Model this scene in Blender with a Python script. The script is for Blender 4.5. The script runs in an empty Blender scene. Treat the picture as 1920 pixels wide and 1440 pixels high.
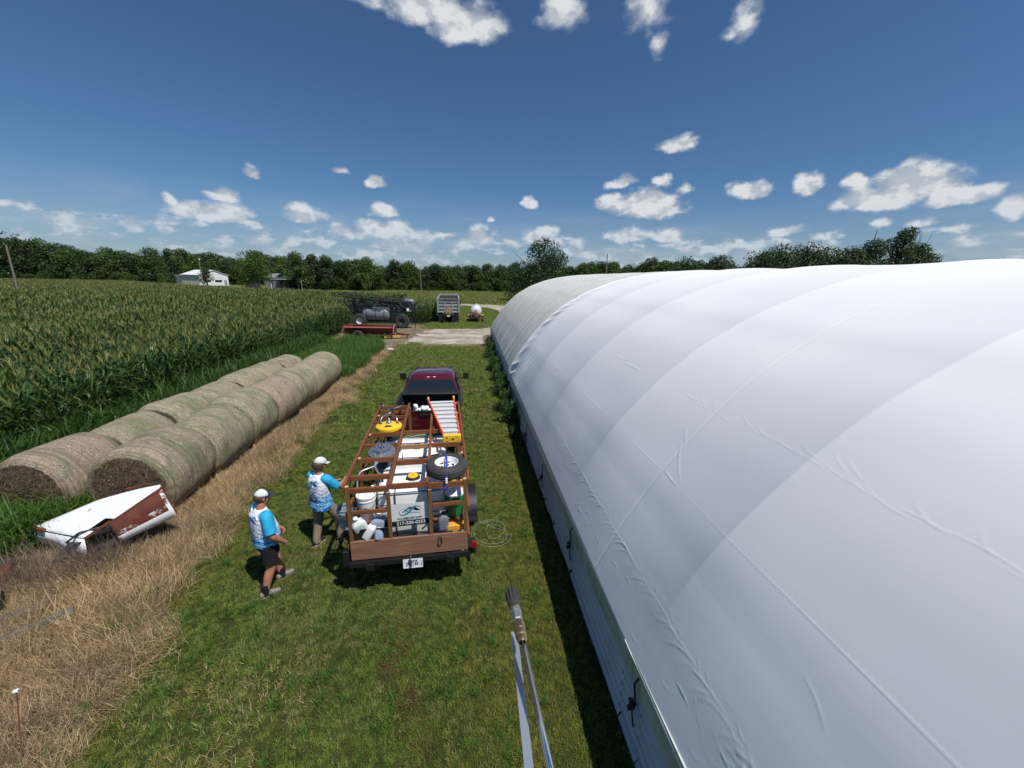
import bpy, bmesh, math, random
import numpy as np
from mathutils import Vector, Matrix, Euler
from mathutils.bvhtree import BVHTree
R = math.radians
random.seed(7); rng = np.random.default_rng(7)
scene = bpy.context.scene
COL = scene.collection

# ---------------- camera ----------------
cam_d = bpy.data.cameras.new("camera"); cam = bpy.data.objects.new("camera", cam_d); COL.objects.link(cam)
cam_d.sensor_fit = 'HORIZONTAL'; cam_d.sensor_width = 36.0; cam_d.lens = 36.0 * 721.0 / 1920.0
cam_d.clip_start = 0.05; cam_d.clip_end = 4000
def _camrot(p, y, r):
    p, y, r = R(p), R(y), R(r)
    fw = Vector((math.sin(y)*math.cos(p), math.cos(y)*math.cos(p), -math.sin(p)))
    rt = Vector((math.cos(y), -math.sin(y), 0)); up = rt.cross(fw)
    rt2 = rt*math.cos(r) + up*math.sin(r); up2 = -rt*math.sin(r) + up*math.cos(r)
    return Matrix((rt2, up2, -fw)).transposed()
cam.matrix_world = Matrix.Translation((0, 0, 5.0)) @ _camrot(15.2, 6.4, 1.2).to_4x4()
scene.camera = cam

# ---------------- render look ----------------
scene.view_settings.view_transform = 'Standard'
scene.view_settings.look = 'None'
scene.view_settings.exposure = 0.12
scene.view_settings.gamma = 1.0
scene.cycles.max_bounces = 6; scene.cycles.diffuse_bounces = 3; scene.cycles.glossy_bounces = 2
scene.cycles.transparent_max_bounces = 6; scene.cycles.transmission_bounces = 3
scene.cycles.sample_clamp_indirect = 6

# ---------------- sun ----------------
SUN_EL = R(61.0)
SUN_AZ = R(135.0)                 # clockwise from +Y: behind the camera to the right
sdir = Vector((math.sin(SUN_AZ)*math.cos(SUN_EL), math.cos(SUN_AZ)*math.cos(SUN_EL), math.sin(SUN_EL)))
sl = bpy.data.lights.new("sun", 'SUN'); sl.energy = 4.6; sl.angle = R(0.53); sl.color = (1.0, 0.96, 0.9)
so = bpy.data.objects.new("sun", sl); COL.objects.link(so)
so.rotation_euler = (-sdir).to_track_quat('-Z', 'Y').to_euler(); so.location = (20, -20, 40)

# ---------------- world: sky with fair-weather cumulus ----------------
class NT:
    """small node-tree helper"""
    def __init__(s, tree): s.t = tree; s.n = tree.nodes; s.l = tree.links
    def add(s, ty, **kw):
        nd = s.n.new(ty)
        for k, v in kw.items(): setattr(nd, k, v)
        return nd
    def put(s, sock, v):
        if hasattr(v, 'is_output') or hasattr(v, 'links'): s.l.new(v, sock)
        elif v is not None: sock.default_value = v
    def math(s, op, a, b=None, c=None, clamp=False):
        nd = s.add('ShaderNodeMath', operation=op, use_clamp=clamp); s.put(nd.inputs[0], a)
        if b is not None: s.put(nd.inputs[1], b)
        if c is not None: s.put(nd.inputs[2], c)
        return nd.outputs[0]
    def vmath(s, op, a, b=None, c=None):
        nd = s.add('ShaderNodeVectorMath', operation=op); s.put(nd.inputs[0], a)
        if b is not None: s.put(nd.inputs[1], b)
        if c is not None: s.put(nd.inputs[2], c)
        return nd.outputs['Value'] if op in ('LENGTH', 'DOT_PRODUCT', 'DISTANCE') else nd.outputs[0]
    def noise(s, vec, scale=1.0, detail=3, rough=0.5, dist=0.0, out='Fac'):
        nd = s.add('ShaderNodeTexNoise'); s.put(nd.inputs['Vector'], vec); nd.inputs['Scale'].default_value = scale
        nd.inputs['Detail'].default_value = detail; nd.inputs['Roughness'].default_value = rough; nd.inputs['Distortion'].default_value = dist
        return nd.outputs[out]
    def ramp(s, fac, stops, interp='LINEAR'):
        nd = s.add('ShaderNodeValToRGB'); s.put(nd.inputs[0], fac); cr = nd.color_ramp; cr.interpolation = interp
        while len(cr.elements) < len(stops): cr.elements.new(0.5)
        for e, (p, c) in zip(cr.elements, stops):
            e.position = p; e.color = (*c, 1) if isinstance(c, tuple) else (c, c, c, 1)
        return nd.outputs[0]
    def mix(s, fac, a, b, mode='MIX'):
        nd = s.add('ShaderNodeMix', data_type='RGBA', blend_type=mode); s.put(nd.inputs[0], fac)
        for sock, v in ((nd.inputs[6], a), (nd.inputs[7], b)):
            if isinstance(v, tuple): v = (*v, 1) if len(v) == 3 else v
            s.put(sock, v)
        return nd.outputs[2]
    def range(s, v, a, b, c=0.0, d=1.0, smooth=False):
        nd = s.add('ShaderNodeMapRange'); nd.interpolation_type = 'SMOOTHSTEP' if smooth else 'LINEAR'
        s.put(nd.inputs[0], v)
        for i, x in zip((1, 2, 3, 4), (a, b, c, d)): s.put(nd.inputs[i], x)
        return nd.outputs[0]
    def pos(s): return s.add('ShaderNodeNewGeometry').outputs['Position']
    def sep(s, v):
        nd = s.add('ShaderNodeSeparateXYZ'); s.put(nd.inputs[0], v); return nd.outputs
    def comb(s, x, y, z):
        nd = s.add('ShaderNodeCombineXYZ')
        for i, v in enumerate((x, y, z)): s.put(nd.inputs[i], v)
        return nd.outputs[0]

world = bpy.data.worlds.new("World"); scene.world = world; world.use_nodes = True
W = NT(world.node_tree); W.n.clear()
sky = W.add('ShaderNodeTexSky', sky_type='NISHITA'); sky.sun_disc = False
sky.sun_elevation = SUN_EL; sky.sun_rotation = SUN_AZ; sky.altitude = 200; sky.air_density = 1.0; sky.dust_density = 0.6; sky.ozone_density = 2.2
SKY_STRENGTH = 0.066
# clouds: (azimuth deg clockwise from +Y, elevation deg, half width deg, half height deg, strength)
CLOUDS = [(-10.92, 28.21, 5.11, 1.04, 0.77), (-4.84, 28.34, 6.76, 2.66, 1.65), (-0.41, 27.23, 5.6, 2.99, 1.76), (1.87, 26.71, 2.84, 1.91, 1.21), (11.31, 28.73, 3.72, 3.22, 1.49), (21.14, 27.74, 3.95, 2.7, 0.94), (23.37, 25.42, 1.22, 2.29, 0.66), (32.08, 25.88, 1.83, 2.66, 0.88), (30.64, 25.19, 1.73, 0.92, 0.77), (26.43, 15.77, 2.64, 1.28, 1.3), (35.03, 10.38, 2.36, 1.65, 1.2), (40.66, 10.53, 1.71, 2.01, 1.0), (46.81, 8.64, 3.93, 2.05, 1.5), (49.69, 9.73, 4.26, 2.61, 1.6), (52.82, 8.2, 2.99, 1.47, 1.4), (44.79, 10.34, 1.43, 1.47, 0.9), (56.43, 6.69, 1.57, 1.9, 1.4), (20.32, 12.18, 2.37, 1.24, 1.1), (19.52, 9.72, 2.94, 1.66, 1.2), (23.63, 9.3, 6.23, 2.55, 1.6), (21.41, 5.78, 3.47, 1.55, 1.2), (26.0, 5.86, 3.46, 1.42, 1.1), (25.26, 12.16, 1.61, 1.03, 0.9), (28.51, 11.22, 1.7, 1.03, 0.5), (39.49, 5.95, 1.94, 1.18, 1.1), (33.71, 4.2, 1.77, 1.46, 1.1), (37.47, 3.77, 1.78, 0.79, 0.9), (42.86, 5.07, 1.2, 0.73, 0.6), (50.59, 6.38, 1.41, 0.78, 0.6), (47.64, 6.56, 1.14, 0.75, 0.5), (8.3, 9.82, 1.55, 1.32, 1.2), (-12.09, 11.04, 1.63, 1.23, 1.2), (-11.33, 7.87, 2.34, 1.39, 1.2), (-16.22, 12.0, 1.07, 0.76, 0.6), (-20.52, 6.71, 2.8, 1.77, 1.2), (-25.62, 10.97, 1.04, 1.1, 0.5), (-28.36, 8.48, 2.1, 1.27, 0.9), (-33.16, 7.5, 0.87, 0.9, 0.8), (-29.71, 6.43, 4.53, 1.6, 1.3), (-27.46, 6.83, 2.17, 1.48, 1.2), (-36.49, 4.32, 1.21, 0.9, 0.8), (-33.72, 4.06, 1.65, 0.7, 0.5), (-26.06, 3.72, 1.61, 1.04, 0.9), (-22.47, 3.76, 1.44, 1.08, 0.9), (-16.6, 5.12, 1.9, 1.3, 0.9), (-11.35, 5.4, 5.08, 2.11, 1.3), (-5.81, 4.84, 1.97, 1.99, 1.1), (-9.03, 4.03, 6.11, 1.39, 0.8), (1.5, 5.22, 3.15, 2.22, 1.0), (-1.47, 4.09, 1.84, 0.81, 0.7), (10.06, 5.95, 3.15, 1.8, 1.0), (4.1, 5.98, 1.12, 0.9, 0.8), (3.57, 7.87, 0.92, 0.88, 0.6)]
tc = W.add('ShaderNodeTexCoord').outputs['Generated']
dx, dy, dz = W.sep(tc)
az = W.math('ARCTAN2', dx, dy); el = W.math('ARCSINE', dz)
azd = W.math('MULTIPLY', az, 57.2958); eld = W.math('MULTIPLY', el, 57.2958)
pv = W.comb(azd, eld, 0.0)
warp = W.noise(W.vmath('MULTIPLY', tc, (9, 9, 14)), 1.0, 4, 0.55, out='Color')
warp = W.vmath('SUBTRACT', warp, (0.5, 0.5, 0.5))
pw = W.vmath('MULTIPLY_ADD', warp, (3.4, 2.4, 0.0), pv)
acc = None
for (a, e, w_, h_, st) in CLOUDS:
    q = W.vmath('MULTIPLY_ADD', pw, (1/w_, 1/h_, 0), (-a/w_, -e/h_, 0))
    q = W.vmath('MINIMUM', q, W.vmath('MULTIPLY', q, (1.0, 1.9, 1.0)))
    ln = W.vmath('LENGTH', q)
    v = W.math('MULTIPLY_ADD', ln, -(st+.35), st+.35)
    acc = v if acc is None else W.math('MAXIMUM', acc, v)
# a loose bank of small distant cumulus just above the horizon
hz = W.vmath('MULTIPLY', tc, (17, 17, 44))
nb = W.noise(hz, 1.0, 5, 0.6)
band = W.math('MULTIPLY', W.range(eld, 0.3, 1.6, 0, 1, True), W.range(eld, 5.0, 9.0, 1, 0, True))
bank = W.math('SUBTRACT', W.math('MULTIPLY', W.math('SUBTRACT', nb, 0.455), 4.0), W.math('MULTIPLY', W.math('SUBTRACT', 1.0, band), 3.0))
acc = W.math('MAXIMUM', acc, bank)
fb = W.noise(W.vmath('MULTIPLY', tc, (22, 22, 34)), 1.0, 6, 0.55)
fb2 = W.noise(W.vmath('MULTIPLY_ADD', tc, (22, 22, 34), (0.12, -0.16, 0.62)), 1.0, 5, 0.55)
dens = W.math('ADD', acc, W.math('MULTIPLY', W.math('SUBTRACT', fb, 0.54), 1.9))
alpha = W.range(dens, -0.05, W.range(eld, 14, 26, 0.70, 1.2), 0, 1, True)
shade = W.math('ADD', W.range(W.math('SUBTRACT', fb, fb2), -0.08, 0.10, 0, 1), W.range(dens, 0.25, 1.0, -0.1, 0.25))
ccol = W.mix(W.math('MULTIPLY', shade, 1.0, clamp=True), (5.4, 6.1, 7.1), (10.4, 10.7, 11.0))
haze = W.range(eld, 0.0, 12.0, 0.6, 0.0, True)
ccol = W.mix(haze, ccol, (5.6, 7.0, 8.8))
alpha = W.math('MULTIPLY', alpha, W.range(eld, 0.0, 6.0, 0.55, 0.95))
skyc = W.mix(1.0, sky.outputs[0], (0.60, 0.86, 1.10, 1), 'MULTIPLY')
skyc = W.mix(W.range(eld, 0.0, 11.0, 0.45, 0.0, True), skyc, (5.1, 5.9, 7.0))
veil = W.math('MULTIPLY', W.range(W.noise(W.vmath('MULTIPLY', tc, (4, 4, 16)), 1.0, 5, .6), .42, .72, 0, .55, True), W.range(eld, 1.0, 12.0, 1, 0, True))
skyc = W.mix(veil, skyc, (6.2, 7.2, 8.4))
skyc = W.mix(alpha, skyc, ccol)
bg = W.add('ShaderNodeBackground'); W.put(bg.inputs[0], skyc); bg.inputs[1].default_value = SKY_STRENGTH
wo = W.add('ShaderNodeOutputWorld'); W.l.new(bg.outputs[0], wo.inputs[0])
world.cycles.sampling_method = 'MANUAL'; world.cycles.sample_map_resolution = 512

# ---------------- object bookkeeping ----------------
def tag(o, label=None, cat=None, group=None, kind=None):
    if label: o['label'] = label
    if cat: o['category'] = cat
    if group: o['group'] = group
    if kind: o['kind'] = kind
    return o
def thing(name, label, cat, loc=(0, 0, 0), rz=0.0, group=None):
    o = bpy.data.objects.new(name, None); COL.objects.link(o); o.empty_display_size = 0.2
    o.location = loc; o.rotation_euler = (0, 0, rz)
    return tag(o, label, cat, group)
def dup(root, loc, rz, label=None, scale=1.0, group=None):
    r = root.copy(); COL.objects.link(r); r.location = loc; r.rotation_euler = (0, 0, rz); r.scale = (scale,)*3
    if label: r['label'] = label
    if group: r['group'] = group
    for ch in list(root.children):
        c = ch.copy(); COL.objects.link(c); c.parent = r
        for g in ch.children:
            d = g.copy(); COL.objects.link(d); d.parent = c
    return r

class MB:
    """mesh builder: collects shapes, links them as one object"""
    def __init__(s): s.v = []; s.f = []; s.m = []; s.mi = 0
    def _add(s, vs, fs, mi=None):
        o = len(s.v); s.v += [tuple(v) for v in vs]; s.f += [tuple(i+o for i in f) for f in fs]; s.m += [s.mi if mi is None else mi]*len(fs)
        return s
    def box(s, c, size, rot=None, mi=None, taper=1.0):
        hx, hy, hz = (x/2 for x in size); M = rot if rot is not None else Matrix.Identity(3)
        if isinstance(M, tuple): M = Euler(M).to_matrix()
        vs = []
        for z in (-1, 1):
            t = taper if z > 0 else 1.0
            for x, y in ((-1, -1), (1, -1), (1, 1), (-1, 1)):
                vs.append(Vector(c) + M @ Vector((x*hx*t, y*hy*t, z*hz)))
        return s._add(vs, [(0, 3, 2, 1), (4, 5, 6, 7), (0, 1, 5, 4), (1, 2, 6, 5), (2, 3, 7, 6), (3, 0, 4, 7)], mi)
    def bar(s, a, b, w, h, mi=None, up=(0, 0, 1)):
        a, b = Vector(a), Vector(b); d = b-a; L = d.length; d.normalize(); u = Vector(up)
        if abs(d.dot(u)) > 0.98: u = Vector((0, 1, 0))
        x = d.cross(u).normalized(); z = x.cross(d).normalized()
        M = Matrix((x, d, z)).transposed()
        return s.box((a+b)/2, (w, L, h), M, mi)
    def cyl(s, a, b, r0, r1=None, n=12, mi=None, caps=True):
        a, b = Vector(a), Vector(b); r1 = r0 if r1 is None else r1; d = (b-a).normalized()
        u = d.orthogonal().normalized(); w = d.cross(u)
        vs = [a+(u*math.cos(t)+w*math.sin(t))*r0 for t in (2*math.pi*i/n for i in range(n))] + [b+(u*math.cos(t)+w*math.sin(t))*r1 for t in (2*math.pi*i/n for i in range(n))]
        fs = [(i, (i+1) % n, n+(i+1) % n, n+i) for i in range(n)]
        if caps: fs += [tuple(range(n-1, -1, -1)), tuple(range(n, 2*n))]
        return s._add(vs, fs, mi)
    def lathe(s, prof, c=(0, 0, 0), axis=(0, 0, 1), n=24, mi=None, sx=1.0, closed=False):
        ax = Vector(axis).normalized(); u = Vector((1, 0, 0)) if abs(ax.x) < 0.9 else Vector((0, 1, 0)); u = (u-ax*u.dot(ax)).normalized(); w = ax.cross(u)
        vs = []
        for r, z in prof:
            for i in range(n):
                t = 2*math.pi*i/n; vs.append(Vector(c)+ax*z+(u*math.cos(t)*sx+w*math.sin(t))*max(r, 1e-4))
        fs = [(k*n+i, k*n+(i+1) % n, (k+1)*n+(i+1) % n, (k+1)*n+i) for k in range(len(prof)-1) for i in range(n)]
        if closed: k = len(prof)-1; fs += [(k*n+i, k*n+(i+1) % n, (i+1) % n, i) for i in range(n)]
        return s._add(vs, fs, mi)
    def tube(s, pts, r, n=8, mi=None, smooth=0, closed=False):
        pts = [Vector(p) for p in pts]
        for _ in range(smooth):
            q = [pts[0]]
            for a, b in zip(pts[:-1], pts[1:]): q += [a*0.75+b*0.25, a*0.25+b*0.75]
            q.append(pts[-1]); pts = q
        rs = r if isinstance(r, (list, tuple)) else [r]*len(pts)
        if len(rs) != len(pts): rs = list(np.interp(np.linspace(0, 1, len(pts)), np.linspace(0, 1, len(rs)), rs))
        vs = []; u = None
        for i, p in enumerate(pts):
            d = (pts[min(i+1, len(pts)-1)]-pts[max(i-1, 0)])
            d = d.normalized() if d.length > 1e-9 else Vector((0, 0, 1))
            u = d.orthogonal().normalized() if u is None else (u-d*u.dot(d)).normalized()
            w = d.cross(u)
            for k in range(n):
                t = 2*math.pi*k/n; vs.append(p+(u*math.cos(t)+w*math.sin(t))*rs[i])
        N = len(pts); fs = [(a*n+k, a*n+(k+1) % n, (a+1)*n+(k+1) % n, (a+1)*n+k) for a in range(N-1) for k in range(n)]
        fs += [tuple(range(n-1, -1, -1)), tuple((N-1)*n+k for k in range(n))]
        return s._add(vs, fs, mi)
    def loft(s, rings, mi=None, cap=True):
        """rings: list of lists of points, same count"""
        n = len(rings[0]); vs = [p for r in rings for p in r]; N = len(rings)
        fs = [(a*n+k, a*n+(k+1) % n, (a+1)*n+(k+1) % n, (a+1)*n+k) for a in range(N-1) for k in range(n)]
        if cap: fs += [tuple(range(n-1, -1, -1)), tuple((N-1)*n+k for k in range(n))]
        return s._add(vs, fs, mi)
    def prism(s, poly, d, mi=None):
        """poly: 3D points in a plane; extruded by vector d"""
        n = len(poly); d = Vector(d); vs = [Vector(p) for p in poly]+[Vector(p)+d for p in poly]
        fs = [tuple(range(n-1, -1, -1)), tuple(range(n, 2*n))]+[(i, (i+1) % n, n+(i+1) % n, n+i) for i in range(n)]
        return s._add(vs, fs, mi)
    def quad(s, a, b, c, d, mi=None): return s._add([a, b, c, d], [(0, 1, 2, 3)], mi)
    def mesh(s, name):
        me = bpy.data.meshes.new(name); me.from_pydata([tuple(v) for v in s.v], [], s.f)
        me.polygons.foreach_set('material_index', s.m); me.update(); return me
    def build(s, name, mats, parent=None, smooth=False, bevel=0.0, sub=0, auto=None, weld=False):
        me = s.mesh(name)
        for m in (mats if isinstance(mats, (list, tuple)) else [mats]): me.materials.append(m)
        bm = bmesh.new(); bm.from_mesh(me)
        if weld: bmesh.ops.remove_doubles(bm, verts=bm.verts, dist=1e-4)
        bmesh.ops.recalc_face_normals(bm, faces=bm.faces); bm.to_mesh(me); bm.free()
        if smooth: me.shade_smooth()
        o = bpy.data.objects.new(name, me); COL.objects.link(o); o.parent = parent
        if bevel: md = o.modifiers.new('bevel', 'BEVEL'); md.width = bevel; md.segments = 2; md.limit_method = 'ANGLE'; md.angle_limit = R(40)
        if sub: md = o.modifiers.new('sub', 'SUBSURF'); md.levels = md.render_levels = sub
        if auto:
            me.shade_smooth(); me.set_sharp_from_angle(angle=R(auto))
        return o

# ---------------- materials ----------------
def new_mat(name):
    m = bpy.data.materials.new(name); m.use_nodes = True; t = NT(m.node_tree); b = m.node_tree.nodes['Principled BSDF']
    return m, t, b
def bump(t, b, h, strength=0.5, dist=0.01):
    bp = t.add('ShaderNodeBump'); bp.inputs['Strength'].default_value = strength; bp.inputs['Distance'].default_value = dist
    t.put(bp.inputs['Height'], h); t.l.new(bp.outputs[0], b.inputs['Normal'])
def paint(name, c, c2=None, rough=0.5, metal=0.0, scale=6.0, bmp=0.0, coat=0.0, rust=None, rust_amt=0.5, spec=0.5, obj=True):
    """a surface colour with gentle mottling between c and c2 and optional rust or dirt patches"""
    m, t, b = new_mat(name)
    if c2 is None: c2 = tuple(x*0.82 for x in c)
    v = t.add('ShaderNodeTexCoord').outputs['Object'] if obj else t.pos()
    n = t.noise(v, scale, 5, 0.6)
    col = t.mix(t.range(n, 0.35, 0.65), c2, c)
    rg = t.math('MULTIPLY_ADD', n, 0.15, rough-0.07)
    if rust:
        k = t.range(t.noise(t.vmath('ADD', v, (7.3, 1.1, 3.3)), scale*0.6, 7, 0.68), rust_amt, rust_amt+0.09)
        col = t.mix(k, col, rust); rg = t.math('MULTIPLY_ADD', k, 0.35, rg)
    t.put(b.inputs['Base Color'], col); t.put(b.inputs['Roughness'], rg); b.inputs['Metallic'].default_value = metal
    b.inputs['Coat Weight'].default_value = coat; b.inputs['Coat Roughness'].default_value = 0.08
    b.inputs['Specular IOR Level'].default_value = spec
    if bmp: bump(t, b, t.noise(v, scale*8, 4), bmp, 0.004)
    return m
def wood_mat(name, c1, c2, axis=1, scale=1.0, rough=0.7, knots=True):
    m, t, b = new_mat(name); v = t.add('ShaderNodeTexCoord').outputs['Object']
    st = [26, 26, 26]; st[axis] = 1.6
    v2 = t.vmath('MULTIPLY', v, tuple(x*scale for x in st))
    g = t.noise(v2, 1.0, 6, 0.65, 0.4); g2 = t.noise(v, 3.0*scale, 3)
    col = t.mix(t.range(g, 0.3, 0.7), c2, c1)
    col = t.mix(t.range(g2, 0.35, 0.75, 0, 0.6), col, tuple(x*0.7 for x in c1))
    if knots:
        vo = t.add('ShaderNodeTexVoronoi'); t.put(vo.inputs['Vector'], t.vmath('MULTIPLY', v, (5, 5, 5))); vo.inputs['Scale'].default_value = 1.0
        col = t.mix(t.range(vo.outputs['Distance'], 0.05, 0.12, 0.8, 0), col, tuple(x*0.3 for x in c1))
    t.put(b.inputs['Base Color'], col); b.inputs['Roughness'].default_value = rough; b.inputs['Specular IOR Level'].default_value = 0.3
    bump(t, b, g, 0.4, 0.003)
    return m
M = {}
M['black'] = paint('black_plastic', (0.011, 0.011, 0.013), rough=0.5)
M['fitting'] = paint('dull_steel_coupler', (0.30, 0.30, 0.31), rough=.42, metal=.6)
M['rubber'] = paint('tyre_rubber', (0.028, 0.028, 0.030), (0.045, 0.043, 0.040), rough=0.8, scale=14)
M['darkmetal'] = paint('dark_steel', (0.05, 0.052, 0.058), rough=0.5, metal=0.4, rust=(0.12, 0.06, 0.035), rust_amt=0.66)
M['steel'] = paint('bare_steel', (0.55, 0.56, 0.58), rough=0.3, metal=0.95)
M['chrome'] = paint('bright_steel', (0.75, 0.76, 0.78), rough=0.12, metal=1.0)
M['alu'] = paint('aluminium', (0.66, 0.68, 0.70), (0.55, 0.57, 0.6), rough=0.38, metal=0.7)
M['brass'] = paint('brass', (0.45, 0.33, 0.16), (0.3, 0.2, 0.1), rough=0.35, metal=0.9, scale=60)
M['white'] = paint('white_plastic', (0.78, 0.79, 0.78), (0.7, 0.71, 0.7), rough=0.42)
M['greyplastic'] = paint('grey_plastic', (0.16, 0.18, 0.21), rough=0.4)
M['bluegrey'] = paint('blue_grey_plastic', (0.30, 0.37, 0.46), rough=0.35)
M['yellow'] = paint('yellow_plastic', (0.80, 0.52, 0.03), (0.75, 0.45, 0.02), rough=0.35, coat=0.2)
M['orange'] = paint('orange_plastic', (0.75, 0.36, 0.05), rough=0.45)
M['fibreglass'] = paint('orange_fibreglass', (0.78, 0.115, 0.045), (0.7, 0.09, 0.04), rough=0.4)
M['blue'] = paint('blue_plastic', (0.02, 0.10, 0.33), (0.015, 0.06, 0.2), rough=0.35, scale=9)
M['strap'] = paint('blue_webbing', (0.03, 0.06, 0.36), rough=0.7, scale=40)
M['green'] = paint('green_plastic', (0.01, 0.20, 0.06), (0.008, 0.15, 0.05), rough=0.35)
M['hose'] = paint('pale_green_hose', (0.25, 0.45, 0.28), rough=0.5)
M['hosewhite'] = paint('pale_grey_hose', (0.50, 0.52, 0.47), rough=0.5)
M['maroon'] = paint('maroon_car_paint', (0.095, 0.005, 0.012), (0.09, 0.005, 0.011), rough=0.3, coat=1.0, metal=0.25)
M['redlight'] = paint('red_lens', (0.28, 0.01, 0.012), rough=0.15, coat=0.6)
M['redpaint'] = paint('faded_red_paint', (0.13, 0.022, 0.016), (0.09, 0.015, 0.010), rough=0.6, rust=(0.16, 0.08, 0.05), rust_amt=0.62)
M['redfaded'] = paint('pinkish_faded_red_paint', (0.30, 0.085, 0.06), (0.22, 0.055, 0.04), rough=0.7, rust=(0.22, 0.12, 0.08), rust_amt=0.6)
M['yellowpaint'] = paint('faded_yellow_paint', (0.55, 0.38, 0.08), rough=0.6)
M['dumpgrey'] = paint('worn_grey_paint', (0.33, 0.34, 0.35), (0.24, 0.25, 0.26), rough=0.55, scale=3, rust=(0.20, 0.13, 0.09), rust_amt=0.63)
M['dumprust'] = paint('rusty_grey_paint', (0.36, 0.25, 0.18), (0.3, 0.16, 0.09), rough=0.8, scale=8)
M['dumpinside'] = paint('worn_steel_bed', (0.085, 0.07, 0.062), (0.05, 0.045, 0.04), rough=0.7, scale=4)
M['tankwhite'] = paint('white_tank_paint', (0.62, 0.64, 0.66), (0.52, 0.54, 0.57), rough=0.4, scale=3)
M['polytank'] = paint('translucent_grey_tank', (0.36, 0.40, 0.42), (0.28, 0.32, 0.35), rough=0.4, scale=2)
M['poleblack'] = paint('black_boom_paint', (0.016, 0.017, 0.022), rough=0.42)
M['barnwhite'] = paint('white_steel_siding', (0.74, 0.76, 0.78), (0.66, 0.68, 0.7), rough=0.5, scale=0.6)
M['roofgrey'] = paint('grey_shingles', (0.23, 0.23, 0.24), rough=0.8, scale=2)
M['darkglass'] = paint('dark_tinted_glass', (0.012, 0.014, 0.016), rough=0.05, coat=0.5, spec=0.8)
M['polewood'] = wood_mat('weathered_pole_wood', (0.26, 0.22, 0.18), (0.16, 0.13, 0.1), axis=2, scale=0.6, knots=False)
M['oldwood'] = wood_mat('weathered_grey_timber', (0.28, 0.25, 0.21), (0.12, 0.10, 0.085), axis=1, scale=1.2)
M['lumber_y'] = wood_mat('brown_stained_lumber', (0.235, 0.085, 0.034), (0.09, 0.032, 0.014), axis=1)
M['lumber_x'] = wood_mat('brown_stained_crosswise_lumber', (0.26, 0.095, 0.036), (0.10, 0.035, 0.015), axis=0)
M['lumber_z'] = wood_mat('brown_stained_upright_lumber', (0.22, 0.115, 0.045), (0.10, 0.05, 0.02), axis=2)
M['lumber_raw'] = wood_mat('unstained_lumber', (0.36, 0.22, 0.11), (0.25, 0.14, 0.065), axis=0)
M['board'] = wood_mat('sun_bleached_cedar_board', (0.31, 0.165, 0.105), (0.15, 0.07, 0.042), axis=0)
M['endgrain'] = paint('pale_end_grain', (0.62, 0.42, 0.25), (0.5, 0.32, 0.18), rough=0.8, scale=40)
M['ibc'] = paint('white_tote_plastic', (0.80, 0.81, 0.78), (0.74, 0.75, 0.72), rough=0.38, scale=3)
M['cage'] = paint('galvanised_cage', (0.13, 0.14, 0.15), rough=0.45, metal=0.6)
M['discgrey'] = paint('grey_brushed_disc', (0.17, 0.19, 0.22), (0.13, 0.145, 0.17), rough=0.33, metal=0.3)
M['signwhite'] = paint('white_sign_board', (0.70, 0.73, 0.74), rough=0.5)
M['navy'] = paint('navy_print', (0.006, 0.012, 0.045), rough=0.5)
M['teal'] = paint('teal_print', (0.05, 0.26, 0.35), rough=0.5)
M['printwhite'] = paint('white_print', (0.75, 0.76, 0.8), rough=0.5)
M['ink'] = paint('dark_ink', (0.02, 0.025, 0.03), rough=0.5)
# ================= ground =================
def sheet(name, pts, z, mat, sub=None):
    me = bpy.data.meshes.new(name); me.from_pydata([(x, y, z) for x, y in pts], [], [tuple(range(len(pts)))]); me.materials.append(mat)
    o = bpy.data.objects.new(name, me); COL.objects.link(o); o['kind'] = 'structure'; return o
def ragged(pts, amp, step, seed=0, closed=True):
    """resample a polygon outline and roughen it"""
    r = random.Random(seed); out = []; n = len(pts)
    for i in range(n):
        a = Vector(pts[i]); b = Vector(pts[(i+1) % n]); L = (b-a).length; k = max(1, int(L/step)); nrm = Vector((b.y-a.y, a.x-b.x)).normalized() if L else Vector((0, 0))
        for j in range(k):
            p = a.lerp(b, j/k)+nrm*r.uniform(-amp, amp); out.append((p.x, p.y))
    return out
def lawn_edge_x(y): return np.interp(y, [-2, 3.2, 5.8, 7.9, 13.5, 22, 27, 30], [-3.5, -4.35, -4.95, -5.1, -5.3, -5.45, -5.5, -5.0])

m, t, b = new_mat('lawn_soil'); p = t.pos()
n1 = t.noise(t.vmath('MULTIPLY', p, (0.6, 0.25, 1)), 1.0, 4); n2 = t.noise(p, 9.0, 6, 0.7)
col = t.mix(t.range(n1, 0.4, 0.62), (0.036, 0.060, 0.012), (0.075, 0.070, 0.022)); col = t.mix(t.range(n2, 0.35, 0.7), (0.022, 0.030, 0.008), col)
t.put(b.inputs['Base Color'], col); b.inputs['Roughness'].default_value = 0.95; b.inputs['Specular IOR Level'].default_value = 0.1; bump(t, b, n2, 0.8, 0.05); M['soil'] = m
m, t, b = new_mat('far_meadow'); p = t.pos()
n1 = t.noise(t.vmath('MULTIPLY', p, (0.05, 0.11, 1)), 1.0, 5); n2 = t.noise(t.vmath('MULTIPLY', p, (1.2, 0.6, 1)), 1.0, 6, 0.75); n3 = t.noise(t.vmath('MULTIPLY', p, (0.02, 0.5, 1)), 1.0, 3)
col = t.mix(t.range(n1, 0.38, 0.62), (0.125, 0.165, 0.035), (0.185, 0.20, 0.06)); col = t.mix(t.range(n3, 0.5, 0.62, 0, .7), col, (0.19, 0.18, 0.06)); col = t.mix(t.range(n2, 0.35, 0.7), (0.055, 0.085, 0.018), col)
t.put(b.inputs['Base Color'], col); b.inputs['Roughness'].default_value = 0.95; b.inputs['Specular IOR Level'].default_value = 0.1; bump(t, b, n2, 1.0, 0.3); M['meadow'] = m
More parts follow.
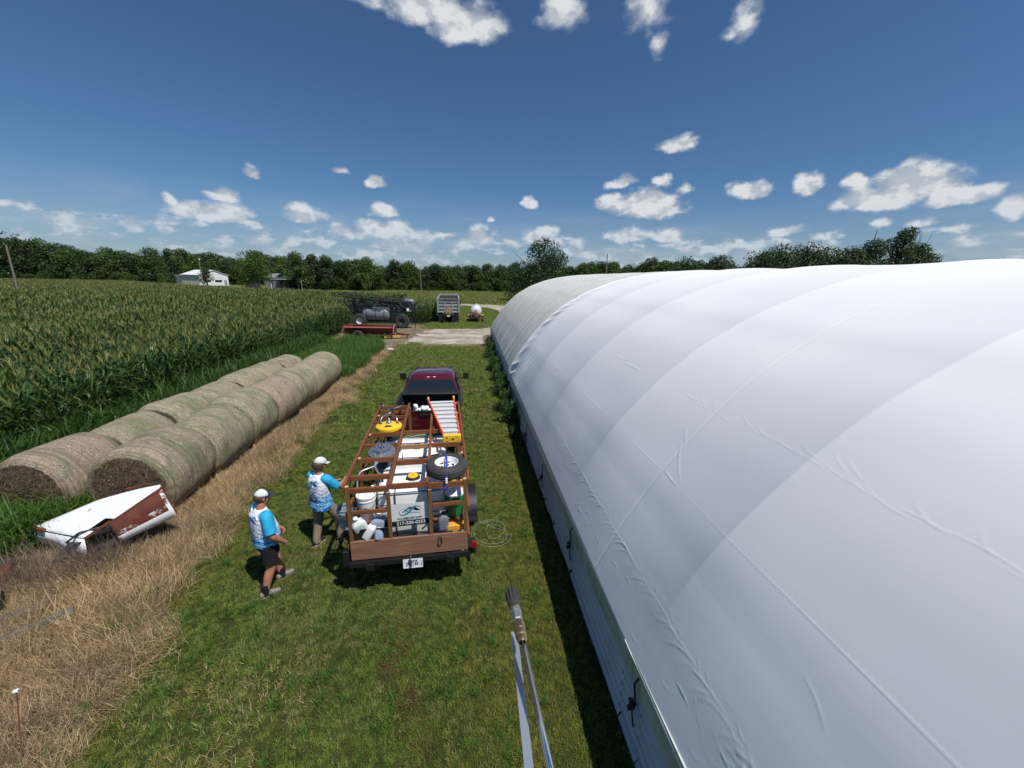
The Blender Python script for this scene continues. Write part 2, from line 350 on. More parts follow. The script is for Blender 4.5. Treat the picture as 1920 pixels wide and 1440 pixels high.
m, t, b = new_mat('mown_grass_far'); p = t.pos()
n1 = t.noise(t.vmath('MULTIPLY', p, (0.8, 0.25, 1)), 1.0, 5, .65); n2 = t.noise(p, 7.0, 6, 0.75)
wv = t.math('SINE', t.math('MULTIPLY', t.vmath('DISTANCE', p, (-2.0, 44.0, 0)), 2*math.pi/1.15))
col = t.mix(t.range(n1, 0.35, 0.65), (0.035, 0.075, 0.014), (0.065, 0.105, 0.024)); col = t.mix(t.range(wv, -1, 1, 0, 0.35), col, (0.085, 0.14, 0.035)); col = t.mix(t.range(n2, 0.3, 0.7), (0.02, 0.04, 0.01), col)
t.put(b.inputs['Base Color'], col); b.inputs['Roughness'].default_value = 0.9; b.inputs['Specular IOR Level'].default_value = 0.15; bump(t, b, n2, 1.0, 0.06); M['mown'] = m
m, t, b = new_mat('crushed_limestone'); p = t.pos()
n1 = t.noise(t.vmath('MULTIPLY', p, (0.5, 0.7, 1)), 1.0, 6, 0.75); n2 = t.noise(p, 12.0, 5, 0.8); n3 = t.noise(t.vmath('MULTIPLY', p, (0.35, 0.55, 1)), 1.0, 6, .75, .8)
col = t.mix(t.range(n1, 0.4, 0.6), (0.27, 0.225, 0.17), (0.50, 0.46, 0.40)); col = t.mix(t.range(n3, 0.50, 0.60, 0, .9), col, (0.20, 0.145, 0.095)); col = t.mix(t.range(n2, 0.3, 0.7, .35, 0), col, (0.2, 0.17, 0.14))
t.put(b.inputs['Base Color'], col); b.inputs['Roughness'].default_value = 0.95; bump(t, b, n2, 0.6, 0.03); M['gravel'] = m
m, t, b = new_mat('bare_worn_earth'); p = t.pos()
n1 = t.noise(t.vmath('MULTIPLY', p, (0.7, 0.7, 1)), 1.0, 6, 0.7); n2 = t.noise(p, 14.0, 5, 0.8)
col = t.mix(t.range(n1, 0.4, 0.6), (0.15, 0.115, 0.065), (0.30, 0.24, 0.16)); col = t.mix(t.range(n2, 0.35, 0.65), (0.08, 0.06, 0.03), col)
t.put(b.inputs['Base Color'], col); b.inputs['Roughness'].default_value = 0.95; bump(t, b, n2, 0.8, 0.03); M['earth'] = m
m, t, b = new_mat('straw_litter'); p = t.pos()
n1 = t.noise(t.vmath('MULTIPLY', p, (14, 14, 1)), 1.0, 6, 0.8, 1.5); n2 = t.noise(p, 1.3, 4)
col = t.mix(t.range(n1, 0.35, 0.65), (0.07, 0.045, 0.022), (0.30, 0.215, 0.115)); col = t.mix(t.range(n2, 0.4, 0.65, 0, .5), col, (0.16, 0.105, 0.06))
t.put(b.inputs['Base Color'], col); b.inputs['Roughness'].default_value = 0.95; bump(t, b, n1, 1.0, 0.04); M['litter'] = m
m, t, b = new_mat('field_soil'); t.put(b.inputs['Base Color'], t.mix(t.noise(t.pos(), 2.0, 4), (0.018, 0.022, 0.008), (0.05, 0.045, 0.022))); b.inputs['Roughness'].default_value = 1.0; M['fieldsoil'] = m

sheet('ground', [(-1500, -300), (1500, -300), (1500, 2500), (-1500, 2500)], -0.012, M['meadow'])
sheet('lawn', ragged([(-14, -6), (20, -6), (20, 31.5), (-6, 31.0), (-14, 31)], 0.15, 1.0, 1), 0.0, M['soil'])
sheet('straw_strip', ragged([(-11, -4), (-3.2, -4), (-3.8, 1), (-4.3, 3.2), (-4.9, 5.8), (-5.1, 7.9), (-5.3, 13.5), (-5.45, 22), (-5.5, 27.5), (-6.1, 27.5), (-6.3, 20), (-8, 19), (-11, 8)], 0.12, 0.4, 2), 0.004, M['litter'])
sheet('cornfield_soil', [(-300, -20), (-11.6, -20), (-11.6, 40), (-12.5, 44), (-4.7, 44), (-4.6, 62), (-300, 120)], -0.006, M['fieldsoil'])
sheet('mown_grass', ragged([(-7, 30.6), (4, 30.6), (5, 50), (6.5, 60), (5.8, 70), (0, 76), (-4.6, 76), (-4.6, 44), (-11.8, 44), (-11.8, 31)], 0.15, 1.0, 3), 0.0, M['mown'])
sheet('dirt_patch', ragged([(-7.8, 29.5), (-5.5, 27.3), (-4.2, 28.2), (-2.2, 29.6), (1.55, 28.8), (3, 31), (3, 42.5), (-4.4, 42.0), (-5.6, 43.0), (-11.4, 43.2), (-11.4, 33)], 0.35, 0.8, 4), 0.004, M['earth'])
# a limestone farm track that comes in round the barn and loops off to the far left lane
sheet('gravel_track', ragged([(-5.8, 30.0), (-3.4, 30.9), (-1.0, 30.3), (1.0, 30.8), (3.2, 30.2), (12, 34), (12, 42), (2.1, 41.4), (0.6, 40.0), (-1.6, 39.7), (-3.6, 39.4), (-4.6, 37.0), (-4.9, 33.5)], 0.30, 0.7, 5), 0.008, M['gravel'])
lp = [(1.9, 41.0), (3.0, 44.0), (3.9, 48.5), (4.5, 54), (4.9, 60), (4.4, 66), (3.0, 70.5), (0.2, 74.3), (-4.0, 76.5), (-22, 78.5), (-22, 81.5), (-2, 80.5), (4.0, 78.5), (9, 74), (10.5, 66), (10, 56), (9, 45), (8, 41)]
sheet('gravel_lane', ragged(lp, 0.15, 1.2, 6), 0.012, M['gravel'])

# ================= scatter by geometry nodes =================
def blade_mat(name, cols, pcols=None, trans=0.35, rough=0.6, pscale=0.5, spec=0.25, lo=0.42, hi=0.6):
    """leaf colour from a per-blade random value; a place-dependent tint where the sward really is drier"""
    m, t, b = new_mat(name); at = t.add('ShaderNodeAttribute'); at.attribute_name = 'rnd'
    r = at.outputs['Fac']; col = t.ramp(r, [(i/(len(cols)-1), c) for i, c in enumerate(cols)])
    if pcols:
        p = t.pos(); n = t.noise(p, pscale, 5, 0.62)
        dry = t.ramp(r, [(i/(len(pcols)-1), c) for i, c in enumerate(pcols)])
        col = t.mix(t.range(n, lo, hi), col, dry)
    t.put(b.inputs['Base Color'], col); b.inputs['Roughness'].default_value = rough; b.inputs['Specular IOR Level'].default_value = spec
    if trans:
        tr = t.add('ShaderNodeBsdfTranslucent'); t.put(tr.inputs[0], t.mix(0.5, col, t.mix(1.0, col, (1.5, 1.4, 0.6, 1), 'MULTIPLY')))
        mx = t.add('ShaderNodeMixShader'); mx.inputs[0].default_value = trans; t.l.new(b.outputs[0], mx.inputs[1]); t.l.new(tr.outputs[0], mx.inputs[2])
        t.l.new(mx.outputs[0], t.n['Material Output'].inputs[0])
    return m
class Strips:
    """many blades at once: each a curved tapering strip"""
    def __init__(s): s.V = []; s.F = []; s.r = []; s.n = 0
    def add(s, base, az, L, w, lean, bend, seg=3, rnd=0.5, fold=0.0, twist=0.0):
        """base point; az heading; starts lean from vertical and bends by bend over its length"""
        x, y, z = base; ca, sa = math.cos(az), math.sin(az); th = lean; d = L/seg; vs = []
        px, pz = 0.0, 0.0
        for i in range(seg+1):
            k = i/seg; ww = w*(1-k**1.6)*(0.6+0.8*min(k*4, 1)*0.5+0.0) if i < seg else 0.0015
            tw = az+math.pi/2+twist*k
            cx, cy = x+ca*px, y+sa*px
            ox, oy = math.cos(tw)*ww/2, math.sin(tw)*ww/2
            vs += [(cx-ox, cy-oy, z+pz), (cx+ox, cy+oy, z+pz)]
            px += d*math.sin(th); pz += d*math.cos(th); th += bend/seg
        o = s.n; s.V += vs; s.n += len(vs)
        for i in range(seg): s.F.append((o+2*i, o+2*i+1, o+2*i+3, o+2*i+2)); s.r.append(rnd)
    def mesh(s, name, mats, extra=None, mi=None):
        me = bpy.data.meshes.new(name); me.from_pydata(s.V, [], s.F); me.update()
        for m in mats: me.materials.append(m)
        a = me.attributes.new('rnd', 'FLOAT', 'FACE'); a.data.foreach_set('value', s.r)
        if mi: me.polygons.foreach_set('material_index', mi)
        return me
def scatter(name, variants, pts, rotz, scl, kind='stuff', label=None, cat=None, tilt=None):
    """one object that instances the given plant meshes on points"""
    src = bpy.data.collections.new(name+'_kinds')
    for i, me in enumerate(variants):
        o = bpy.data.objects.new('%s_kind_%02d' % (name, i), me); src.objects.link(o)
    n = len(pts); me = bpy.data.meshes.new(name); me.vertices.add(n); me.vertices.foreach_set('co', np.asarray(pts, dtype=np.float32).ravel())
    rot = np.zeros((n, 3), np.float32); rot[:, 2] = rotz
    if tilt is not None: rot[:, :2] = rng.normal(0, tilt, (n, 2))
    a = me.attributes.new('rot', 'FLOAT_VECTOR', 'POINT'); a.data.foreach_set('vector', rot.ravel())
    a = me.attributes.new('scl', 'FLOAT', 'POINT'); a.data.foreach_set('value', np.asarray(scl, np.float32))
    a = me.attributes.new('idx', 'INT', 'POINT'); a.data.foreach_set('value', rng.integers(0, len(variants), n).astype(np.int32))
    o = bpy.data.objects.new(name, me); COL.objects.link(o)
    ng = bpy.data.node_groups.new(name+'_scatter', 'GeometryNodeTree'); ng.interface.new_socket('Geometry', in_out='INPUT', socket_type='NodeSocketGeometry'); ng.interface.new_socket('Geometry', in_out='OUTPUT', socket_type='NodeSocketGeometry')
    N = ng.nodes; gi = N.new('NodeGroupInput'); go = N.new('NodeGroupOutput'); ip = N.new('GeometryNodeInstanceOnPoints'); ci = N.new('GeometryNodeCollectionInfo')
    ci.inputs['Collection'].default_value = src; ci.inputs['Separate Children'].default_value = True; ci.inputs['Reset Children'].default_value = True
    def na(nm, dt): q = N.new('GeometryNodeInputNamedAttribute'); q.data_type = dt; q.inputs['Name'].default_value = nm; return q.outputs['Attribute']
    er = N.new('FunctionNodeEulerToRotation'); ng.links.new(na('rot', 'FLOAT_VECTOR'), er.inputs[0])
    ng.links.new(gi.outputs[0], ip.inputs['Points']); ng.links.new(ci.outputs[0], ip.inputs['Instance']); ip.inputs['Pick Instance'].default_value = True
    ng.links.new(na('idx', 'INT'), ip.inputs['Instance Index']); ng.links.new(er.outputs[0], ip.inputs['Rotation']); ng.links.new(na('scl', 'FLOAT'), ip.inputs['Scale'])
    ng.links.new(ip.outputs[0], go.inputs[0])
    md = o.modifiers.new('scatter', 'NODES'); md.node_group = ng
    if kind: o['kind'] = kind
    return tag(o, label, cat)

# --- mown lawn ---
gm = blade_mat('lawn_blades', [(0.052, 0.095, 0.013), (0.11, 0.175, 0.024), (0.18, 0.25, 0.044), (0.31, 0.34, 0.11)],
               [(0.07, 0.10, 0.018), (0.15, 0.165, 0.04), (0.25, 0.235, 0.08), (0.44, 0.38, 0.18)], trans=0.3, pscale=0.55, lo=0.46, hi=0.66)
gm_dry = blade_mat('drier_lawn_blades', [(0.08, 0.10, 0.014), (0.165, 0.175, 0.024), (0.26, 0.24, 0.05), (0.40, 0.34, 0.12)],
               [(0.055, 0.10, 0.014), (0.12, 0.165, 0.02), (0.19, 0.22, 0.034), (0.30, 0.29, 0.08)], trans=0.3, pscale=1.1)
def lawn_patch(n, size, h, seed, mat, wide=0.0055, seg=2):
    r = random.Random(seed); S = Strips()
    cl = [(r.uniform(-size/2, size/2), r.uniform(-size/2, size/2), r.uniform(0, 6.28), r.random()) for _ in range(max(6, n//14))]
    for i in range(n):
        cx, cy, a, rr = r.choice(cl); x, y = cx+r.gauss(0, size*0.05), cy+r.gauss(0, size*0.05)
        S.add((x, y, -0.005), a+r.gauss(0, 1.2), h*r.uniform(0.6, 1.35), wide*r.uniform(0.7, 1.4), r.uniform(0.1, 0.8), r.uniform(0.3, 1.3), seg, min(1, max(0, rr*0.6+r.random()*0.4)))
    return S.mesh('lawn_patch', [mat])
def jgrid(x0, x1, y0, y1, s, jit=0.5):
    gx, gy = np.meshgrid(np.arange(x0, x1, s), np.arange(y0, y1, s)); gx = gx.ravel()+rng.uniform(-jit, jit, gx.size)*s; gy = gy.ravel()+rng.uniform(-jit, jit, gy.size)*s
    return gx, gy
def in_view(x, y, m=0.6):
    """keep what the photograph or a step to its side could see"""
    return (y > 1.0) & (x > -1.6*y-5.5) & (x < 1.9*y+3)
def put(name, var, x, y, z=0.0, s=(0.8, 1.25), **k):
    ok = in_view(x, y); x, y = x[ok], y[ok]; n = len(x)
    return scatter(name, var, np.stack([x, y, np.full(n, z)], 1), rng.uniform(0, 6.28, n), rng.uniform(*s, n), **k)
near = [lawn_patch(520, 0.42, 0.050, i, gm, 0.0048) for i in range(6)]
neard = [lawn_patch(520, 0.42, 0.045, i+50, gm_dry, 0.0048) for i in range(4)]
x, y = jgrid(-5.4, 1.9, 1.0, 13, 0.25); e = lawn_edge_x(y)+rng.normal(0, 0.10, x.size)
dry_zone = (x > np.interp(y, [1, 5, 9, 14, 30], [-0.4, 0.2, 0.35, 0.5, 0.6])+rng.normal(0, 0.28, x.size)) | ((x < lawn_edge_x(y)+.9+.5*np.sin(y*2.1)) & (rng.random(x.size) < .55)) | ((np.hypot((x+2.9)/.8, (y-2.6)/.8) < 1) & (rng.random(x.size) < .6))
k = (x > e) & (x < 1.66)
put('lawn_grass', near, x[k & ~dry_zone], y[k & ~dry_zone], cat='grass', label='short mown green grass between the straw strip and the trailer')
put('yellowed_lawn_grass', neard, x[k & dry_zone], y[k & dry_zone], cat='grass', label='olive yellowed mown grass along the fabric barn')
far = [lawn_patch(420, 0.9, 0.085, i+80, gm, wide=0.014) for i in range(4)]
x, y = jgrid(-5.6, 2.2, 12.6, 31, 0.5); k = (x > lawn_edge_x(y)+rng.normal(0, .12, x.size)) & (x < 1.66) & ((y < 29.3) | (x < -4))
put('distant_lawn_grass', far, x[k], y[k], cat='grass', label='mown green grass around and beyond the pickup truck')
x, y = jgrid(-8, 6, 40.5, 75, 0.6); k = (x > -4.6) & (x < np.interp(y, [40, 48, 56, 64, 70, 76], [1.6, 3.4, 4.3, 4.2, 2.2, -2]))
put('mown_island_grass', [lawn_patch(380, 1.1, 0.10, i+90, gm, wide=0.025) for i in range(3)], x[k], y[k], cat='grass', label='mown green grass under the dump truck inside the gravel bend')

tu = [lawn_patch(60, 0.12, 0.11, i+120, wm_t, wide=0.007, seg=3) for i in range(3) for wm_t in [blade_mat('tuft_blades', [(0.035, 0.085, 0.014), (0.07, 0.145, 0.024), (0.12, 0.20, 0.04)], trans=.3)]]
x = rng.uniform(-5, 1.2, 420); y = rng.uniform(1.6, 12, 420); k = x > lawn_edge_x(y)+.15
put('lawn_tufts', tu, x[k], y[k], s=(.6, 1.3), cat='grass', label='slightly taller green tufts dotted over the lawn')
y = rng.uniform(1.5, 14, 110); x = lawn_edge_x(y)-np.abs(rng.normal(0, .40, 110)); put('tufts_in_straw', tu, x, y, s=(1.0, 1.9), cat='grass', label='sparse green tufts growing through the edge of the straw')
# --- dead straw strip ---
sm = blade_mat('dead_straw', [(0.10, 0.065, 0.035), (0.28, 0.19, 0.095), (0.54, 0.39, 0.20), (0.76, 0.60, 0.35)],
               [(0.085, 0.055, 0.035), (0.21, 0.14, 0.085), (0.38, 0.27, 0.165), (0.56, 0.43, 0.27)], trans=0.2, pscale=0.9, rough=0.75)
def straw_patch(n, size, L, seed, up=0.5, w=0.006):
    r = random.Random(seed); S = Strips(); dirs = [r.uniform(0, 6.28) for _ in range(5)]
    for i in range(n):
        x, y = r.uniform(-size/2, size/2), r.uniform(-size/2, size/2)
        lean = r.uniform(0.7, 1.45) if r.random() > up else r.uniform(0.05, 0.7)
        S.add((x, y, r.uniform(-0.01, 0.05)), r.choice(dirs)+r.gauss(0, 0.5), L*r.uniform(0.5, 1.4), w*r.uniform(0.6, 1.5), lean, r.uniform(0.0, 1.1), 3, r.random(), twist=r.uniform(-1, 1))
    return S.mesh('straw_patch', [sm])
sp = [straw_patch(380, 0.5, 0.22, i, 0.25, 0.0042) for i in range(6)]
x, y = jgrid(-12, -2.5, 1.0, 28, 0.22)
left = np.interp(y, [1, 4, 5.0, 5.6, 7.5, 8, 20, 28], [-12, -12, -11, -8.0, -6.6, -6.25, -6.2, -6.2])
k = (x < lawn_edge_x(y)+rng.normal(0, 0.16, x.size)) & (x > left) & ((y < 13) | (rng.random(x.size) < 0.6))
put('dead_straw', sp, x[k], y[k], cat='dry grass', label='matted tan dead grass in a strip beside the round bales')
sp2 = [straw_patch(60, 0.4, 0.42, i+20, 0.85, 0.0045) for i in range(4)]
x, y = jgrid(-8.6, -4.6, 2.5, 8.0, 0.34); k = (x < lawn_edge_x(y)-1.2) & (x > -1.1*y-1.0) & ~((x < -5.6) & (x > -8.2) & (y > 6.35) & (y < 7.6)) & (rng.random(x.size) < 0.55)
put('tall_dead_stalks', sp2, x[k], y[k], cat='dry grass', label='taller standing tan stalks around the rusty white sheet metal body')
xq = np.concatenate([rng.normal(-6.42, .16, 16), rng.normal(-7.35, .3, 22), rng.normal(-6.9, .3, 12)]); yq = np.concatenate([rng.normal(6.35, .12, 16), rng.normal(6.05, .2, 22), rng.normal(6.1, .2, 12)]); n = len(xq)
smg = blade_mat('grey_dead_twigs', [(0.07, 0.05, 0.038), (0.16, 0.12, 0.09), (0.28, 0.22, 0.17)], trans=0.1)
tw = [Strips() for _ in range(3)]
for s_i, S in enumerate(tw):
    r = random.Random(s_i)
    for i in range(60): S.add((r.gauss(0, .12), r.gauss(0, .12), 0), r.uniform(0, 6.28), r.uniform(.3, .75), .005, r.uniform(.0, .9), r.uniform(-.3, .9), 4, r.random(), twist=r.uniform(-2, 2))
scatter('dead_twigs', [S.mesh('twigs', [smg]) for S in tw], np.stack([xq, yq, np.zeros(n)], 1), rng.uniform(0, 6, n), rng.uniform(.7, 1.2, n), cat='dry weeds', label='grey brown dead weed stalks tangled in front of the white metal body')
# scraps of dead grass in the lawn
x = rng.normal(-3.0, 0.8, 90); y = rng.uniform(1.8, 4.3, 90); k = x < 0
x2 = -0.85+0.22*np.sin(np.linspace(0, 7, 50))+rng.normal(0, .15, 50); y2 = np.linspace(2.7, 4.9, 50)
rm = blade_mat('reddish_dead_blades', [(0.05, 0.045, 0.012), (0.11, 0.08, 0.025), (0.20, 0.13, 0.05)], trans=0.2)
def red_patch(seed):
    r = random.Random(seed); S = Strips()
    for i in range(40): S.add((r.gauss(0, .06), r.gauss(0, .06), 0), r.uniform(0, 6.28), r.uniform(.05, .1), .006, r.uniform(.2, 1.3), r.uniform(0, .9), 2, r.random())
    return S.mesh('red_patch', [rm])
scatter('burnt_grass_patch', [red_patch(i) for i in range(3)], np.stack([x2, y2, np.full(50, .005)], 1), rng.uniform(0, 6, 50), rng.uniform(.7, 1.3, 50), label='reddish brown burnt grass in a winding trail behind the trailer', cat='dry grass')
sp3 = [straw_patch(45, 0.34, 0.07, i+40, 0.3, 0.0035) for i in range(3)]
scatter('thatch_in_lawn', sp3, np.stack([x[k], y[k], np.full(k.sum(), 0.0)], 1), rng.uniform(0, 6, k.sum()), rng.uniform(.7, 1.3, k.sum()), label='scraps of pale dead thatch in the nearer lawn', cat='dry grass')

# --- tall green weeds ---
wm = blade_mat('green_weed_blades', [(0.025, 0.07, 0.010), (0.05, 0.12, 0.015), (0.085, 0.17, 0.025), (0.14, 0.22, 0.05)], trans=0.4, rough=0.5, spec=0.4)
def weed_patch(n, size, L, seed, w=0.014, mat=wm, seg=4):
    r = random.Random(seed); S = Strips()
    for i in range(n):
        x, y = r.uniform(-size/2, size/2), r.uniform(-size/2, size/2)
        S.add((x, y, r.uniform(0, L*0.35)), r.uniform(0, 6.28), L*r.uniform(0.5, 1.3), w*r.uniform(0.6, 1.5), r.uniform(0.05, 0.6), r.uniform(0.4, 1.9), seg, r.random(), twist=r.uniform(-.8, .8))
    return S.mesh('weed_patch', [mat])
wp = [weed_patch(150, 0.6, 0.50, i) for i in range(5)]
wpl = [weed_patch(150, 0.7, 0.75, i+10, 0.024) for i in range(4)]
x, y = jgrid(-12.4, -9.2, 6, 30, 0.34); k = (x < np.interp(y, [6, 8, 9, 20, 21, 30], [-8.2, -8.3, -9.4, -9.3, -6, -6]))
put('green_weeds', wp, x[k], y[k], cat='weeds', label='thick bright green grassy weeds between the corn and the bales')
x, y = jgrid(-12.3, -10.7, 1, 30, 0.36)
dwm = blade_mat('darker_weed_blades', [(0.02, 0.055, 0.010), (0.035, 0.085, 0.014), (0.055, 0.12, 0.02), (0.09, 0.16, 0.035)], trans=0.35, rough=0.5, spec=0.4)  # a deeper green than the other grassy weeds
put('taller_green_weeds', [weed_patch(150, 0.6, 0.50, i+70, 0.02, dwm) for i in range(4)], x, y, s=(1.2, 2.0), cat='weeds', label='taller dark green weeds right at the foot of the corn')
x, y = jgrid(-9.6, -5.6, 19.2, 31.5, 0.34); k = (x < np.interp(y, [19, 22, 28, 32], [-6.3, -6.1, -6.2, -7.5]))
put('green_weeds', wp, x[k], y[k], cat='weeds', label='bright green grassy weeds beyond the ends of the bale rows')
x, y = jgrid(-11.5, -7.5, 5.0, 8.1, 0.24); k = (x < np.interp(y, [5.3, 6.3, 6.9, 7.6, 8.1], [-9.3, -8.5, -7.9, -7.2, -7.4]))
put('coarse_green_weeds', wpl, x[k], y[k], s=(0.65, 1.0), cat='weeds', label='coarse tall green grass in front of the back bale row')

# --- weeds at the foot of the barn wall ---
bm_ = blade_mat('dark_weed_leaves', [(0.015, 0.04, 0.010), (0.03, 0.07, 0.015), (0.05, 0.10, 0.025), (0.08, 0.13, 0.04)], trans=0.3)
def leafy(n, rad, h, seed, w=0.05):
    r = random.Random(seed); S = Strips()
    for i in range(n):
        a = r.uniform(0, 6.28); q = rad*math.sqrt(r.random()); z = h*r.random()
        S.add((q*math.cos(a), q*math.sin(a), z), r.uniform(0, 6.28), r.uniform(.06, .14), w, r.uniform(.2, 1.5), r.uniform(.2, 1.2), 2, r.random())
    return S.mesh('leafy_weed', [bm_])
lw = [leafy(320, .30, .75, i) for i in range(3)]
yy = np.concatenate([np.arange(10.2, 13, 0.45), np.arange(13, 31, 0.28)]); n = len(yy)
scatter('wall_foot_weeds', lw, np.stack([np.where(yy < 13, 1.6, 1.5)+rng.normal(0, .13, n), yy, np.zeros(n)], 1), rng.uniform(0, 6, n), np.where(yy < 13, .5, .85)*rng.uniform(.45, 1.3, n), cat='weeds', label='dark leafy weeds along the foot of the barn wall')

# --- corn ---
cm = blade_mat('corn_leaves', [(0.020, 0.052, 0.010), (0.036, 0.080, 0.014), (0.062, 0.115, 0.022), (0.11, 0.165, 0.04)], trans=0.28, rough=0.42, spec=0.5)
tm = blade_mat('corn_tassels', [(0.18, 0.195, 0.06), (0.25, 0.25, 0.08), (0.34, 0.32, 0.12)], trans=0.2, rough=0.7)
def corn(seed, lod=0):
    r = random.Random(seed); S = Strips(); mi = []; H = r.uniform(1.85, 2.15); nl = 12 if lod == 0 else 7; pl = r.uniform(0, 3.14)
    z0 = 0.35 if lod == 0 else 1.0
    for i in range(nl):
        z = z0+(H-0.25-z0)*i/(nl-1); k0 = len(S.F)
        L = (0.85-0.25*abs(i/(nl-1)-0.45)*2)*r.uniform(0.85, 1.15); w = (0.085 if lod == 0 else 0.13)
        S.add((0, 0, z), pl+(i % 2)*math.pi+r.gauss(0, 0.5), L, w, r.uniform(0.35, 0.75)*(1-.4*i/nl), r.uniform(1.2, 2.3), 5 if lod == 0 else 3, r.random(), twist=r.uniform(-.6, .6))
    ks = len(S.F)
    for a in (0, 2.1, 4.2) if lod == 0 else (0,): S.add((0.0, 0.0, 0.0 if lod == 0 else 0.8), a, (H if lod == 0 else H-.8), 0.045, 0, 0.0, 2, 0.4)
    mi = [0]*len(S.F); k0 = len(S.F)
    for i in range(7 if lod == 0 else 4): S.add((0, 0, H-0.08), r.uniform(0, 6.28), r.uniform(0.22, 0.36)*(1 if lod == 0 else 1.2), 0.016 if lod == 0 else 0.045, r.uniform(0.0, 0.6), r.uniform(0.1, 0.9), 2, r.random())
    mi += [1]*(len(S.F)-k0)
    return S.mesh('corn_plant', [cm, tm], mi=mi)
c0 = [corn(i) for i in range(7)]; c1 = [corn(i+30, 1) for i in range(5)]
def cornpts(x0, x1, y0, y1, row, sp):
    xs = np.arange(x1, x0, -row); out = []
    for q in xs:
        ys = np.arange(y0, y1, sp); out.append(np.stack([np.full(ys.size, q)+rng.normal(0, .05, ys.size), ys+rng.uniform(-.4, .4, ys.size)*sp], 1))
    return np.concatenate(out)
P = cornpts(-60, -11.75, 1.5, 40.5, 0.76, 0.2); r_ = np.hypot(P[:, 0], P[:, 1]); k = in_view(P[:, 0], P[:, 1]) & (r_ < 42)
Pn = P[k]; n = len(Pn)
scatter('near_corn', c0, np.column_stack([Pn, np.zeros(n)]), rng.uniform(0, 6.28, n), rng.uniform(.88, 1.1, n)*(1+.06*np.sin(Pn[:, 0]*.9+Pn[:, 1]*.35)), cat='corn', label='dense dark green tasselled corn behind the bale rows', tilt=0.05)
Q = [cornpts(-250, -11.75, 3, 165, 0.95, 0.42), cornpts(-12.0, -4.6, 43.4, 62, 0.76, 0.22)]
P = np.concatenate(Q); r_ = np.hypot(P[:, 0], P[:, 1]); lim = np.interp(P[:, 0], [-230, -150, -90, -50, -30, -12], [190, 175, 125, 96, 86, 82])
k = in_view(P[:, 0], P[:, 1]) & ((r_ >= 40) | (P[:, 1] > 41)) & (P[:, 1] < lim) & ((P[:, 0] < -12) | (P[:, 1] < 62)) & ~((P[:, 1] > 40) & (P[:, 1] < 44.5) & (P[:, 0] > -12.5))
Pn = P[k]; n = len(Pn)
kc = (Pn[:, 0] > -12) ; Pc = Pn[kc]; Pn = Pn[~kc]; n = len(Pc)
scatter('truckside_corn', c0, np.column_stack([Pc, np.zeros(n)]), rng.uniform(0, 6.28, n), rng.uniform(.85, 1.0, n), cat='corn', label='block of paler corn between the sprayer and the dump truck', tilt=0.06)
n = len(Pn)
scatter('far_corn', c1, np.column_stack([Pn, np.zeros(n)]), rng.uniform(0, 6.28, n), rng.uniform(.92, 1.1, n), cat='corn', label='broad field of tasselled corn reaching to the far treeline', tilt=0.05)
print('corn', n)
# low crop beyond the lane
bmx = blade_mat('low_meadow_blades', [(0.10, 0.145, 0.03), (0.15, 0.19, 0.045), (0.20, 0.215, 0.065), (0.26, 0.25, 0.09)], trans=0.3)
mp = [weed_patch(90, 2.2, 0.40, i+60, 0.12, bmx, 2) for i in range(3)]
x, y = jgrid(-30, 90, 63, 160, 1.9); k = ((x > 12) | (y > 82)) & (x < .75*y) | ((x > -11.8) & (y > 63) & (y < 76) & (x < -5))
put('meadow_growth', mp, x[k], y[k], cat='meadow', label='low yellow green growth in the field beyond the gravel lane')
# ================= fabric hoop barn =================
PROF = [(1.70, 1.12), (1.85, 1.41), (2.01, 1.72), (2.24, 2.12), (2.55, 2.60), (3.1, 3.25), (3.75, 3.85), (4.4, 4.28), (5.05, 4.63), (6.4, 5.12), (8.0, 5.42), (9.7, 5.53)]
PROF += [(19.4-x, z) for x, z in PROF[-2::-1]]
def catmull(P, n):
    P = np.array(P, float); Q = []
    for i in range(len(P)-1):
        p0, p1, p2, p3 = P[max(i-1, 0)], P[i], P[i+1], P[min(i+2, len(P)-1)]
        for t in np.linspace(0, 1, n, endpoint=False): Q.append(0.5*((2*p1)+(-p0+p2)*t+(2*p0-5*p1+4*p2-p3)*t*t+(-p0+3*p1-3*p2+p3)*t**3))
    Q.append(P[-1]); return np.array(Q)
PQ = catmull(PROF, 40); PS = np.concatenate([[0], np.cumsum(np.hypot(*np.diff(PQ, axis=0).T))]); STOT = PS[-1]
def prof_at(s): return np.interp(s, PS, PQ[:, 0]), np.interp(s, PS, PQ[:, 1])
def eave_z(y): return np.interp(y, [-7, 2, 5, 8, 14, 17, 33], [1.2, 1.16, 1.05, 0.9, 0.86, 0.62, 0.42])
HOOPS = np.arange(-6.1, 33, 3.05)+0.0        # hoops at ... 0.0, 3.05, 6.1, 9.15, 12.2 ...
def sstep(x, a, b): t = np.clip((x-a)/(b-a), 0, 1); return t*t*(3-2*t)
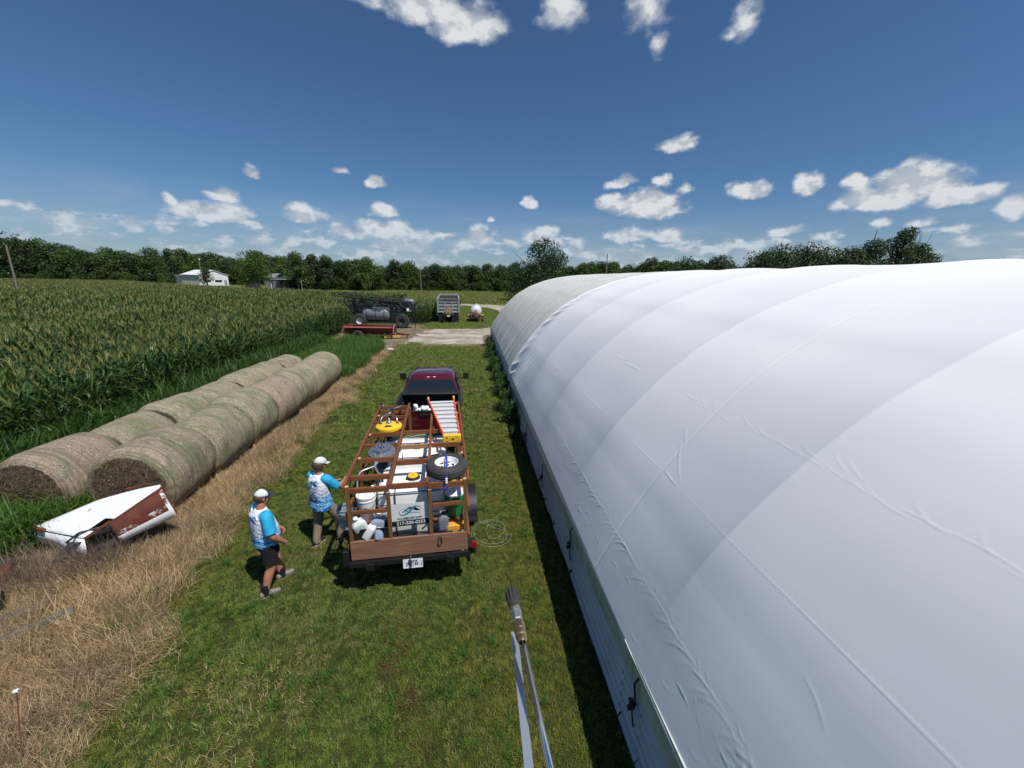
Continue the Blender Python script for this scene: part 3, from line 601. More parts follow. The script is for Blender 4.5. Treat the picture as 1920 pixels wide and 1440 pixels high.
def cover(name, S, Y, disp, mats, lift=0.0):
    """draped cover: arc coordinate S, length coordinate Y; negative S hangs straight down below the eave"""
    s, y = np.meshgrid(S, Y); x, z = prof_at(np.clip(s, 0, None)); e = 2e-2
    xa, za = prof_at(np.clip(s-e, 0, None)); xb, zb = prof_at(np.clip(s+e, 0, None)); tx, tz = xb-xa, zb-za; L = np.hypot(tx, tz)+1e-9; nx, nz = -tz/L, tx/L
    low = s < 0; k = np.clip(-s/0.3, 0, 1); z = np.where(low, z+(eave_z(y)-1.12)*k-0.0, z)
    h = disp(np.clip(s, -0.3, None), y)+lift; nx = np.where(low, -1.0, nx); nz = np.where(low, 0.0, nz)
    V = np.stack([x+nx*h, y, z+nz*h], -1).reshape(-1, 3); ns, ny = len(S), len(Y)
    i, j = np.meshgrid(np.arange(ns-1), np.arange(ny-1)); a = (j*ns+i).ravel(); F = np.stack([a, a+ns, a+ns+1, a+1], 1)
    me = bpy.data.meshes.new(name); me.vertices.add(len(V)); me.vertices.foreach_set('co', V.astype(np.float32).ravel())
    me.loops.add(F.size); me.loops.foreach_set('vertex_index', F.astype(np.int32).ravel()); me.polygons.add(len(F))
    me.polygons.foreach_set('loop_start', np.arange(0, F.size, 4, dtype=np.int32)); me.update(calc_edges=True)
    uv = me.uv_layers.new(name='arc'); uvv = np.stack([s.ravel(), y.ravel()], 1)[F.ravel()]; uv.data.foreach_set('uv', uvv.astype(np.float32).ravel())
    me.shade_smooth()
    for mm in mats: me.materials.append(mm)
    o = bpy.data.objects.new(name, me); COL.objects.link(o); return o
class Creases:
    """wrinkle ridges as short curved strokes in (s, y)"""
    def __init__(c): c.L = []
    def add(c, s0, y0, s1, y1, bend=0.0, w=0.012, a=0.006):
        w *= .68
        n = 10; t = np.linspace(0, 1, n); ds, dy = s1-s0, y1-y0; L = math.hypot(ds, dy)+1e-9; ns_, ny_ = -dy/L, ds/L; o = bend*np.sin(np.pi*t)
        c.L.append((s0+ds*t+ns_*o, y0+dy*t+ny_*o, w, a*np.sin(np.pi*(0.08+0.84*t))))
    def field(c, s, y):
        h = np.zeros_like(s); S1, Y1 = s[0], y[:, 0]
        for ps, py, w, a in c.L:
            i0, i1 = np.searchsorted(S1, [ps.min()-4*w, ps.max()+4*w]); j0, j1 = np.searchsorted(Y1, [py.min()-4*w, py.max()+4*w])
            if i1 <= i0 or j1 <= j0: continue
            ss, yy = s[j0:j1, i0:i1], y[j0:j1, i0:i1]; best = np.zeros_like(ss)
            for q in range(len(ps)-1):
                vx, vy = ps[q+1]-ps[q], py[q+1]-py[q]; l2 = vx*vx+vy*vy+1e-12; t = np.clip(((ss-ps[q])*vx+(yy-py[q])*vy)/l2, 0, 1)
                d2 = (ss-ps[q]-t*vx)**2+(yy-py[q]-t*vy)**2; am = (a[q]*(1-t)+a[q+1]*t)*.8
                best = np.maximum(best, am*np.exp(-d2/(w*w)))
            h[j0:j1, i0:i1] += best*.62
        return h
cr = Creases(); rr = random.Random(3)
# the line of gathered cloth just above the eave and its feathered side wrinkles
y = 9.0
while y > 1.0:
    dy = rr.uniform(.25, .5); j = rr.uniform(-.02, .02); cr.add(.60+j, y, .62-j, y-dy*1.3, rr.uniform(-.02, .02), .010, rr.uniform(.001, .005)); y -= dy
y = 8.6
while y > 0.9:
    L = rr.uniform(.10, .34); cr.add(.58-rr.uniform(.07, .22), y+L*.55, .62, y-L*.45, rr.uniform(.01, .05), .011, rr.uniform(.002, .0075))
    if rr.random() < .45: cr.add(.66, y, .66+rr.uniform(.04, .1), y+rr.uniform(-.1, .15), .02, .008, .004)
    if rr.random() < .45: cr.add(rr.uniform(.12, .45), y, rr.uniform(.12, .45), y-rr.uniform(.08, .25), rr.uniform(-.05, .05), .010, rr.uniform(.002, .006))
    y -= rr.uniform(.06, .17)
# purlin lines
for y0, y1 in ((8.3, 6.3), (5.6, 4.35), (4.05, -1.0)): cr.add(1.66, y0, 1.68, y1, 0.0, .009, .0042)
cr.add(1.67, 4.12, 1.71, 4.45, .01, .012, .009); cr.add(1.74, 4.1, 2.12, 4.6, .03, .012, .008); cr.add(2.16, 4.55, 2.4, 4.8, .02, .01, .006); cr.add(2.30, 4.75, 2.12, 4.5, .02, .01, .004)
for y0, y1 in ((8.0, 6.6), (11.2, 9.9)): cr.add(3.92, y0, 3.96, y1, 0, .012, .007)
for y0, y1 in ((5.4, 3.5),): cr.add(3.95, y0, 3.98, y1, 0, .012, .007)
for y0, y1, s_ in ((11.6, 10.0, 1.62), (11.3, 10.2, 2.75), (14.8, 13.2, 1.6), (14.6, 13.3, 2.75), (7.9, 6.8, 2.74), (8.6, 7.9, 2.78)): cr.add(s_, y0, s_+.02, y1, 0, .014, .007)
y = 5.4
while y > 1.0:
    j = rr.uniform(-.04, .04); L = rr.uniform(.25, .6); cr.add(2.76+j, y, 2.76-j*.5, y-L, rr.uniform(-.04, .04), .012, rr.uniform(.001, .0045)); y -= L*.6
    if rr.random() < .5: cr.add(2.78+j, y, 2.78+j+rr.uniform(.05, .14), y+rr.uniform(.1, .3), .02, .010, .004)
cr.add(1.35, 1.9, 1.20, 1.6, .02, .012, .004)
for q in range(60): a = rr.uniform(.75, 1.4); yy_ = rr.uniform(.9, 1.7); cr.add(rr.uniform(.2, .7), yy_+rr.uniform(.1, .4), rr.uniform(.3, .75), yy_-rr.uniform(.05, .3), rr.uniform(-.05, .05), .010, rr.uniform(.002, .006))
def d_new(s, y):
    i = np.searchsorted(HOOPS, y)-1; f = (y-HOOPS[np.clip(i, 0, len(HOOPS)-1)])/3.05
    amp = .62*np.array([.10, .11, .105, .125, .10, .12, .11, .12, .11, .1, .12, .11, .1, .1])[np.clip(i, 0, 13)]
    ridge = np.abs(np.sin(np.pi*np.clip(f, 0, 1)))**0.85
    h = -amp*ridge*sstep(s, .1, 2.2)*(1-.25*sstep(s, 4, 9))
    h += 0.0
    h += -0.0035*np.exp(-((y-4.35-.08*s)/.014)**2)-0.003*np.exp(-((y-7.65-.08*s)/.016)**2)-.012*np.exp(-((y-1.35-.08*s)/.02)**2)*0
    h += .003*np.sin(s*2.1+y*1.3)*np.sin(y*2.3+1.2*s)
    # gathered pleats beside the free edge of the newer cover
    ed = sstep(y, 14.6, 16.2); pl = (1-2*np.abs(np.sin(s*4.1+1.6*np.sin(s*1.7)+(y-15.9)*2.6)))*(.6+.4*np.sin(s*2.3+1))
    h += ed*(0.050*pl+.008*np.sin(s*13+y*5))*np.exp(-((y-15.8)/.5)**2)+0.09*np.exp(-((y-15.25)/.12)**2)*ed*0
    h += .045*np.exp(-((y-16.40)/.07)**2)+.03*np.exp(-((y-16.12)/.05)**2)*(0.6+.4*np.sin(s*5))
    # long drapes near the eave beside that edge
    h += .03*np.sin(y*14+s*2)*np.exp(-((y-14.2)/.8)**2)*(1-sstep(s, .6, 1.8))
    return h+cr.field(s, y)
m, t, b = new_mat('white_barn_fabric'); uvn = t.add('ShaderNodeUVMap'); uvn.uv_map = 'arc'; uvo = uvn.outputs[0]; p = t.pos()
n1 = t.noise(p, 0.5, 4); n2 = t.noise(t.vmath('MULTIPLY', uvo, (6, .8, 1)), 1.0, 6, .7); su = t.sep(uvo)
col = t.mix(t.range(n1, .3, .7), (0.755, 0.77, 0.78), (0.80, 0.81, 0.81))
dirt = t.math('MULTIPLY', t.range(n2, .5, .78, 0, .45), t.range(su[0], 0.0, 2.2, 1.0, .15)); col = t.mix(dirt, col, (0.50, 0.52, 0.50))
t.put(b.inputs['Base Color'], col); b.inputs['Roughness'].default_value = 0.55; b.inputs['Specular IOR Level'].default_value = 0.35
bump(t, b, t.noise(p, 120, 2, .5), 0.15, 0.002); M['fabric'] = m
m, t, b = new_mat('grey_mildewed_fabric'); uvn = t.add('ShaderNodeUVMap'); uvn.uv_map = 'arc'; uvo = uvn.outputs[0]
n1 = t.noise(t.vmath('MULTIPLY', uvo, (1.3, 9, 1)), 1.0, 7, .72, .6); n2 = t.noise(t.vmath('MULTIPLY', uvo, (.8, 1.6, 1)), 1.0, 5, .6); n3 = t.noise(t.vmath('MULTIPLY', uvo, (14, 3, 1)), 1.0, 5, .7)
col = t.mix(t.range(n1, .36, .64), (0.44, 0.45, 0.41), (0.66, 0.66, 0.63)); col = t.mix(t.range(n2, .42, .66, 0, .7), col, (0.60, 0.61, 0.60)); col = t.mix(t.range(n3, .5, .75, 0, .5), col, (0.26, 0.275, 0.235))
t.put(b.inputs['Base Color'], col); b.inputs['Roughness'].default_value = 0.75; b.inputs['Specular IOR Level'].default_value = 0.25; bump(t, b, n1, .3, .02); M['oldfabric'] = m
m, t, b = new_mat('algae_stained_trim_board'); p = t.pos()
n1 = t.noise(t.vmath('MULTIPLY', p, (2, 1.2, 4)), 1.0, 5, .65); wv = t.noise(t.vmath('MULTIPLY', p, (1, 16, 1)), 1.0, 3)
col = t.mix(t.range(n1, .4, .65), (0.50, 0.54, 0.50), (0.30, 0.36, 0.25)); col = t.mix(t.range(wv, .55, .68, 0, .6), col, (0.24, 0.29, 0.16)); t.put(b.inputs['Base Color'], col); b.inputs['Roughness'].default_value = .7; M['trim'] = m
M['siding'] = paint('white_ribbed_siding', (0.52, 0.55, 0.58), (0.42, 0.45, 0.48), rough=0.45, scale=1.5)
M['inside'] = paint('barn_inside_canvas', (0.4, 0.41, 0.42), rough=.8)

barn = thing('fabric_barn', 'long white fabric hoop barn with ribbed low side wall', 'barn', (1.72, 0, 0))
def under(o, root): o.parent = root; o.matrix_parent_inverse = Matrix.Translation(-Vector(root.location)) if root.rotation_euler.z == 0 else root.matrix_basis.inverted(); return o
S_ = np.unique(np.concatenate([np.linspace(-.3, 0, 7), np.arange(0, 3.2, .0105), np.arange(3.2, 6, .05), np.arange(6, STOT, .25), [STOT]]))
Y_ = np.unique(np.round(np.concatenate([np.arange(-6.1, .8, .15), np.arange(.8, 9.2, .018), np.arange(9.2, 16.5, .05), HOOPS[(HOOPS > -6.2) & (HOOPS < 16.5)]]), 4))
under(cover('roof', S_, Y_, d_new, [M['fabric']]), barn)
def d_old(s, y):
    i = np.searchsorted(HOOPS, y)-1; f = (y-HOOPS[np.clip(i, 0, len(HOOPS)-1)])/3.05
    h = -.075*np.abs(np.sin(np.pi*np.clip(f, 0, 1)))**.7*sstep(s, .1, 1.6)
    h += .05*np.exp(-((f*3.05-.30)/.06)**2)+.045*np.exp(-((f*3.05-1.6)/.06)**2)+.02*np.exp(-((f*3.05-2.3)/.04)**2)+.008*np.sin(y*6+s)
    return h
So = np.unique(np.concatenate([np.linspace(-.3, 0, 4), np.arange(0, 8, .08), np.arange(8, STOT, .4), [STOT]])); Yo = np.unique(np.round(np.concatenate([np.arange(16.2, 32.35, .07), HOOPS[(HOOPS > 16.3) & (HOOPS < 32.3)]]), 4))
oc = under(cover('older_roof_cover', So, Yo, d_old, [M['oldfabric']], -.03), barn); oc['label'] = 'dingy grey mildewed cover over the far end'
for yw, nm in ((-6.05, 'end_wall'), (32.25, 'end_wall')):
    e = MB(); pts = [Vector((x, yw, z-.12)) for x, z in PQ[::12]]; pts = [Vector((1.8, yw, 0))]+pts+[Vector((17.6, yw, 0))]; e.prism(pts, (0, .04, 0)); under(e.build(nm, M['inside']), barn)
# low wall: horizontally ribbed steel sheets with ragged lower edge
w = MB(); rr = random.Random(11); yv = list(np.arange(-6, 32.2, .46)); rib = []
for i in range(0, 19):
    z = .80-i*.042; rib.append((1.738-(.034 if i % 4 in (1, 2) else 0), z))
for a, bb in zip(yv[:-1], yv[1:]):
    cut = rr.uniform(-.02, .05); off = rr.uniform(-.006, .006); rows = [(x+off, max(z-(cut if k > 15 else 0), .01)) for k, (x, z) in enumerate(rib)]; sc = float(np.interp(a, [2, 8, 20, 32], [1, .86, .55, .4]))
    o = len(w.v); w.v += [(x, yy_, z*sc) for x, z in rows for yy_ in (a, bb-.004)]; n = len(rows)
    w.f += [(o+2*k, o+2*k+1, o+2*k+3, o+2*k+2) for k in range(n-1)]; w.m += [0]*(n-1)
w.box((1.85, 13.1, .36), (.1, 38.2, .7)); under(w.build('side_wall', M['siding']), barn)
w = MB(); yv2 = np.arange(-6, 32.3, 1.0)
for a, bb in zip(yv2[:-1], yv2[1:]):
    za, zb = eave_z(a), eave_z(bb); w.prism([(1.712, a, za-.30), (1.712, a, za+.02), (1.712, bb-.004, zb+.02), (1.712, bb-.004, zb-.30)], (.03, 0, 0))
under(w.build('trim_board', M['trim']), barn)
w = MB()
for s_ in (-1,): w.tube([(1.705, y, float(eave_z(y))-.005) for y in np.arange(-6, 32.3, .6)], .006, 8)
under(w.build('eave_pipe', M['trim']), barn)
# right wall stays out of sight but closes the barn
w = MB(); w.box((17.66, 13.1, .56), (.06, 38.2, 1.12)); under(w.build('side_wall', M['siding']), barn)
# ratchet straps that tension the cover
for i, yy in enumerate((2.85, 5.5, 8.1, 10.75, 13.4)):
    zt = float(eave_z(yy)); s = thing('ratchet_strap', ('black ratchet strap hanging on the barn wall, nearest the pressure washer lance', 'black ratchet strap on the barn wall, second up from the lance', 'black ratchet strap on the barn wall, third up from the lance', 'black ratchet strap on the barn wall, fourth up from the lance', 'black ratchet strap on the barn wall, just before the leafy weeds')[i], 'ratchet strap', (1.70, yy, 0), 0, 'ratchet straps along the barn wall')
    q = MB(); q.tube([(.0, .02, zt-.08), (-.03, .03, zt-.16), (-.02, .0, zt-.30), (-.035, -.01, zt-.36)], .011, 6); q.tube([(-.035, 0, zt-.44), (-.02, .02, zt-.56), (.0, .0, zt-.72)], .009, 6); q.build('webbing', M['black'], s)
    q = MB(); q.box((-.04, 0, zt-.40), (.045, .06, .10), (0.2, 0, 0)); q.cyl((-.05, -.045, zt-.38), (-.05, .045, zt-.38), .022, n=10); q.box((-.07, .0, zt-.44), (.02, .05, .08), (.5, 0, 0)); q.build('ratchet', M['black'], s)

# ================= round hay bales =================
m, t, b = new_mat('net_wrapped_hay'); v = t.add('ShaderNodeTexCoord').outputs['Object']; inf = t.add('ShaderNodeObjectInfo').outputs['Random']
v = t.vmath('ADD', v, t.comb(t.math('MULTIPLY', inf, 37), t.math('MULTIPLY', inf, 11), 0))
sx = t.sep(t.add('ShaderNodeTexCoord').outputs['Object'])
ringn = t.noise(t.comb(0, t.math('MULTIPLY', sx[1], 55), t.math('MULTIPLY', inf, 30)), 1.0, 2); fine = t.noise(t.vmath('MULTIPLY', v, (22, 34, 22)), 1.0, 4, .9, 1.2); mid = t.noise(t.vmath('MULTIPLY', v, (3.2, 5, 3.2)), 1.0, 6, .72, .8); big = t.noise(t.vmath('MULTIPLY', v, (1.1, 2.6, 1.1)), 1.0, 4, .6, 1.0)
col = t.mix(t.range(fine, .38, .62), (0.07, 0.055, 0.036), (0.46, 0.39, 0.30)); col = t.mix(t.range(mid, .42, .62, 0, .75), col, t.mix(fine, (0.15, 0.10, 0.07), (0.72, 0.60, 0.50)))
col = t.mix(t.range(big, .50, .62, 0, .75), col, t.mix(fine, (0.045, 0.06, 0.025), (0.27, 0.29, 0.17)))
gr = t.noise(t.vmath('MULTIPLY', v, (1.6, 7, 1.6)), 1.0, 4, .6, 2.0); col = t.mix(t.range(gr, .64, .69, 0, .55), col, (0.24, 0.46, 0.31))
col = t.mix(t.math('MULTIPLY', t.range(ringn, .46, .55, 0, .62), t.range(mid, .4, .55)), col, (0.10, 0.08, 0.05))
col = t.mix(1.0, col, t.mix(inf, (1.08, 1.15, 1.04), (1.12, 1.08, 1.06)), 'MULTIPLY')
t.put(b.inputs['Base Color'], col); b.inputs['Roughness'].default_value = .85; b.inputs['Specular IOR Level'].default_value = .2
bump(t, b, t.math('ADD', fine, t.math('MULTIPLY', mid, 1.4)), .9, .03); M['hay'] = m
m, t, b = new_mat('cut_hay_end'); v = t.add('ShaderNodeTexCoord').outputs['Object']; sx = t.sep(v)
rad = t.vmath('LENGTH', t.comb(sx[0], 0, t.math('SUBTRACT', sx[2], .8))); sp_ = t.noise(t.comb(t.math('MULTIPLY', rad, 30), t.math('MULTIPLY', t.math('ARCTAN2', sx[0], t.math('SUBTRACT', sx[2], .8)), 2.5), 0), 1.0, 5, .7, 1.2); fi = t.noise(v, 26, 6, .8, 2.0)
col = t.mix(t.range(fi, .36, .66), (0.08, 0.055, 0.04), (0.42, 0.32, 0.23)); col = t.mix(t.range(sp_, .4, .6, .55, 0), col, (0.022, 0.012, 0.008)); t.put(b.inputs['Base Color'], col); b.inputs['Roughness'].default_value = .95; b.inputs['Specular IOR Level'].default_value = .1; bump(t, b, t.math('ADD', fi, sp_), 1.0, .06); M['hayend'] = m
def bale_mesh(L, seed, r=.8):
    rg = np.random.default_rng(seed); n = 96; ys = [0, .02, .06, .13, .25]+list(np.linspace(.38, L-.38, 12))+[L-.25, L-.13, L-.06, L-.02, L]; V = []; ph = rg.uniform(0, 6, 12)
    for y in ys:
        e = min(y, L-y); rr_ = r*(1-.15*max(0, 1-e/.22)**2)
        for i in range(n):
            a = 2*math.pi*i/n; k = 1+.022*math.sin(2*a+ph[5]+y*.6)*math.sin(y*1.4+ph[6])+.014*math.sin(3*a+ph[0]+y*2)+.008*math.sin(7*a+ph[1]-y*4)+.004*math.sin(y*34+ph[2]+2*math.sin(a*2))+.003*math.sin(23*a+y*19+ph[3])
            x, z = math.cos(a)*rr_*k, math.sin(a)*rr_*k; z = z if z > -r*.86 else -r*.86+(z+r*.86)*.3
            V.append((x*1.01, y+.012*math.sin(2*a+ph[4]), z+r*.9))
    F = []; m_ = []
    for j in range(len(ys)-1):
        for i in range(n): F.append((j*n+i, j*n+(i+1) % n, (j+1)*n+(i+1) % n, (j+1)*n+i)); m_.append(0)
    nr = 16
    for base, yy, sg in ((0, 0, -1), ((len(ys)-1)*n, L, 1)):
        prev = list(range(base, base+n))
        for q in range(1, nr):
            f = 1-q/nr; cur = []
            for i in range(n):
                a = 2*math.pi*i/n; x0, _, z0 = V[base+i]; cx, cz = x0*f, (z0-r*.9)*f+r*.9; cur.append(len(V)); V.append((cx, yy+sg*(.02*(1-f)+rg.normal(0, .008)), cz))
            for i in range(n):
                qd = (prev[i], prev[(i+1) % n], cur[(i+1) % n], cur[i]); F.append(qd if sg > 0 else qd[::-1]); m_.append(1 if q > 1 else 0)
            prev = cur
        F.append(tuple(prev) if sg > 0 else tuple(prev[::-1])); m_.append(1)
    me = bpy.data.meshes.new('round_bale'); me.from_pydata(V, [], F); me.polygons.foreach_set('material_index', m_); me.materials.append(M['hay']); me.materials.append(M['hayend']); me.update(); me.shade_smooth(); return me
front = [7.8, 9.42, 11.2, 12.8, 14.35, 15.95, 17.6, 19.2]; back = [7.75, 9.3, 10.9, 12.5, 14.1, 15.7, 17.3, 18.75]
names_f = ['nearest round bale beside the lawn, brown end face behind the white metal body', 'second round bale of the row beside the lawn, dark gap before it', 'third round bale of the row beside the lawn, pale green streaks on top', 'fourth round bale of the row beside the lawn', 'fifth round bale of the row beside the lawn, dark seam before it', 'sixth round bale of the row beside the lawn', 'farthest round bale of the row beside the lawn, nearest the spreader']
names_b = ['nearest round bale of the row beside the corn, end half buried in coarse weeds', 'second round bale of the row beside the corn', 'third round bale of the row beside the corn', 'fourth round bale of the row beside the corn, green netting on top', 'fifth round bale of the row beside the corn', 'sixth round bale of the row beside the corn', 'farthest round bale of the row beside the corn']
wm2 = Strips(); rr = random.Random(5)
for row, (ys, xc, nm) in enumerate(((front, -6.95, names_f), (back, -8.72, names_b))):
    for i in range(7):
        L = ys[i+1]-ys[i]-.06; rad = (.82, .78, .815, .785, .81, .79, .80)[i] if row == 0 else (.78, .75, .79, .755, .785, .76, .77)[i]; me = bale_mesh(L, row*20+i, rad); o = bpy.data.objects.new('round_bale', me); COL.objects.link(o)
        o.location = (xc+rr.uniform(-.05, .05)+(0.04*i if row == 1 else 0), ys[i], 0); o.rotation_euler = (rr.uniform(-.012, .012), 0, rr.uniform(-.03, .03)); tag(o, nm[i], 'hay bale', 'round bales in two rows')
# loose stalks sticking out of the two near bale ends
S = Strips()
for xc, y0, z0, n in ((-6.95, 7.79, .74, 700), (-8.72, 7.74, .72, 400)):
    for i in range(n):
        a = rr.uniform(0, 6.28); q = .76*math.sqrt(rr.random()); S.add((xc+q*math.cos(a), y0, z0+q*math.sin(a)), rr.uniform(-2.9, -.3), rr.uniform(.06, .16), .006, rr.uniform(.4, 2.6), rr.uniform(-1.5, 1.5), 3, rr.random()*.6)
me = S.mesh('loose_hay', [sm]); o = bpy.data.objects.new('loose_hay', me); COL.objects.link(o); tag(o, 'loose brown stalks bristling from the near bale ends', 'hay', kind='stuff')

# ================= crumpled white sheet metal body =================
m, t, b = new_mat('chipped_white_enamel'); v = t.add('ShaderNodeTexCoord').outputs['Object']
n1 = t.noise(v, 4.5, 8, .7); n2 = t.noise(v, 1.2, 3); col = t.mix(t.range(n1, .63, .68), t.mix(n2, (0.74, 0.76, 0.78), (0.80, 0.81, 0.81)), (0.20, 0.075, 0.03)); t.put(b.inputs['Base Color'], col); b.inputs['Roughness'].default_value = .4; bump(t, b, n2, .3, .03); M['enamel'] = m
m, t, b = new_mat('rust_over_white'); v = t.add('ShaderNodeTexCoord').outputs['Object']; sx = t.sep(v)
n1 = t.noise(v, 3, 8, .6); n2 = t.noise(v, 3.5, 6, .7)
k = t.math('ADD', t.math('MULTIPLY', t.math('SUBTRACT', n2, .5), .35), t.math('ADD', sx[2], t.math('MULTIPLY', sx[0], -.38)))
rc = t.ramp(t.range(n1, .3, .7), [(0, (0.05, 0.012, 0.008)), (.62, (0.10, 0.022, 0.011)), (1, (0.30, 0.085, 0.022))])
col = t.mix(t.range(k, .02, .06), (0.74, 0.75, 0.76), rc); t.put(b.inputs['Base Color'], col); b.inputs['Roughness'].default_value = .8; bump(t, b, n1, .4, .01); M['rustwhite'] = m
M['rustdeep'] = paint('smooth_deep_rust', (0.085, 0.018, 0.010), (0.13, 0.032, 0.013), rough=.75, scale=4, rust=(0.30, 0.09, 0.025), rust_amt=.60)
M['rustwhite2'] = paint('flaking_white_over_rust', (0.09, 0.02, 0.011), (0.13, 0.032, 0.013), rough=.75, scale=7, rust=(0.70, 0.70, 0.70), rust_amt=.50)
M['rust'] = paint('dark_rust', (0.085, 0.028, 0.018), (0.16, 0.055, 0.025), rough=.85, scale=9)
wr = thing('wrecked_metal_body', 'crumpled white sheet metal body with a rust brown side, lying before the bales', 'scrap metal', (-6.9, 6.75, 0), 0)
def P3(x, y, z): return Vector((x+6.9, y-6.75, z))
A0, A1, B1, B0 = P3(-8.02, 6.62, .50), P3(-7.05, 6.15, .52), P3(-5.62, 7.02, 1.16), P3(-6.55, 7.22, 1.03)   # top sheet, near-left ... far-right
AM, BM = P3(-6.75, 6.32, .60), P3(-7.3, 7.05, .80)
q = MB()
# top sheet as a shallow dented grid with a notch in its lower right
nu, nv = 22, 12; g = {}; left_a, left_b = P3(-7.98, 6.93, .46), P3(-6.55, 7.24, 1.02); right_a, right_b = P3(-6.62, 6.42, .55), P3(-5.74, 7.05, 1.15)
tip = P3(-5.82, 7.14, 1.14)
for i in range(nu+1):
    u = i/nu; l = left_a.lerp(left_b, min(u*1.0, 1)); r_ = right_a.lerp(right_b, u)
    if u > .72: l = l.lerp(tip, (u-.72)/.28)
    for j in range(nv+1):
        v_ = j/nv; p = l.lerp(r_, v_); p.z += .022*math.sin(u*7+v_*3)*math.sin(v_*3.14)+.018*math.sin(u*17+2)*math.sin(v_*9)*math.sin(v_*3.14); g[i, j] = len(q.v); q.v.append(tuple(p))
for i in range(nu):
    for j in range(nv):
        if .10 < i/nu < .36 and j/nv > .78: continue
        q.f.append((g[i, j], g[i+1, j], g[i+1, j+1], g[i, j+1])); q.m.append(0)
o = q.build('top_sheet', M['enamel'], wr, smooth=True); md = o.modifiers.new('thick', 'SOLIDIFY'); md.thickness = .008
q = MB(); pts_t = [left_a.lerp(right_a, k/10) for k in range(11)]
for k in range(10):
    a, b_ = pts_t[k], pts_t[k+1]; d0 = .22+.012*k+.02*math.sin(k*.7); d1 = .22+.012*(k+1)+.02*math.sin((k+1)*.7); o1, o2 = -.05+.05*math.sin(k*.6), -.05+.05*math.sin((k+1)*.6)
    q.quad(a+Vector((0, -.01, -.01)), b_+Vector((0, -.01, -.01)), b_+Vector((0.02, o2, -d1)), a+Vector((0.02, o1, -d0)))
o = q.build('end_panel', M['enamel'], wr, smooth=True, weld=True); md = o.modifiers.new('thick', 'SOLIDIFY'); md.thickness = .008
q = MB(); q.quad(left_a+Vector((-.02, .02, 0)), left_a+Vector((-.1, .06, -.02)), left_a+Vector((-.20, .0, -.40)), left_a+Vector((-.10, -.05, -.36)))
o = q.build('bent_flap', M['enamel'], wr); md = o.modifiers.new('thick', 'SOLIDIFY'); md.thickness = .012
# rusty side panel hanging from the right edge
sa, sb = right_a.lerp(right_b, .30), right_b; q = MB(); n = 14; off = Vector((.14, .02, -.60))
prev = None
for k in range(n+1):
    a = sa.lerp(sb, k/n)+Vector((.02, -.02, -.03)); bt = a+off*(.62+.38*k/n) 
    mid_ = a.lerp(bt, .5)+Vector((.008*math.sin(k*.35), 0, 0)); cur = (a, mid_, a.lerp(bt, .72), bt)
    if prev: q.quad(prev[0], cur[0], cur[1], prev[1], 0 if k < n else 1); q.quad(prev[1], cur[1], cur[2], prev[2], 1 if k < n else 2); q.quad(prev[2], cur[2], cur[3], prev[3], 2)
    prev = cur
o = q.build('rusty_side_panel', [M['rustdeep'], M['rustwhite2'], M['enamel']], wr, smooth=True, weld=True); md = o.modifiers.new('thick', 'SOLIDIFY'); md.thickness = .01
o['label'] = 'rust brown side panel with a strip of white paint left'
q = MB(); q.bar(sa+Vector((.01, -.012, -.02)), sb+Vector((.02, -.005, -.02)), .03, .03); q.bar(sb, sb+off, .03, .03); q.bar(sa+off*.62, sb+off, .03, .04); q.bar(right_a, right_a.lerp(right_b, .32), .02, .04); q.build('edge_rail', M['rust'], wr)
q = MB(); q.bar(left_a+Vector((.05, -.02, .035)), left_a+Vector((.42, -.17, .065)), .05, .05); q.build('rusty_bracket', M['rust'], wr); q = MB(); q.bar(left_b+Vector((.05, .0, .0)), left_b+Vector((.45, .02, .08)), .06, .03); q.build('rusty_strip', M['rust'], wr)
q = MB(); q.bar(P3(-6.95, 6.45, .42), P3(-6.3, 6.85, .62), .3, .02); q.bar(P3(-7.2, 6.5, .2), P3(-6.2, 7.0, .3), .5, .03); q.tube([P3(-6.9, 6.4, .5), P3(-6.75, 6.5, .62), P3(-6.5, 6.7, .6)], .02, 6); q.build('inner_frame', M['darkmetal'], wr)
q = MB()
q.bar(P3(-7.4, 6.95, 0), P3(-6.3, 7.2, .85), .10, .10)
q.build('support', M['rust'], wr)
# ---- things at the far left of the straw ----
def log(name, a, b_, r, label):
    a, b_ = Vector(a), Vector(b_); q = MB(); d = b_-a; n = 9; pts = [a+d*k/n+Vector((0, 0, .01*math.sin(k*2))) for k in range(n+1)]; q.tube(pts, [r*(1+.06*math.sin(k*2.3)) for k in range(n+1)], 14); o = q.build(name, M['oldwood2'], None, smooth=False, auto=50); return tag(o, label, 'timber', 'weathered timbers in the dead grass')
m, t, b = new_mat('cracked_grey_log'); v = t.add('ShaderNodeTexCoord').outputs['Object']; g_ = t.noise(t.vmath('MULTIPLY', v, (9, 2.2, 22)), 1.0, 6, .7, .5); t.put(b.inputs['Base Color'], t.ramp(g_, [(.3, (0.035, 0.028, 0.022)), (.5, (0.12, 0.10, 0.078)), (.75, (0.22, 0.19, 0.15))])); b.inputs['Roughness'].default_value = .9; bump(t, b, g_, .9, .02); M['oldwood2'] = m
log('old_post', (-7.9, 4.55, .04), (-6.45, 5.50, .05), .08, 'cracked grey old post lying in dead grass, pale end near the metal body')
log('old_post', (-7.6, 4.95, .30), (-6.95, 5.45, .26), .13, 'short thick dark grey log butt at the far left of the straw')
q = MB(); q.bar((-5.55, 3.45, .0), (-4.85, 4.25, .03), .08, .04); q.bar((-5.9, 2.95, .0), (-5.45, 3.4, .02), .09, .03); tag(q.build('old_plank', M['oldwood2'], None), 'thin weathered grey plank half sunk in the straw', 'timber')
log('old_post', (-6.5, 4.75, .08), (-5.9, 5.3, .09), .09, 'dark weathered log stub showing through the straw')
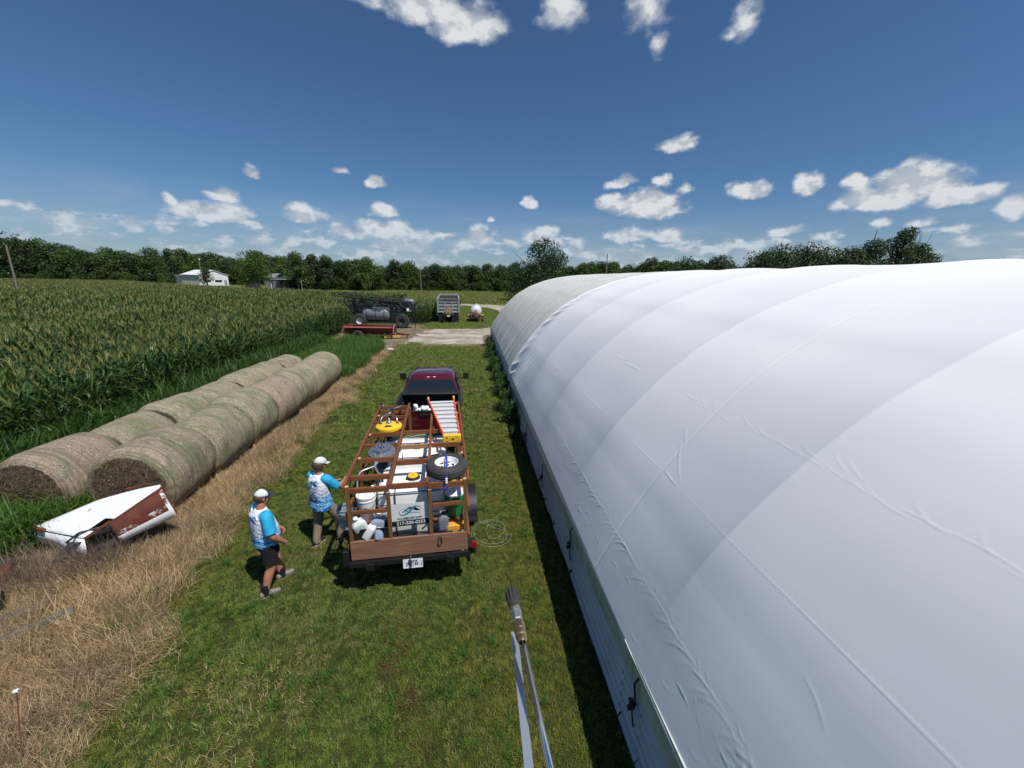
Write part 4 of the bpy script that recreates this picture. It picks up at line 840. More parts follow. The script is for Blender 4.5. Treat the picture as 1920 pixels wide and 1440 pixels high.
jk = thing('rusty_drum', 'rusty reddish brown scrap drum at the left edge below the weeds', 'scrap metal', (-7.72, 5.95, .05), .5); jk.scale = (.7, .7, .7); q = MB(); q.lathe([(.02, -.45), (.24, -.45), (.26, -.43), (.25, -.2), (.265, -.18), (.25, -.16), (.25, .2), (.265, .22), (.25, .24), (.26, .43), (.24, .45), (.2, .44), (.19, .3), (.02, .28)], (0, 0, .18), (1, .1, .05), 28); q.build('shell', M['rustwhite'], jk, auto=40)
q = MB(); q.box((0.1, .34, .10), (.9, .1, .3), (0, .1, .2)); q.tube([(-.5, .1, .1), (-.1, .35, .4), (.4, .4, .35), (.7, .3, .1)], .03, 8, smooth=2); q.build('bent_frame', M['darkmetal'], jk)
st = thing('marker_stake', 'thin rusty rod with a white plastic cap standing in the straw', 'stake', (-4.72, 3.42, 0)); q = MB(); q.tube([(.07, -.1, 0), (0, .05, .42), (-.04, .15, .72)], .006, 8); q.build('rod', M['rust'], st); q = MB(); q.lathe([(.008, -.026), (.018, -.022), (.021, 0), (.018, .02), (.008, .026)], (-.04, .15, .735), (1, 0, .3), 14); q.build('cap', M['white'], st)
q = MB(); rr = random.Random(9)
for k in range(5): q.lathe([(.01, -.05), (.10, -.04), (.15, .02), (.1, .08), (.01, .1)], (rr.uniform(-.3, .3), rr.uniform(-.15, .15), .06), (rr.uniform(-.4, .4), .3, 1), 10)
o = q.build('white_plastic_scrap', M['white'], None, smooth=True); o.location = (-5.72, 27.6, 0); tag(o, 'crumpled white plastic scraps in the weeds before the red spreader', 'scrap')
# thin hose lying in loops on the lawn beside the trailer
q = MB(); pts = []
for k in range(70):
    a = k*.27; r_ = .22+.10*math.sin(k*.13)+.004*k*.3; pts.append((.42+r_*math.cos(a)+.05*math.sin(k*.4), 6.72+r_*1.2*math.sin(a), .075))
pts = [(-.04, 7.25, .8), (.02, 7.2, .45), (.06, 7.1, .09)]+pts
q.tube(pts, .0016, 5, smooth=1); tag(q.build('thin_line', M['hosewhite'], None), 'thin pale line lying in loops on the lawn beside the trailer', 'line')
# ================= trees =================
lm = []
for nm, cols in (('broad_leaves', [(0.022, 0.048, 0.011), (0.041, 0.080, 0.017), (0.068, 0.117, 0.024), (0.108, 0.163, 0.041)]), ('dark_leaves', [(0.014, 0.035, 0.012), (0.027, 0.057, 0.019), (0.046, 0.083, 0.028), (0.070, 0.112, 0.040)]), ('fresh_leaves', [(0.030, 0.065, 0.012), (0.057, 0.106, 0.019), (0.088, 0.150, 0.029), (0.135, 0.194, 0.048)])):
    lm.append(blade_mat(nm, cols, trans=0.25, rough=0.5, spec=0.3))
M['bark'] = paint('tree_bark', (0.09, 0.072, 0.055), (0.05, 0.04, 0.03), rough=.9, scale=5)
def crown_mesh(name, H, Rr, seed, mat, n=4200, leaf=.46, lobes=22, pine=False, base=.10):
    """leaf clumps spread through a set of overlapping lobes, gaps left between them"""
    g = np.random.default_rng(seed); C = []; Rl = []
    for i in range(lobes):
        if pine: z = base+(.97-base)*(i+.5)/lobes; rad = Rr*(1-z)**.62*1.15+.15; a = g.uniform(0, 6.28); d = rad*g.uniform(.15, .8); C.append((d*math.cos(a), d*math.sin(a), z*H)); Rl.append(max(.55, rad*g.uniform(.4, .6)))
        else:
            z = base+.04+(.90-base)*((i+.5)/lobes)**.85; prof = math.sin(math.pi*min(1, max(0, (z+.12)/(1.14)))**.9); a = g.uniform(0, 6.28); d = Rr*prof*g.uniform(.1, .78); C.append((d*math.cos(a), d*math.sin(a), z*H)); Rl.append(Rr*g.uniform(.26, .46))
    C = np.array(C); Rl = np.array(Rl); k = g.choice(lobes, n, p=Rl**2/(Rl**2).sum()); dirs = g.normal(size=(n, 3)); dirs /= np.linalg.norm(dirs, axis=1)[:, None]
    rad = Rl[k]*g.uniform(.35, 1.08, n)**.55; P = C[k]+dirs*rad[:, None]*np.array([1, 1, .72]); P = P[P[:, 2] > base*H*.55]; n = len(P)
    nrm = dirs[:n]*.7+g.normal(size=(n, 3))*.6+np.array([0, 0, .5]); nrm /= np.linalg.norm(nrm, axis=1)[:, None]
    t1 = np.cross(nrm, g.normal(size=(n, 3))); t1 /= np.linalg.norm(t1, axis=1)[:, None]; t2 = np.cross(nrm, t1); s = leaf*g.uniform(.5, 1.3, n)[:, None]
    V = np.stack([P-t1*s*.5, P-t2*s*.28+t1*s*.05, P+t1*s*.55, P+t2*s*.32], 1).reshape(-1, 3); F = np.arange(4*n).reshape(-1, 4)
    me = bpy.data.meshes.new(name); me.from_pydata(V.tolist(), [], F.tolist()); me.materials.append(mat); at = me.attributes.new('rnd', 'FLOAT', 'FACE')
    lob = g.uniform(0, .5, lobes)[k[:n]]; at.data.foreach_set('value', np.clip(lob+g.uniform(0, .5, n), 0, 1).astype(np.float32)); me.update(); return me
def trunk_mesh(H, Rr, seed, r0=.28, base=.1):
    g = random.Random(seed); q = MB(); q.tube([(0, 0, -.1), (.05, 0, H*.25), (.1*g.uniform(-1, 1), .1, H*.5), (0, .15, H*.8)], [r0, r0*.8, r0*.55, r0*.15], 8)
    for i in range(7):
        z = H*g.uniform(.25, .6); a = g.uniform(0, 6.28); L = Rr*g.uniform(.5, .9); q.tube([(0, 0, z), (L*.5*math.cos(a), L*.5*math.sin(a), z+L*.3), (L*math.cos(a), L*math.sin(a), z+L*.75)], [r0*.4, r0*.25, r0*.08], 5)
    return q.mesh('trunk')
def tree_proto(H, Rr, seed, mi, **k):
    c = crown_mesh('crown', H, Rr, seed, lm[mi], **k); t = trunk_mesh(H, Rr, seed); t.materials.append(M['bark']); return c, t
def plant_tree(name, proto, loc, rz, s, label, group=None, sz=1.0):
    r = thing(name, label, 'tree', loc, rz, group); r.scale = (s, s, s*sz)
    for nm, me in zip(('crown', 'trunk'), proto): o = bpy.data.objects.new(nm, me); COL.objects.link(o); o.parent = r
    return r
protos = [tree_proto(11, 4.6, 1, 1), tree_proto(10, 4.2, 2, 0), tree_proto(11, 3.8, 3, 1, lobes=20), tree_proto(10, 5.2, 4, 0, lobes=20), tree_proto(9, 4.4, 5, 1, base=.08), tree_proto(10.5, 4.6, 6, 0, base=.1), tree_proto(10, 4.4, 7, 2), tree_proto(11, 3.2, 8, 1, pine=True, base=.08)]
rt = random.Random(21)
def top_h(xr):  # height of the far treeline by direction x/y
    return np.interp(xr, [-1.1, -1.0, -.9, -.8, -.7, -.6, -.5, -.4, -.3, -.2, -.1, 0, .1, .3, .6, 1.0, 1.5, 2.1], [17, 17.5, 14, 13, 12.5, 11.5, 12, 12.4, 11.6, 11.4, 10.6, 10.4, 11, 13.0, 14.5, 15, 15, 15])
# far front row, one tree after another
xr = -1.55; k = 0
segs = [(-.72, 'dark green tree of the left treeline behind the corn', 'trees of the left treeline'), (-.28, 'green tree of the middle treeline behind the corn', 'trees of the middle treeline'), (.14, 'dark tree of the treeline beyond the meadow', 'trees of the treeline beyond the meadow'), (9, 'distant dark tree showing over the barn roof', 'distant trees over the barn roof')]
while xr < 1.75:
    Y = np.interp(xr, [-1.1, -.7, -.3, .1, 1.8], [150, 152, 156, 160, 150])*rt.uniform(.97, 1.03); seg = next(s for s in segs if xr < s[0])
    pr = rt.choice(protos if xr < -.6 else protos[:7]); H = top_h(xr)*rt.choice([.78, .86, .93, 1.0, 1.06]); h0 = max(v.co.z for v in pr[0].vertices)
    if not (-.665 < xr < -.545 or -.515 < xr < -.46) or True:
        if -.69 < xr < -.44: Y = 200*rt.uniform(.97, 1.03); H *= 1.25
        plant_tree('tree', pr, (xr*Y, Y, 0), rt.uniform(0, 6.28), H/h0, seg[1], seg[2], 1.0)
    xr += rt.uniform(.022, .04)*(1 if xr < .3 else 1.6); k += 1
# the wood behind that row reads as one mass
V = []; vars_ = [protos[0][0], protos[1][0], protos[4][0], protos[3][0]]; xs = np.arange(-1.6, 2.0, .011); n = len(xs)
yy = np.where((xs > -.7) & (xs < -.43), 215, 165)+rng.uniform(-3, 6, n); sc = np.array([top_h(v) for v in xs])/10.0*rng.uniform(.72, 1.0, n)*np.where((xs > -.7) & (xs < -.43), 1.25, 1)
scatter('woodland', vars_, np.stack([xs*yy, yy, np.zeros(n)], 1), rng.uniform(0, 6, n), sc, cat='woodland', label='dark wood massed behind the front row of far trees')
xs2 = np.arange(-1.6, .3, .010); n = len(xs2); yy2 = np.where((xs2 > -.7) & (xs2 < -.43), 208, np.interp(xs2, [-1.1, -.7, -.3, .1, .3], [146, 148, 152, 156, 156]))+rng.uniform(-2, 2, n)
scatter('undergrowth', [protos[4][0], protos[1][0], protos[6][0]], np.stack([xs2*yy2, yy2, np.full(n, -.4)], 1), rng.uniform(0, 6, n), rng.uniform(.32, .52, n), cat='undergrowth', label='dark bushes closing the gaps under the far trees')
# trees one can tell apart
pineL = tree_proto(14.4, 8.2, 31, 1, n=22000, leaf=.42, lobes=64, base=.03, pine=True); plant_tree('evergreen_tree', pineL, (16.9, 90, 0), .4, 1.0, 'big rounded dark evergreen standing alone above the far end of the barn')
t1_ = tree_proto(12.5, 7.2, 33, 2, n=6000, leaf=.5, lobes=26); plant_tree('broadleaf_tree', t1_, (-72.5, 145, 0), 1, 1.0, 'broad lighter green tree between the white barn and the small house')
t2_ = tree_proto(12.5, 5.4, 34, 0, n=5000, leaf=.5, lobes=24); plant_tree('broadleaf_tree', t2_, (-59.5, 146, 0), 2, 1.0, 'tall dense tree just right of the small house')
plant_tree('broadleaf_tree', tree_proto(11, 4.0, 35, 1, n=4000, leaf=.45), (-50, 147, 0), 2, 1.0, 'slim dark tree between the two tall trees right of the house')
plant_tree('broadleaf_tree', tree_proto(6.6, 2.9, 36, 1, n=2600, leaf=.34, base=.25), (-91.5, 150, 0), 2, 1.0, 'small dark tree standing in front of the white barn')
plant_tree('broadleaf_tree', tree_proto(11.5, 6.0, 37, 2, n=5000, leaf=.5, lobes=24), (-36.0, 148, 0), 0, 1.0, 'wide lighter green tree behind the sprayer booms')
plant_tree('conifer_tree', tree_proto(17, 8, 38, 1, n=5500, leaf=.6, pine=True, lobes=30, base=.03), (-149, 150, 0), 0, 1.0, 'tallest dark conifer behind the leaning pole at the left')
plant_tree('conifer_tree', tree_proto(13.2, 6, 39, 1, n=4500, leaf=.5, pine=True, lobes=26, base=.03), (-134, 150, 0), 0, 1.0, 'pointed dark conifer second from the left edge')
# nearer trees looking over the barn roof at the right
hd = [(39.5, 60, 8.9, 4.2, 1), (35.0, 62, 8.3, 3.8, 1), (44.5, 57, 9.4, 4.2, 1), (49.5, 60, 10.5, 4.0, 1), (54.5, 60, 11.2, 4.2, 1), (59.0, 60, 10.4, 4.2, 1), (62.6, 60, 11.0, 3.6, 1), (66.0, 60, 12.2, 3.6, 1), (70.6, 60, 14.4, 3.5, 1), (74.2, 60, 12.0, 3.2, 1), (78.0, 61, 10.4, 3.6, 1), (81.0, 62, 8.8, 3.0, 1)]
lab = ['low dark tree left of the roof clump', 'lowest dark tree rising over the roof left of the clump', 'dark bushy tree at the left end of the clump over the roof', 'dark tree with a bare twig at the left of the roof clump', 'dark spreading evergreen with a flat top over the roof', 'low dark tree in the middle of the roof clump', 'dark tree left of the tallest in the roof clump', 'dark tree with bare dead branches left of the tallest', 'tallest dark tree of the clump over the roof', 'dark tree right of the tallest in the roof clump', 'lower dark tree near the right end of the roof clump', 'last small dark tree where the roof clump ends']
for i, (x, y, H, r_, mi) in enumerate(hd):
    c, t = tree_proto(H*1.03, r_*1.12, 60+i, mi, n=9000, leaf=.30, lobes=38, base=.1); tr = plant_tree('tree', (c, t), (x, y, 0), i, 1.0, lab[i], 'trees over the roof at the right')
    if i in (3, 7, 9):
        q = MB(); g = random.Random(i)
        for kk in range(3): a = g.uniform(0, 6); q.tube([(0, 0, H*.7), (.6*math.cos(a), .3, H*.95), (1.1*math.cos(a)+g.uniform(-.4, .4), .2, H*1.12+g.uniform(0, .8))], [.07, .05, .015], 5); q.tube([(.4*math.cos(a), .3, H*.9), (1.5*math.cos(a), .3, H*1.05)], [.03, .01], 4)
        q.build('dead_branch', M['bark'], tr)

# ================= far buildings and poles =================
b_ = thing('white_farm_building', 'long white metal farm building with a gable end at the left treeline', 'barn', (-111.5, 182, 0), R(-32))
q = MB(); q.box((0, 0, 2.1), (13, 11, 4.2)); q.prism([(6.5, -5.5, 4.2), (6.5, 0, 6.1), (6.5, 5.5, 4.2)], (-13, 0, 0)); q.build('wall', M['barnwhite'], b_)
q = MB(); q.bar((-6.8, -2.9, 5.22), (6.8, -2.9, 5.22), 6.1, .12, up=(0, -.33, .94)); q.bar((-6.8, 2.9, 5.22), (6.8, 2.9, 5.22), 6.1, .12, up=(0, .33, .94)); q.build('roof', M['barnwhite'], b_)
for y_ in (-2.6, 1.6): q = MB(); q.box((6.54, y_, 1.9), (.08, 2.6, .8)); q.build('window', M['darkglass'], b_)
q = MB(); q.box((6.54, 4.3, 1.3), (.08, 1.1, 2.0)); q.build('door', M['dumpgrey'], b_)
q = MB(); q.box((-11, 1, 1.9), (9, 9, 3.8)); q.box((-11, 1, 3.9), (9.6, 9.8, .25)); q.build('lean_to', M['barnwhite'], b_)
h_ = thing('small_house', 'small pale house half hidden by trees in the left treeline', 'house', (-68.5, 158, 0), R(-20))
q = MB(); q.box((0, 0, 1.9), (12, 8, 3.8)); q.prism([(6, -4, 3.8), (6, 0, 5.2), (6, 4, 3.8)], (-12, 0, 0)); q.build('wall', M['dumpgrey'], h_)
q = MB(); q.bar((-6.4, -2.1, 4.6), (6.4, -2.1, 4.6), 4.6, .15, up=(0, -.33, .94)); q.bar((-6.4, 2.1, 4.6), (6.4, 2.1, 4.6), 4.6, .15, up=(0, .33, .94)); q.build('roof', M['roofgrey'], h_)
q = MB(); q.box((4, -6.0, 3.4), (8, 3.6, .15)); q.bar((.3, -7.5, 0), (.3, -7.5, 3.4), .2, .2); q.bar((7.6, -7.5, 0), (7.6, -7.5, 3.4), .2, .2); q.build('porch', M['barnwhite'], h_)
for x_ in (-3, 1.5): q = MB(); q.box((x_, -4.04, 2), (1.2, .08, 1.2)); q.build('window', M['darkglass'], h_)
v_ = thing('parked_suv', 'dark parked vehicle in front of the small house', 'car', (-70.3, 138, 0), R(75))
q = MB(); q.box((0, 0, 1.0), (1.9, 4.6, .8)); q.box((0, -.4, 1.75), (1.7, 3.0, .75), taper=.86); q.build('body', M['darkmetal'], v_, bevel=.12)
for y_ in (-1.5, 1.5):
    for x_ in (-.9, .9): q = MB(); q.cyl((x_-.1, y_, .38), (x_+.1, y_, .38), .38, n=18); q.build('wheel', M['rubber'], v_)
def pole(x, y, H, r_, label, lean=(0, 0), arm=False, lamp=False, mat='polewood'):
    o = thing('utility_pole', label, 'pole', (x, y, 0), 0); q = MB(); q.tube([(0, 0, 0), (lean[0], lean[1], H)], [r_, r_*.7], 10); q.build('shaft', M[mat], o)
    if arm: q = MB(); q.bar((-.9+lean[0], lean[1], H-.5), (.9+lean[0], lean[1], H-.5), .1, .12); q.build('crossarm', M['polewood'], o)
    if lamp: q = MB(); q.lathe([(.02, -.3), (.22, -.25), (.3, .1), (.05, .2)], (.2, 0, H-.2), (0, 0, 1), 12); q.build('lamp_head', M['white'], o)
pole(-70.6, 70, 8.55, .16, 'leaning weathered pole in the corn at the far left', lean=(.35, 0))
pole(-9.8, 82, 7.3, .09, 'thin grey pole rising from the corn behind the sprayer')
pole(-89.8, 145, 9.6, .16, 'pole with a white yard light in front of the farm building', lamp=True)
pole(-77.5, 148, 6.8, .16, 'short pole left of the broad tree by the small house')
pole(49, 140, 14.5, .22, 'dark utility pole above the treeline over the barn roof', arm=False)
pole(-52, 130, 3.6, .14, 'low wooden post in front of the trees right of the house')
pole(37, 96, 9.0, .05, 'thin bare mast just left of the roof clump of trees') if False else None

# ================= dump truck =================
dt = thing('dump_truck', 'grey dump truck parked with its tailgate towards the camera', 'truck', (-2.45, 45.6, 0), R(2.5))
W_, L_, z0, z1 = 2.4, 6.3, 1.15, 2.75
q = MB(); q.box((-W_/2, L_/2, (z0+z1)/2), (.08, L_, z1-z0)); q.box((W_/2, L_/2, (z0+z1)/2), (.08, L_, z1-z0)); q.box((0, L_, (z0+z1+.3)/2), (W_+.08, .08, z1-z0+.3)); q.box((0, L_/2, z0), (W_, L_, .1))
for s in (-1, 1):
    q.box((s*W_/2, L_/2, z1+.03), (.16, L_+.05, .12)); q.box((s*W_/2, L_/2, z0+.02), (.14, L_, .14))
    for k in range(7): q.box((s*(W_/2+.06), .5+k*.88, (z0+z1)/2), (.07, .1, z1-z0-.1))
q.build('dump_bed', M['dumpgrey'], dt, bevel=.015)
q = MB(); q.box((0, L_/2+.02, z0+.07), (W_-.1, L_-.12, .04)); q.box((0, L_-.07, (z0+z1)/2+.1), (W_-.1, .03, z1-z0)); q.build('bed_lining', M['dumpinside'], dt)
q = MB(); q.box((0, 0, (z0+z1)/2), (W_-.02, .06, z1-z0-.02)); zc = (z0+z1)/2
for z in (z0+.06, z0+.44, z0+.82, z1-.42): q.box((0, -.06, z), (W_, .09, .09))
for x_ in (-W_/2, -.42, .42, W_/2): q.box((x_, -.055, z0+.55), (.12, .11, 1.05))
for x_ in (-W_/2, W_/2): q.box((x_, -.06, zc), (.16, .16, z1-z0))
q.build('tailgate', M['dumpgrey'], dt, bevel=.012)
q = MB(); q.box((0, -.035, z1-.22), (W_-.2, .03, .34)); q.build('mesh_panel', M['dumpinside'], dt)
q = MB(); q.box((0, -.11, z0+.25), (.62, .05, .5)); q.box((0, -.09, z0+.6), (.4, .04, .3)); o = q.build('coal_door', M['dumprust'], dt); o['label'] = 'rusty brown chute door in the tailgate'
q = MB()
for s in (-.45, .45): q.box((s, 3.2, .95), (.12, 8.8, .25))
q.box((0, -.02, .8), (2.3, .1, .25)); q.build('chassis', M['black'], dt)
for y_, w2 in ((.9, 1), (7.3, 0)):
    for s in (-1, 1):
        q = MB()
        for dx_ in ((0, .3) if w2 else (0,)): q.lathe([(.3, -.12), (.48, -.13), (.52, -.08), (.52, .08), (.48, .13), (.3, .12)], (s*(1.08-dx_), y_, .52), (1, 0, 0), 22)
        wh = q.build('wheel', M['rubber'], dt); r2 = MB(); r2.lathe([(.02, -.02), (.1, .05*1), (.14, 0), (.3, .02), (.31, .09)], (s*1.08, y_, .52), (s, 0, 0), 20); r2.build('rim', M['tankwhite'], wh)
q = MB(); q.cyl((1.0, 3.0, .72), (1.0, 4.5, .72), .33, n=22); q.build('fuel_tank', M['alu'], dt, auto=40)
q = MB(); q.box((0, 7.3, 1.7), (2.1, 1.7, 1.9), taper=.93); q.box((0, 8.7, 1.35), (1.6, 1.5, 1.1), taper=.9); o = q.build('cab', M['white'], dt, bevel=.1)
q = MB(); q.box((0, 6.43, 2.2), (1.3, .05, .5)); q.box((1.03, 7.35, 2.15), (.05, .9, .55)); q.box((-1.03, 7.35, 2.15), (.05, .9, .55)); q.build('window', M['darkglass'], dt)
for s in (-1, 1): q = MB(); q.bar((s*1.05, 7.8, 2.0), (s*1.45, 7.8, 2.0), .04, .04); q.box((s*1.48, 7.8, 1.95), (.2, .08, .75)); q.build('mirror', M['black'], dt, bevel=.02)
q = MB(); q.box((0, -.08, .78), (.32, .02, .16)); q.build('license_plate', M['white'], dt)
for s in (-1, 1): q = MB(); q.box((s*.75, -.3, .42), (.75, .02, .55)); q.build('mud_flap', M['black'], dt)
for s in (-1, 1): q = MB(); q.cyl((s*.95, -.10, .86), (s*.95, -.06, .86), .06, n=12); q.build('tail_light', M['redlight'], dt)

# ================= nurse tank trailer =================
nt = thing('nurse_tank', 'white pressure tank on a red trailer with an orange triangle behind', 'tank trailer', (.72, 46.4, 0), R(-2))
q = MB(); q.lathe([(.01, -.28), (.3, -.24), (.52, -.14), (.64, 0), (.66, .12), (.66, 2.7), (.64, 2.82), (.5, 2.98), (.28, 3.08), (.01, 3.1)], (0, 0, 1.28), (0, 1, 0), 32); q.build('tank', M['tankwhite'], nt, smooth=True)
q = MB(); q.cyl((0, 1.1, 1.9), (0, 1.1, 2.05), .2, n=16); q.cyl((0, 1.1, 2.05), (0, 1.1, 2.1), .14, n=16); q.build('hatch', M['tankwhite'], nt, auto=40)
m3 = paint('fluorescent_orange', (0.85, 0.16, 0.02), rough=.4); q = MB(); tri = lambda r_, y_: [(r_*math.sin(a), y_, 1.16+r_*math.cos(a)) for a in (0, 2*math.pi/3, 4*math.pi/3)]
q.prism(tri(.34, -.36), (0, .02, 0), 0); q.prism(tri(.20, -.375), (0, .012, 0), 1); q.build('warning_triangle', [M['redlight'], m3], nt)
q = MB(); q.box((0, 1.4, .50), (.9, 3.4, .12)); q.box((0, -.15, .52), (1.2, .12, .14)); q.box((0, 2.5, .52), (1.2, .12, .14)); q.bar((0, 3.0, .5), (0, 4.6, .4), .1, .1); q.bar((-.4, .3, .5), (-.4, .3, .8), .1, .1); q.bar((.4, .3, .5), (.4, .3, .8), .1, .1)
for s in (-1, 1): q.tube([(s*.3, -.3, .55), (s*.35, -.32, .75), (0, -.34, .8)], .025, 6)
q.build('frame', M['redpaint'], nt)
for s in (-1, 1): q = MB(); q.box((s*.78, .35, .82), (.34, .6, .1)); q.build('fender', M['orange'], nt, bevel=.02)
for y_ in (.35, 2.4):
    for s in (-1, 1):
        q = MB(); q.lathe([(.16, -.1), (.32, -.11), (.36, -.06), (.36, .06), (.32, .11), (.16, .1)], (s*.78, y_, .36), (1, 0, 0), 20); wh = q.build('wheel', M['rubber'], nt); r2 = MB(); r2.lathe([(.02, 0), (.15, .02), (.18, .08)], (s*.78, y_, .36), (s, 0, 0), 16); r2.build('rim', M['tankwhite'], wh)
q = MB(); q.tube([(-.2, -.3, .6), (-.1, -.42, .75), (.15, -.4, .7), (.3, -.35, .55)], .03, 7, smooth=1); q.cyl((0, -.3, .8), (0, -.3, .95), .05); q.build('valve', M['steel'], nt)

# ================= manure spreader =================
sp_ = thing('manure_spreader', 'long faded red manure spreader parked on its hitch before the sprayer', 'farm implement', (-8.25, 33.6, -.05), R(-4)); sp_.scale = (.95, .92, .80)
q = MB(); L = 4.0
for s in (-1, 1):
    q.prism([(-2.0, s*.62, .62), (2.0, s*.62, .62), (2.0, s*.78, 1.22), (-2.0, s*.86, 1.22)], (0, s*.04, 0)); q.box((0, s*.84, 1.23), (4.1, .1, .06))
q.box((0, 0, .60), (4.0, 1.3, .05)); q.box((2.0, 0, .92), (.05, 1.45, .62)); q.build('box_body', M['redpaint'], sp_)
q = MB(); q.box((0, -.95, 1.27), (4.0, .30, .04), (.25, 0, 0)); q.box((0, .95, 1.27), (4.0, .30, .04), (-.25, 0, 0)); q.build('top_flare', M['redfaded'], sp_)
q = MB(); q.box((0, -.72, .55), (4.1, .1, .16)); q.box((0, .72, .55), (4.1, .1, .16)); q.bar((2, -.5, .5), (3.3, 0, .42), .1, .12); q.bar((2, .5, .5), (3.3, 0, .42), .1, .12); q.bar((3.1, 0, 0), (3.1, 0, .5), .07, .07); q.build('frame', M['redpaint'], sp_)
q = MB(); q.box((1.35, -.8, .42), (.16, .06, .5)); q.bar((1.4, -.8, .3), (2.6, -.3, .32), .06, .25); q.build('side_shield', M['yellowpaint'], sp_, bevel=.01)
q = MB(); q.box((-2.15, -.7, .98), (.35, .08, .85), (0, .3, 0)); q.box((-2.15, .7, .98), (.35, .08, .85), (0, .3, 0)); q.build('beater_side', M['redfaded'], sp_)
q = MB()
for z, x_ in ((.85, -2.2), (1.2, -2.3)):
    q.cyl((x_, -.65, z), (x_, .65, z), .06, n=8)
    for k in range(9):
        a = k*.9; q.bar((x_, -.55+k*.14, z), (x_+.24*math.cos(a), -.55+k*.14, z+.24*math.sin(a)), .05, .03); q.bar((x_, -.55+k*.14, z), (x_-.24*math.cos(a), -.55+k*.14, z-.24*math.sin(a)), .05, .03)
q.build('beater', M['rust'], sp_)
for s in (-1, 1):
    q = MB(); q.lathe([(.2, -.14), (.42, -.15), (.48, -.08), (.48, .08), (.42, .15), (.2, .14)], (-.9, s*1.0, .48), (0, 1, 0), 24); wh = q.build('wheel', M['rubber'], sp_); r2 = MB(); r2.lathe([(.02, 0), (.19, .03), (.22, .1)], (-.9, s*1.0, .48), (0, s, 0), 16); r2.build('rim', M['rust'], wh)
q = MB(); q.lathe([(.55, -.04), (.6, 0), (.55, .04)], (2.02, 0, .85), (1, 0, 0), 24, sx=.8); q.build('front_arch', M['dumpgrey'], sp_)

# ================= field sprayer with folded booms =================
fs = thing('field_sprayer', 'black field sprayer with folded booms and a grey poly tank beside the corn', 'farm implement', (-8.6, 41.0, 0), R(-3))
q = MB(); q.lathe([(.02, -1.38), (.4, -1.36), (.62, -1.25), (.70, -1.05), (.70, 1.05), (.62, 1.25), (.4, 1.36), (.02, 1.38)], (-.75, -.2, 1.35), (1, 0, 0), 32, sx=1.0)
q.build('tank', paint('dull_grey_tank', (0.17, 0.20, 0.22), (0.13, 0.155, 0.17), rough=0.45, scale=2), fs, smooth=True)
q = MB()
for x_ in (-1.6, -.75, .1): q.lathe([(.715, -.03), (.73, 0), (.715, .03)], (-.75+(x_+.75), -.2, 1.35), (1, 0, 0), 32)
q.build('tank_band', M['poleblack'], fs)
q = MB(); q.box((0, -.2, .62), (5.6, .9, .14)); q.box((1.3, -.4, 1.05), (1.0, .8, .75)); q.bar((2.8, -.3, .6), (2.8, -.3, 2.6), .12, .12); q.bar((-2.7, -.3, .6), (-2.9, -.3, 2.9), .12, .12); q.box((2.3, -.4, 1.6), (1.0, .7, .10)); q.bar((3.1, -.6, 0), (3.1, -.6, 1.5), .06, .06); q.bar((2.2, -.6, 0.1), (2.2, -.6, 1.5), .05, .05); q.build('chassis', M['poleblack'], fs)
def truss(a, b_, h_, n, q, w=.045):
    a, b_ = Vector(a), Vector(b_); up = Vector((0, 0, h_)); q.bar(a, b_, w, w); q.bar(a+up, b_+up, w, w)
    for k in range(n):
        p0, p1 = a.lerp(b_, k/n), a.lerp(b_, (k+1)/n); q.bar(p0, p0+up, w*.6, w*.6); q.bar(p0+(up if k % 2 else Vector((0, 0, 0))), p1+(Vector((0, 0, 0)) if k % 2 else up), w*.6, w*.6)
for k, (a, b_, h_) in enumerate((((-4.9, -.6, 3.10), (2.9, -.6, 2.35), .30), ((-3.9, -.35, 2.75), (3.1, -.35, 2.05), .34), ((-3.9, .2, 2.9), (3.2, .2, 2.2), .34), ((-4.6, .5, 3.2), (2.9, .5, 2.5), .28), ((-3.6, -.75, 2.35), (2.6, -.75, 1.95), .26))): q = MB(); truss(a, b_, h_, 14, q); q.build('boom', M['poleblack'], fs)
q = MB(); rr = random.Random(4)
for k in range(60):
    x_ = rr.uniform(-4.0, -1.3); a = Vector((x_, rr.uniform(-.8, .2), rr.uniform(1.5, 2.9))); q.bar(a, a+Vector((rr.uniform(.2, 1.2), rr.uniform(-.1, .1), rr.uniform(-1.1, -.3))), .05, .05)
for k in range(40):
    x_ = rr.uniform(-1.4, 3.2); z = rr.uniform(1.75, 2.6); q.tube([(x_, -.8, z), (x_+.3, -.85, z-.2), (x_+.7, -.8, z+.05)], .03, 5)
q.build('boom_linkage', M['poleblack'], fs)
q = MB(); q.box((1.2, -.5, 2.32), (3.4, .1, .50), (0, .09, 0)); q.box((-1.9, -.3, 2.55), (1.0, .08, .5), (0, .5, 0)); q.box((-2.9, -.1, 2.1), (.35, .3, 1.2), (0, -.3, 0)); q.box((1.4, -.3, 1.75), (2.6, .3, .45)); q.build('boom_panel', M['black'], fs)
q = MB(); q.box((-1.4, -.55, 2.50), (.8, .05, .62), (0, .1, 0)); q.build('cab_window', paint('green_tinted_glass', (0.05, 0.12, 0.08), rough=.15), fs)
q = MB(); q.cyl((2.45, -.85, 1.75), (2.45, -.85, 2.0), .14); q.cyl((1.1, -.6, 1.9), (1.1, -.6, 2.0), .08); q.cyl((1.6, -.6, 1.9), (1.6, -.6, 2.05), .06); q.box((2.5, -.5, 1.72), (.5, .4, .2)); q.build('rinse_tank', M['white'], fs, auto=40)
q = MB(); q.lathe([(.02, -.5), (.30, -.46), (.36, -.36), (.36, .36), (.30, .46), (.02, .5)], (2.5, -.2, 2.55), (1, 0, 0), 20); q.build('canister', M['greyplastic'], fs, smooth=True)
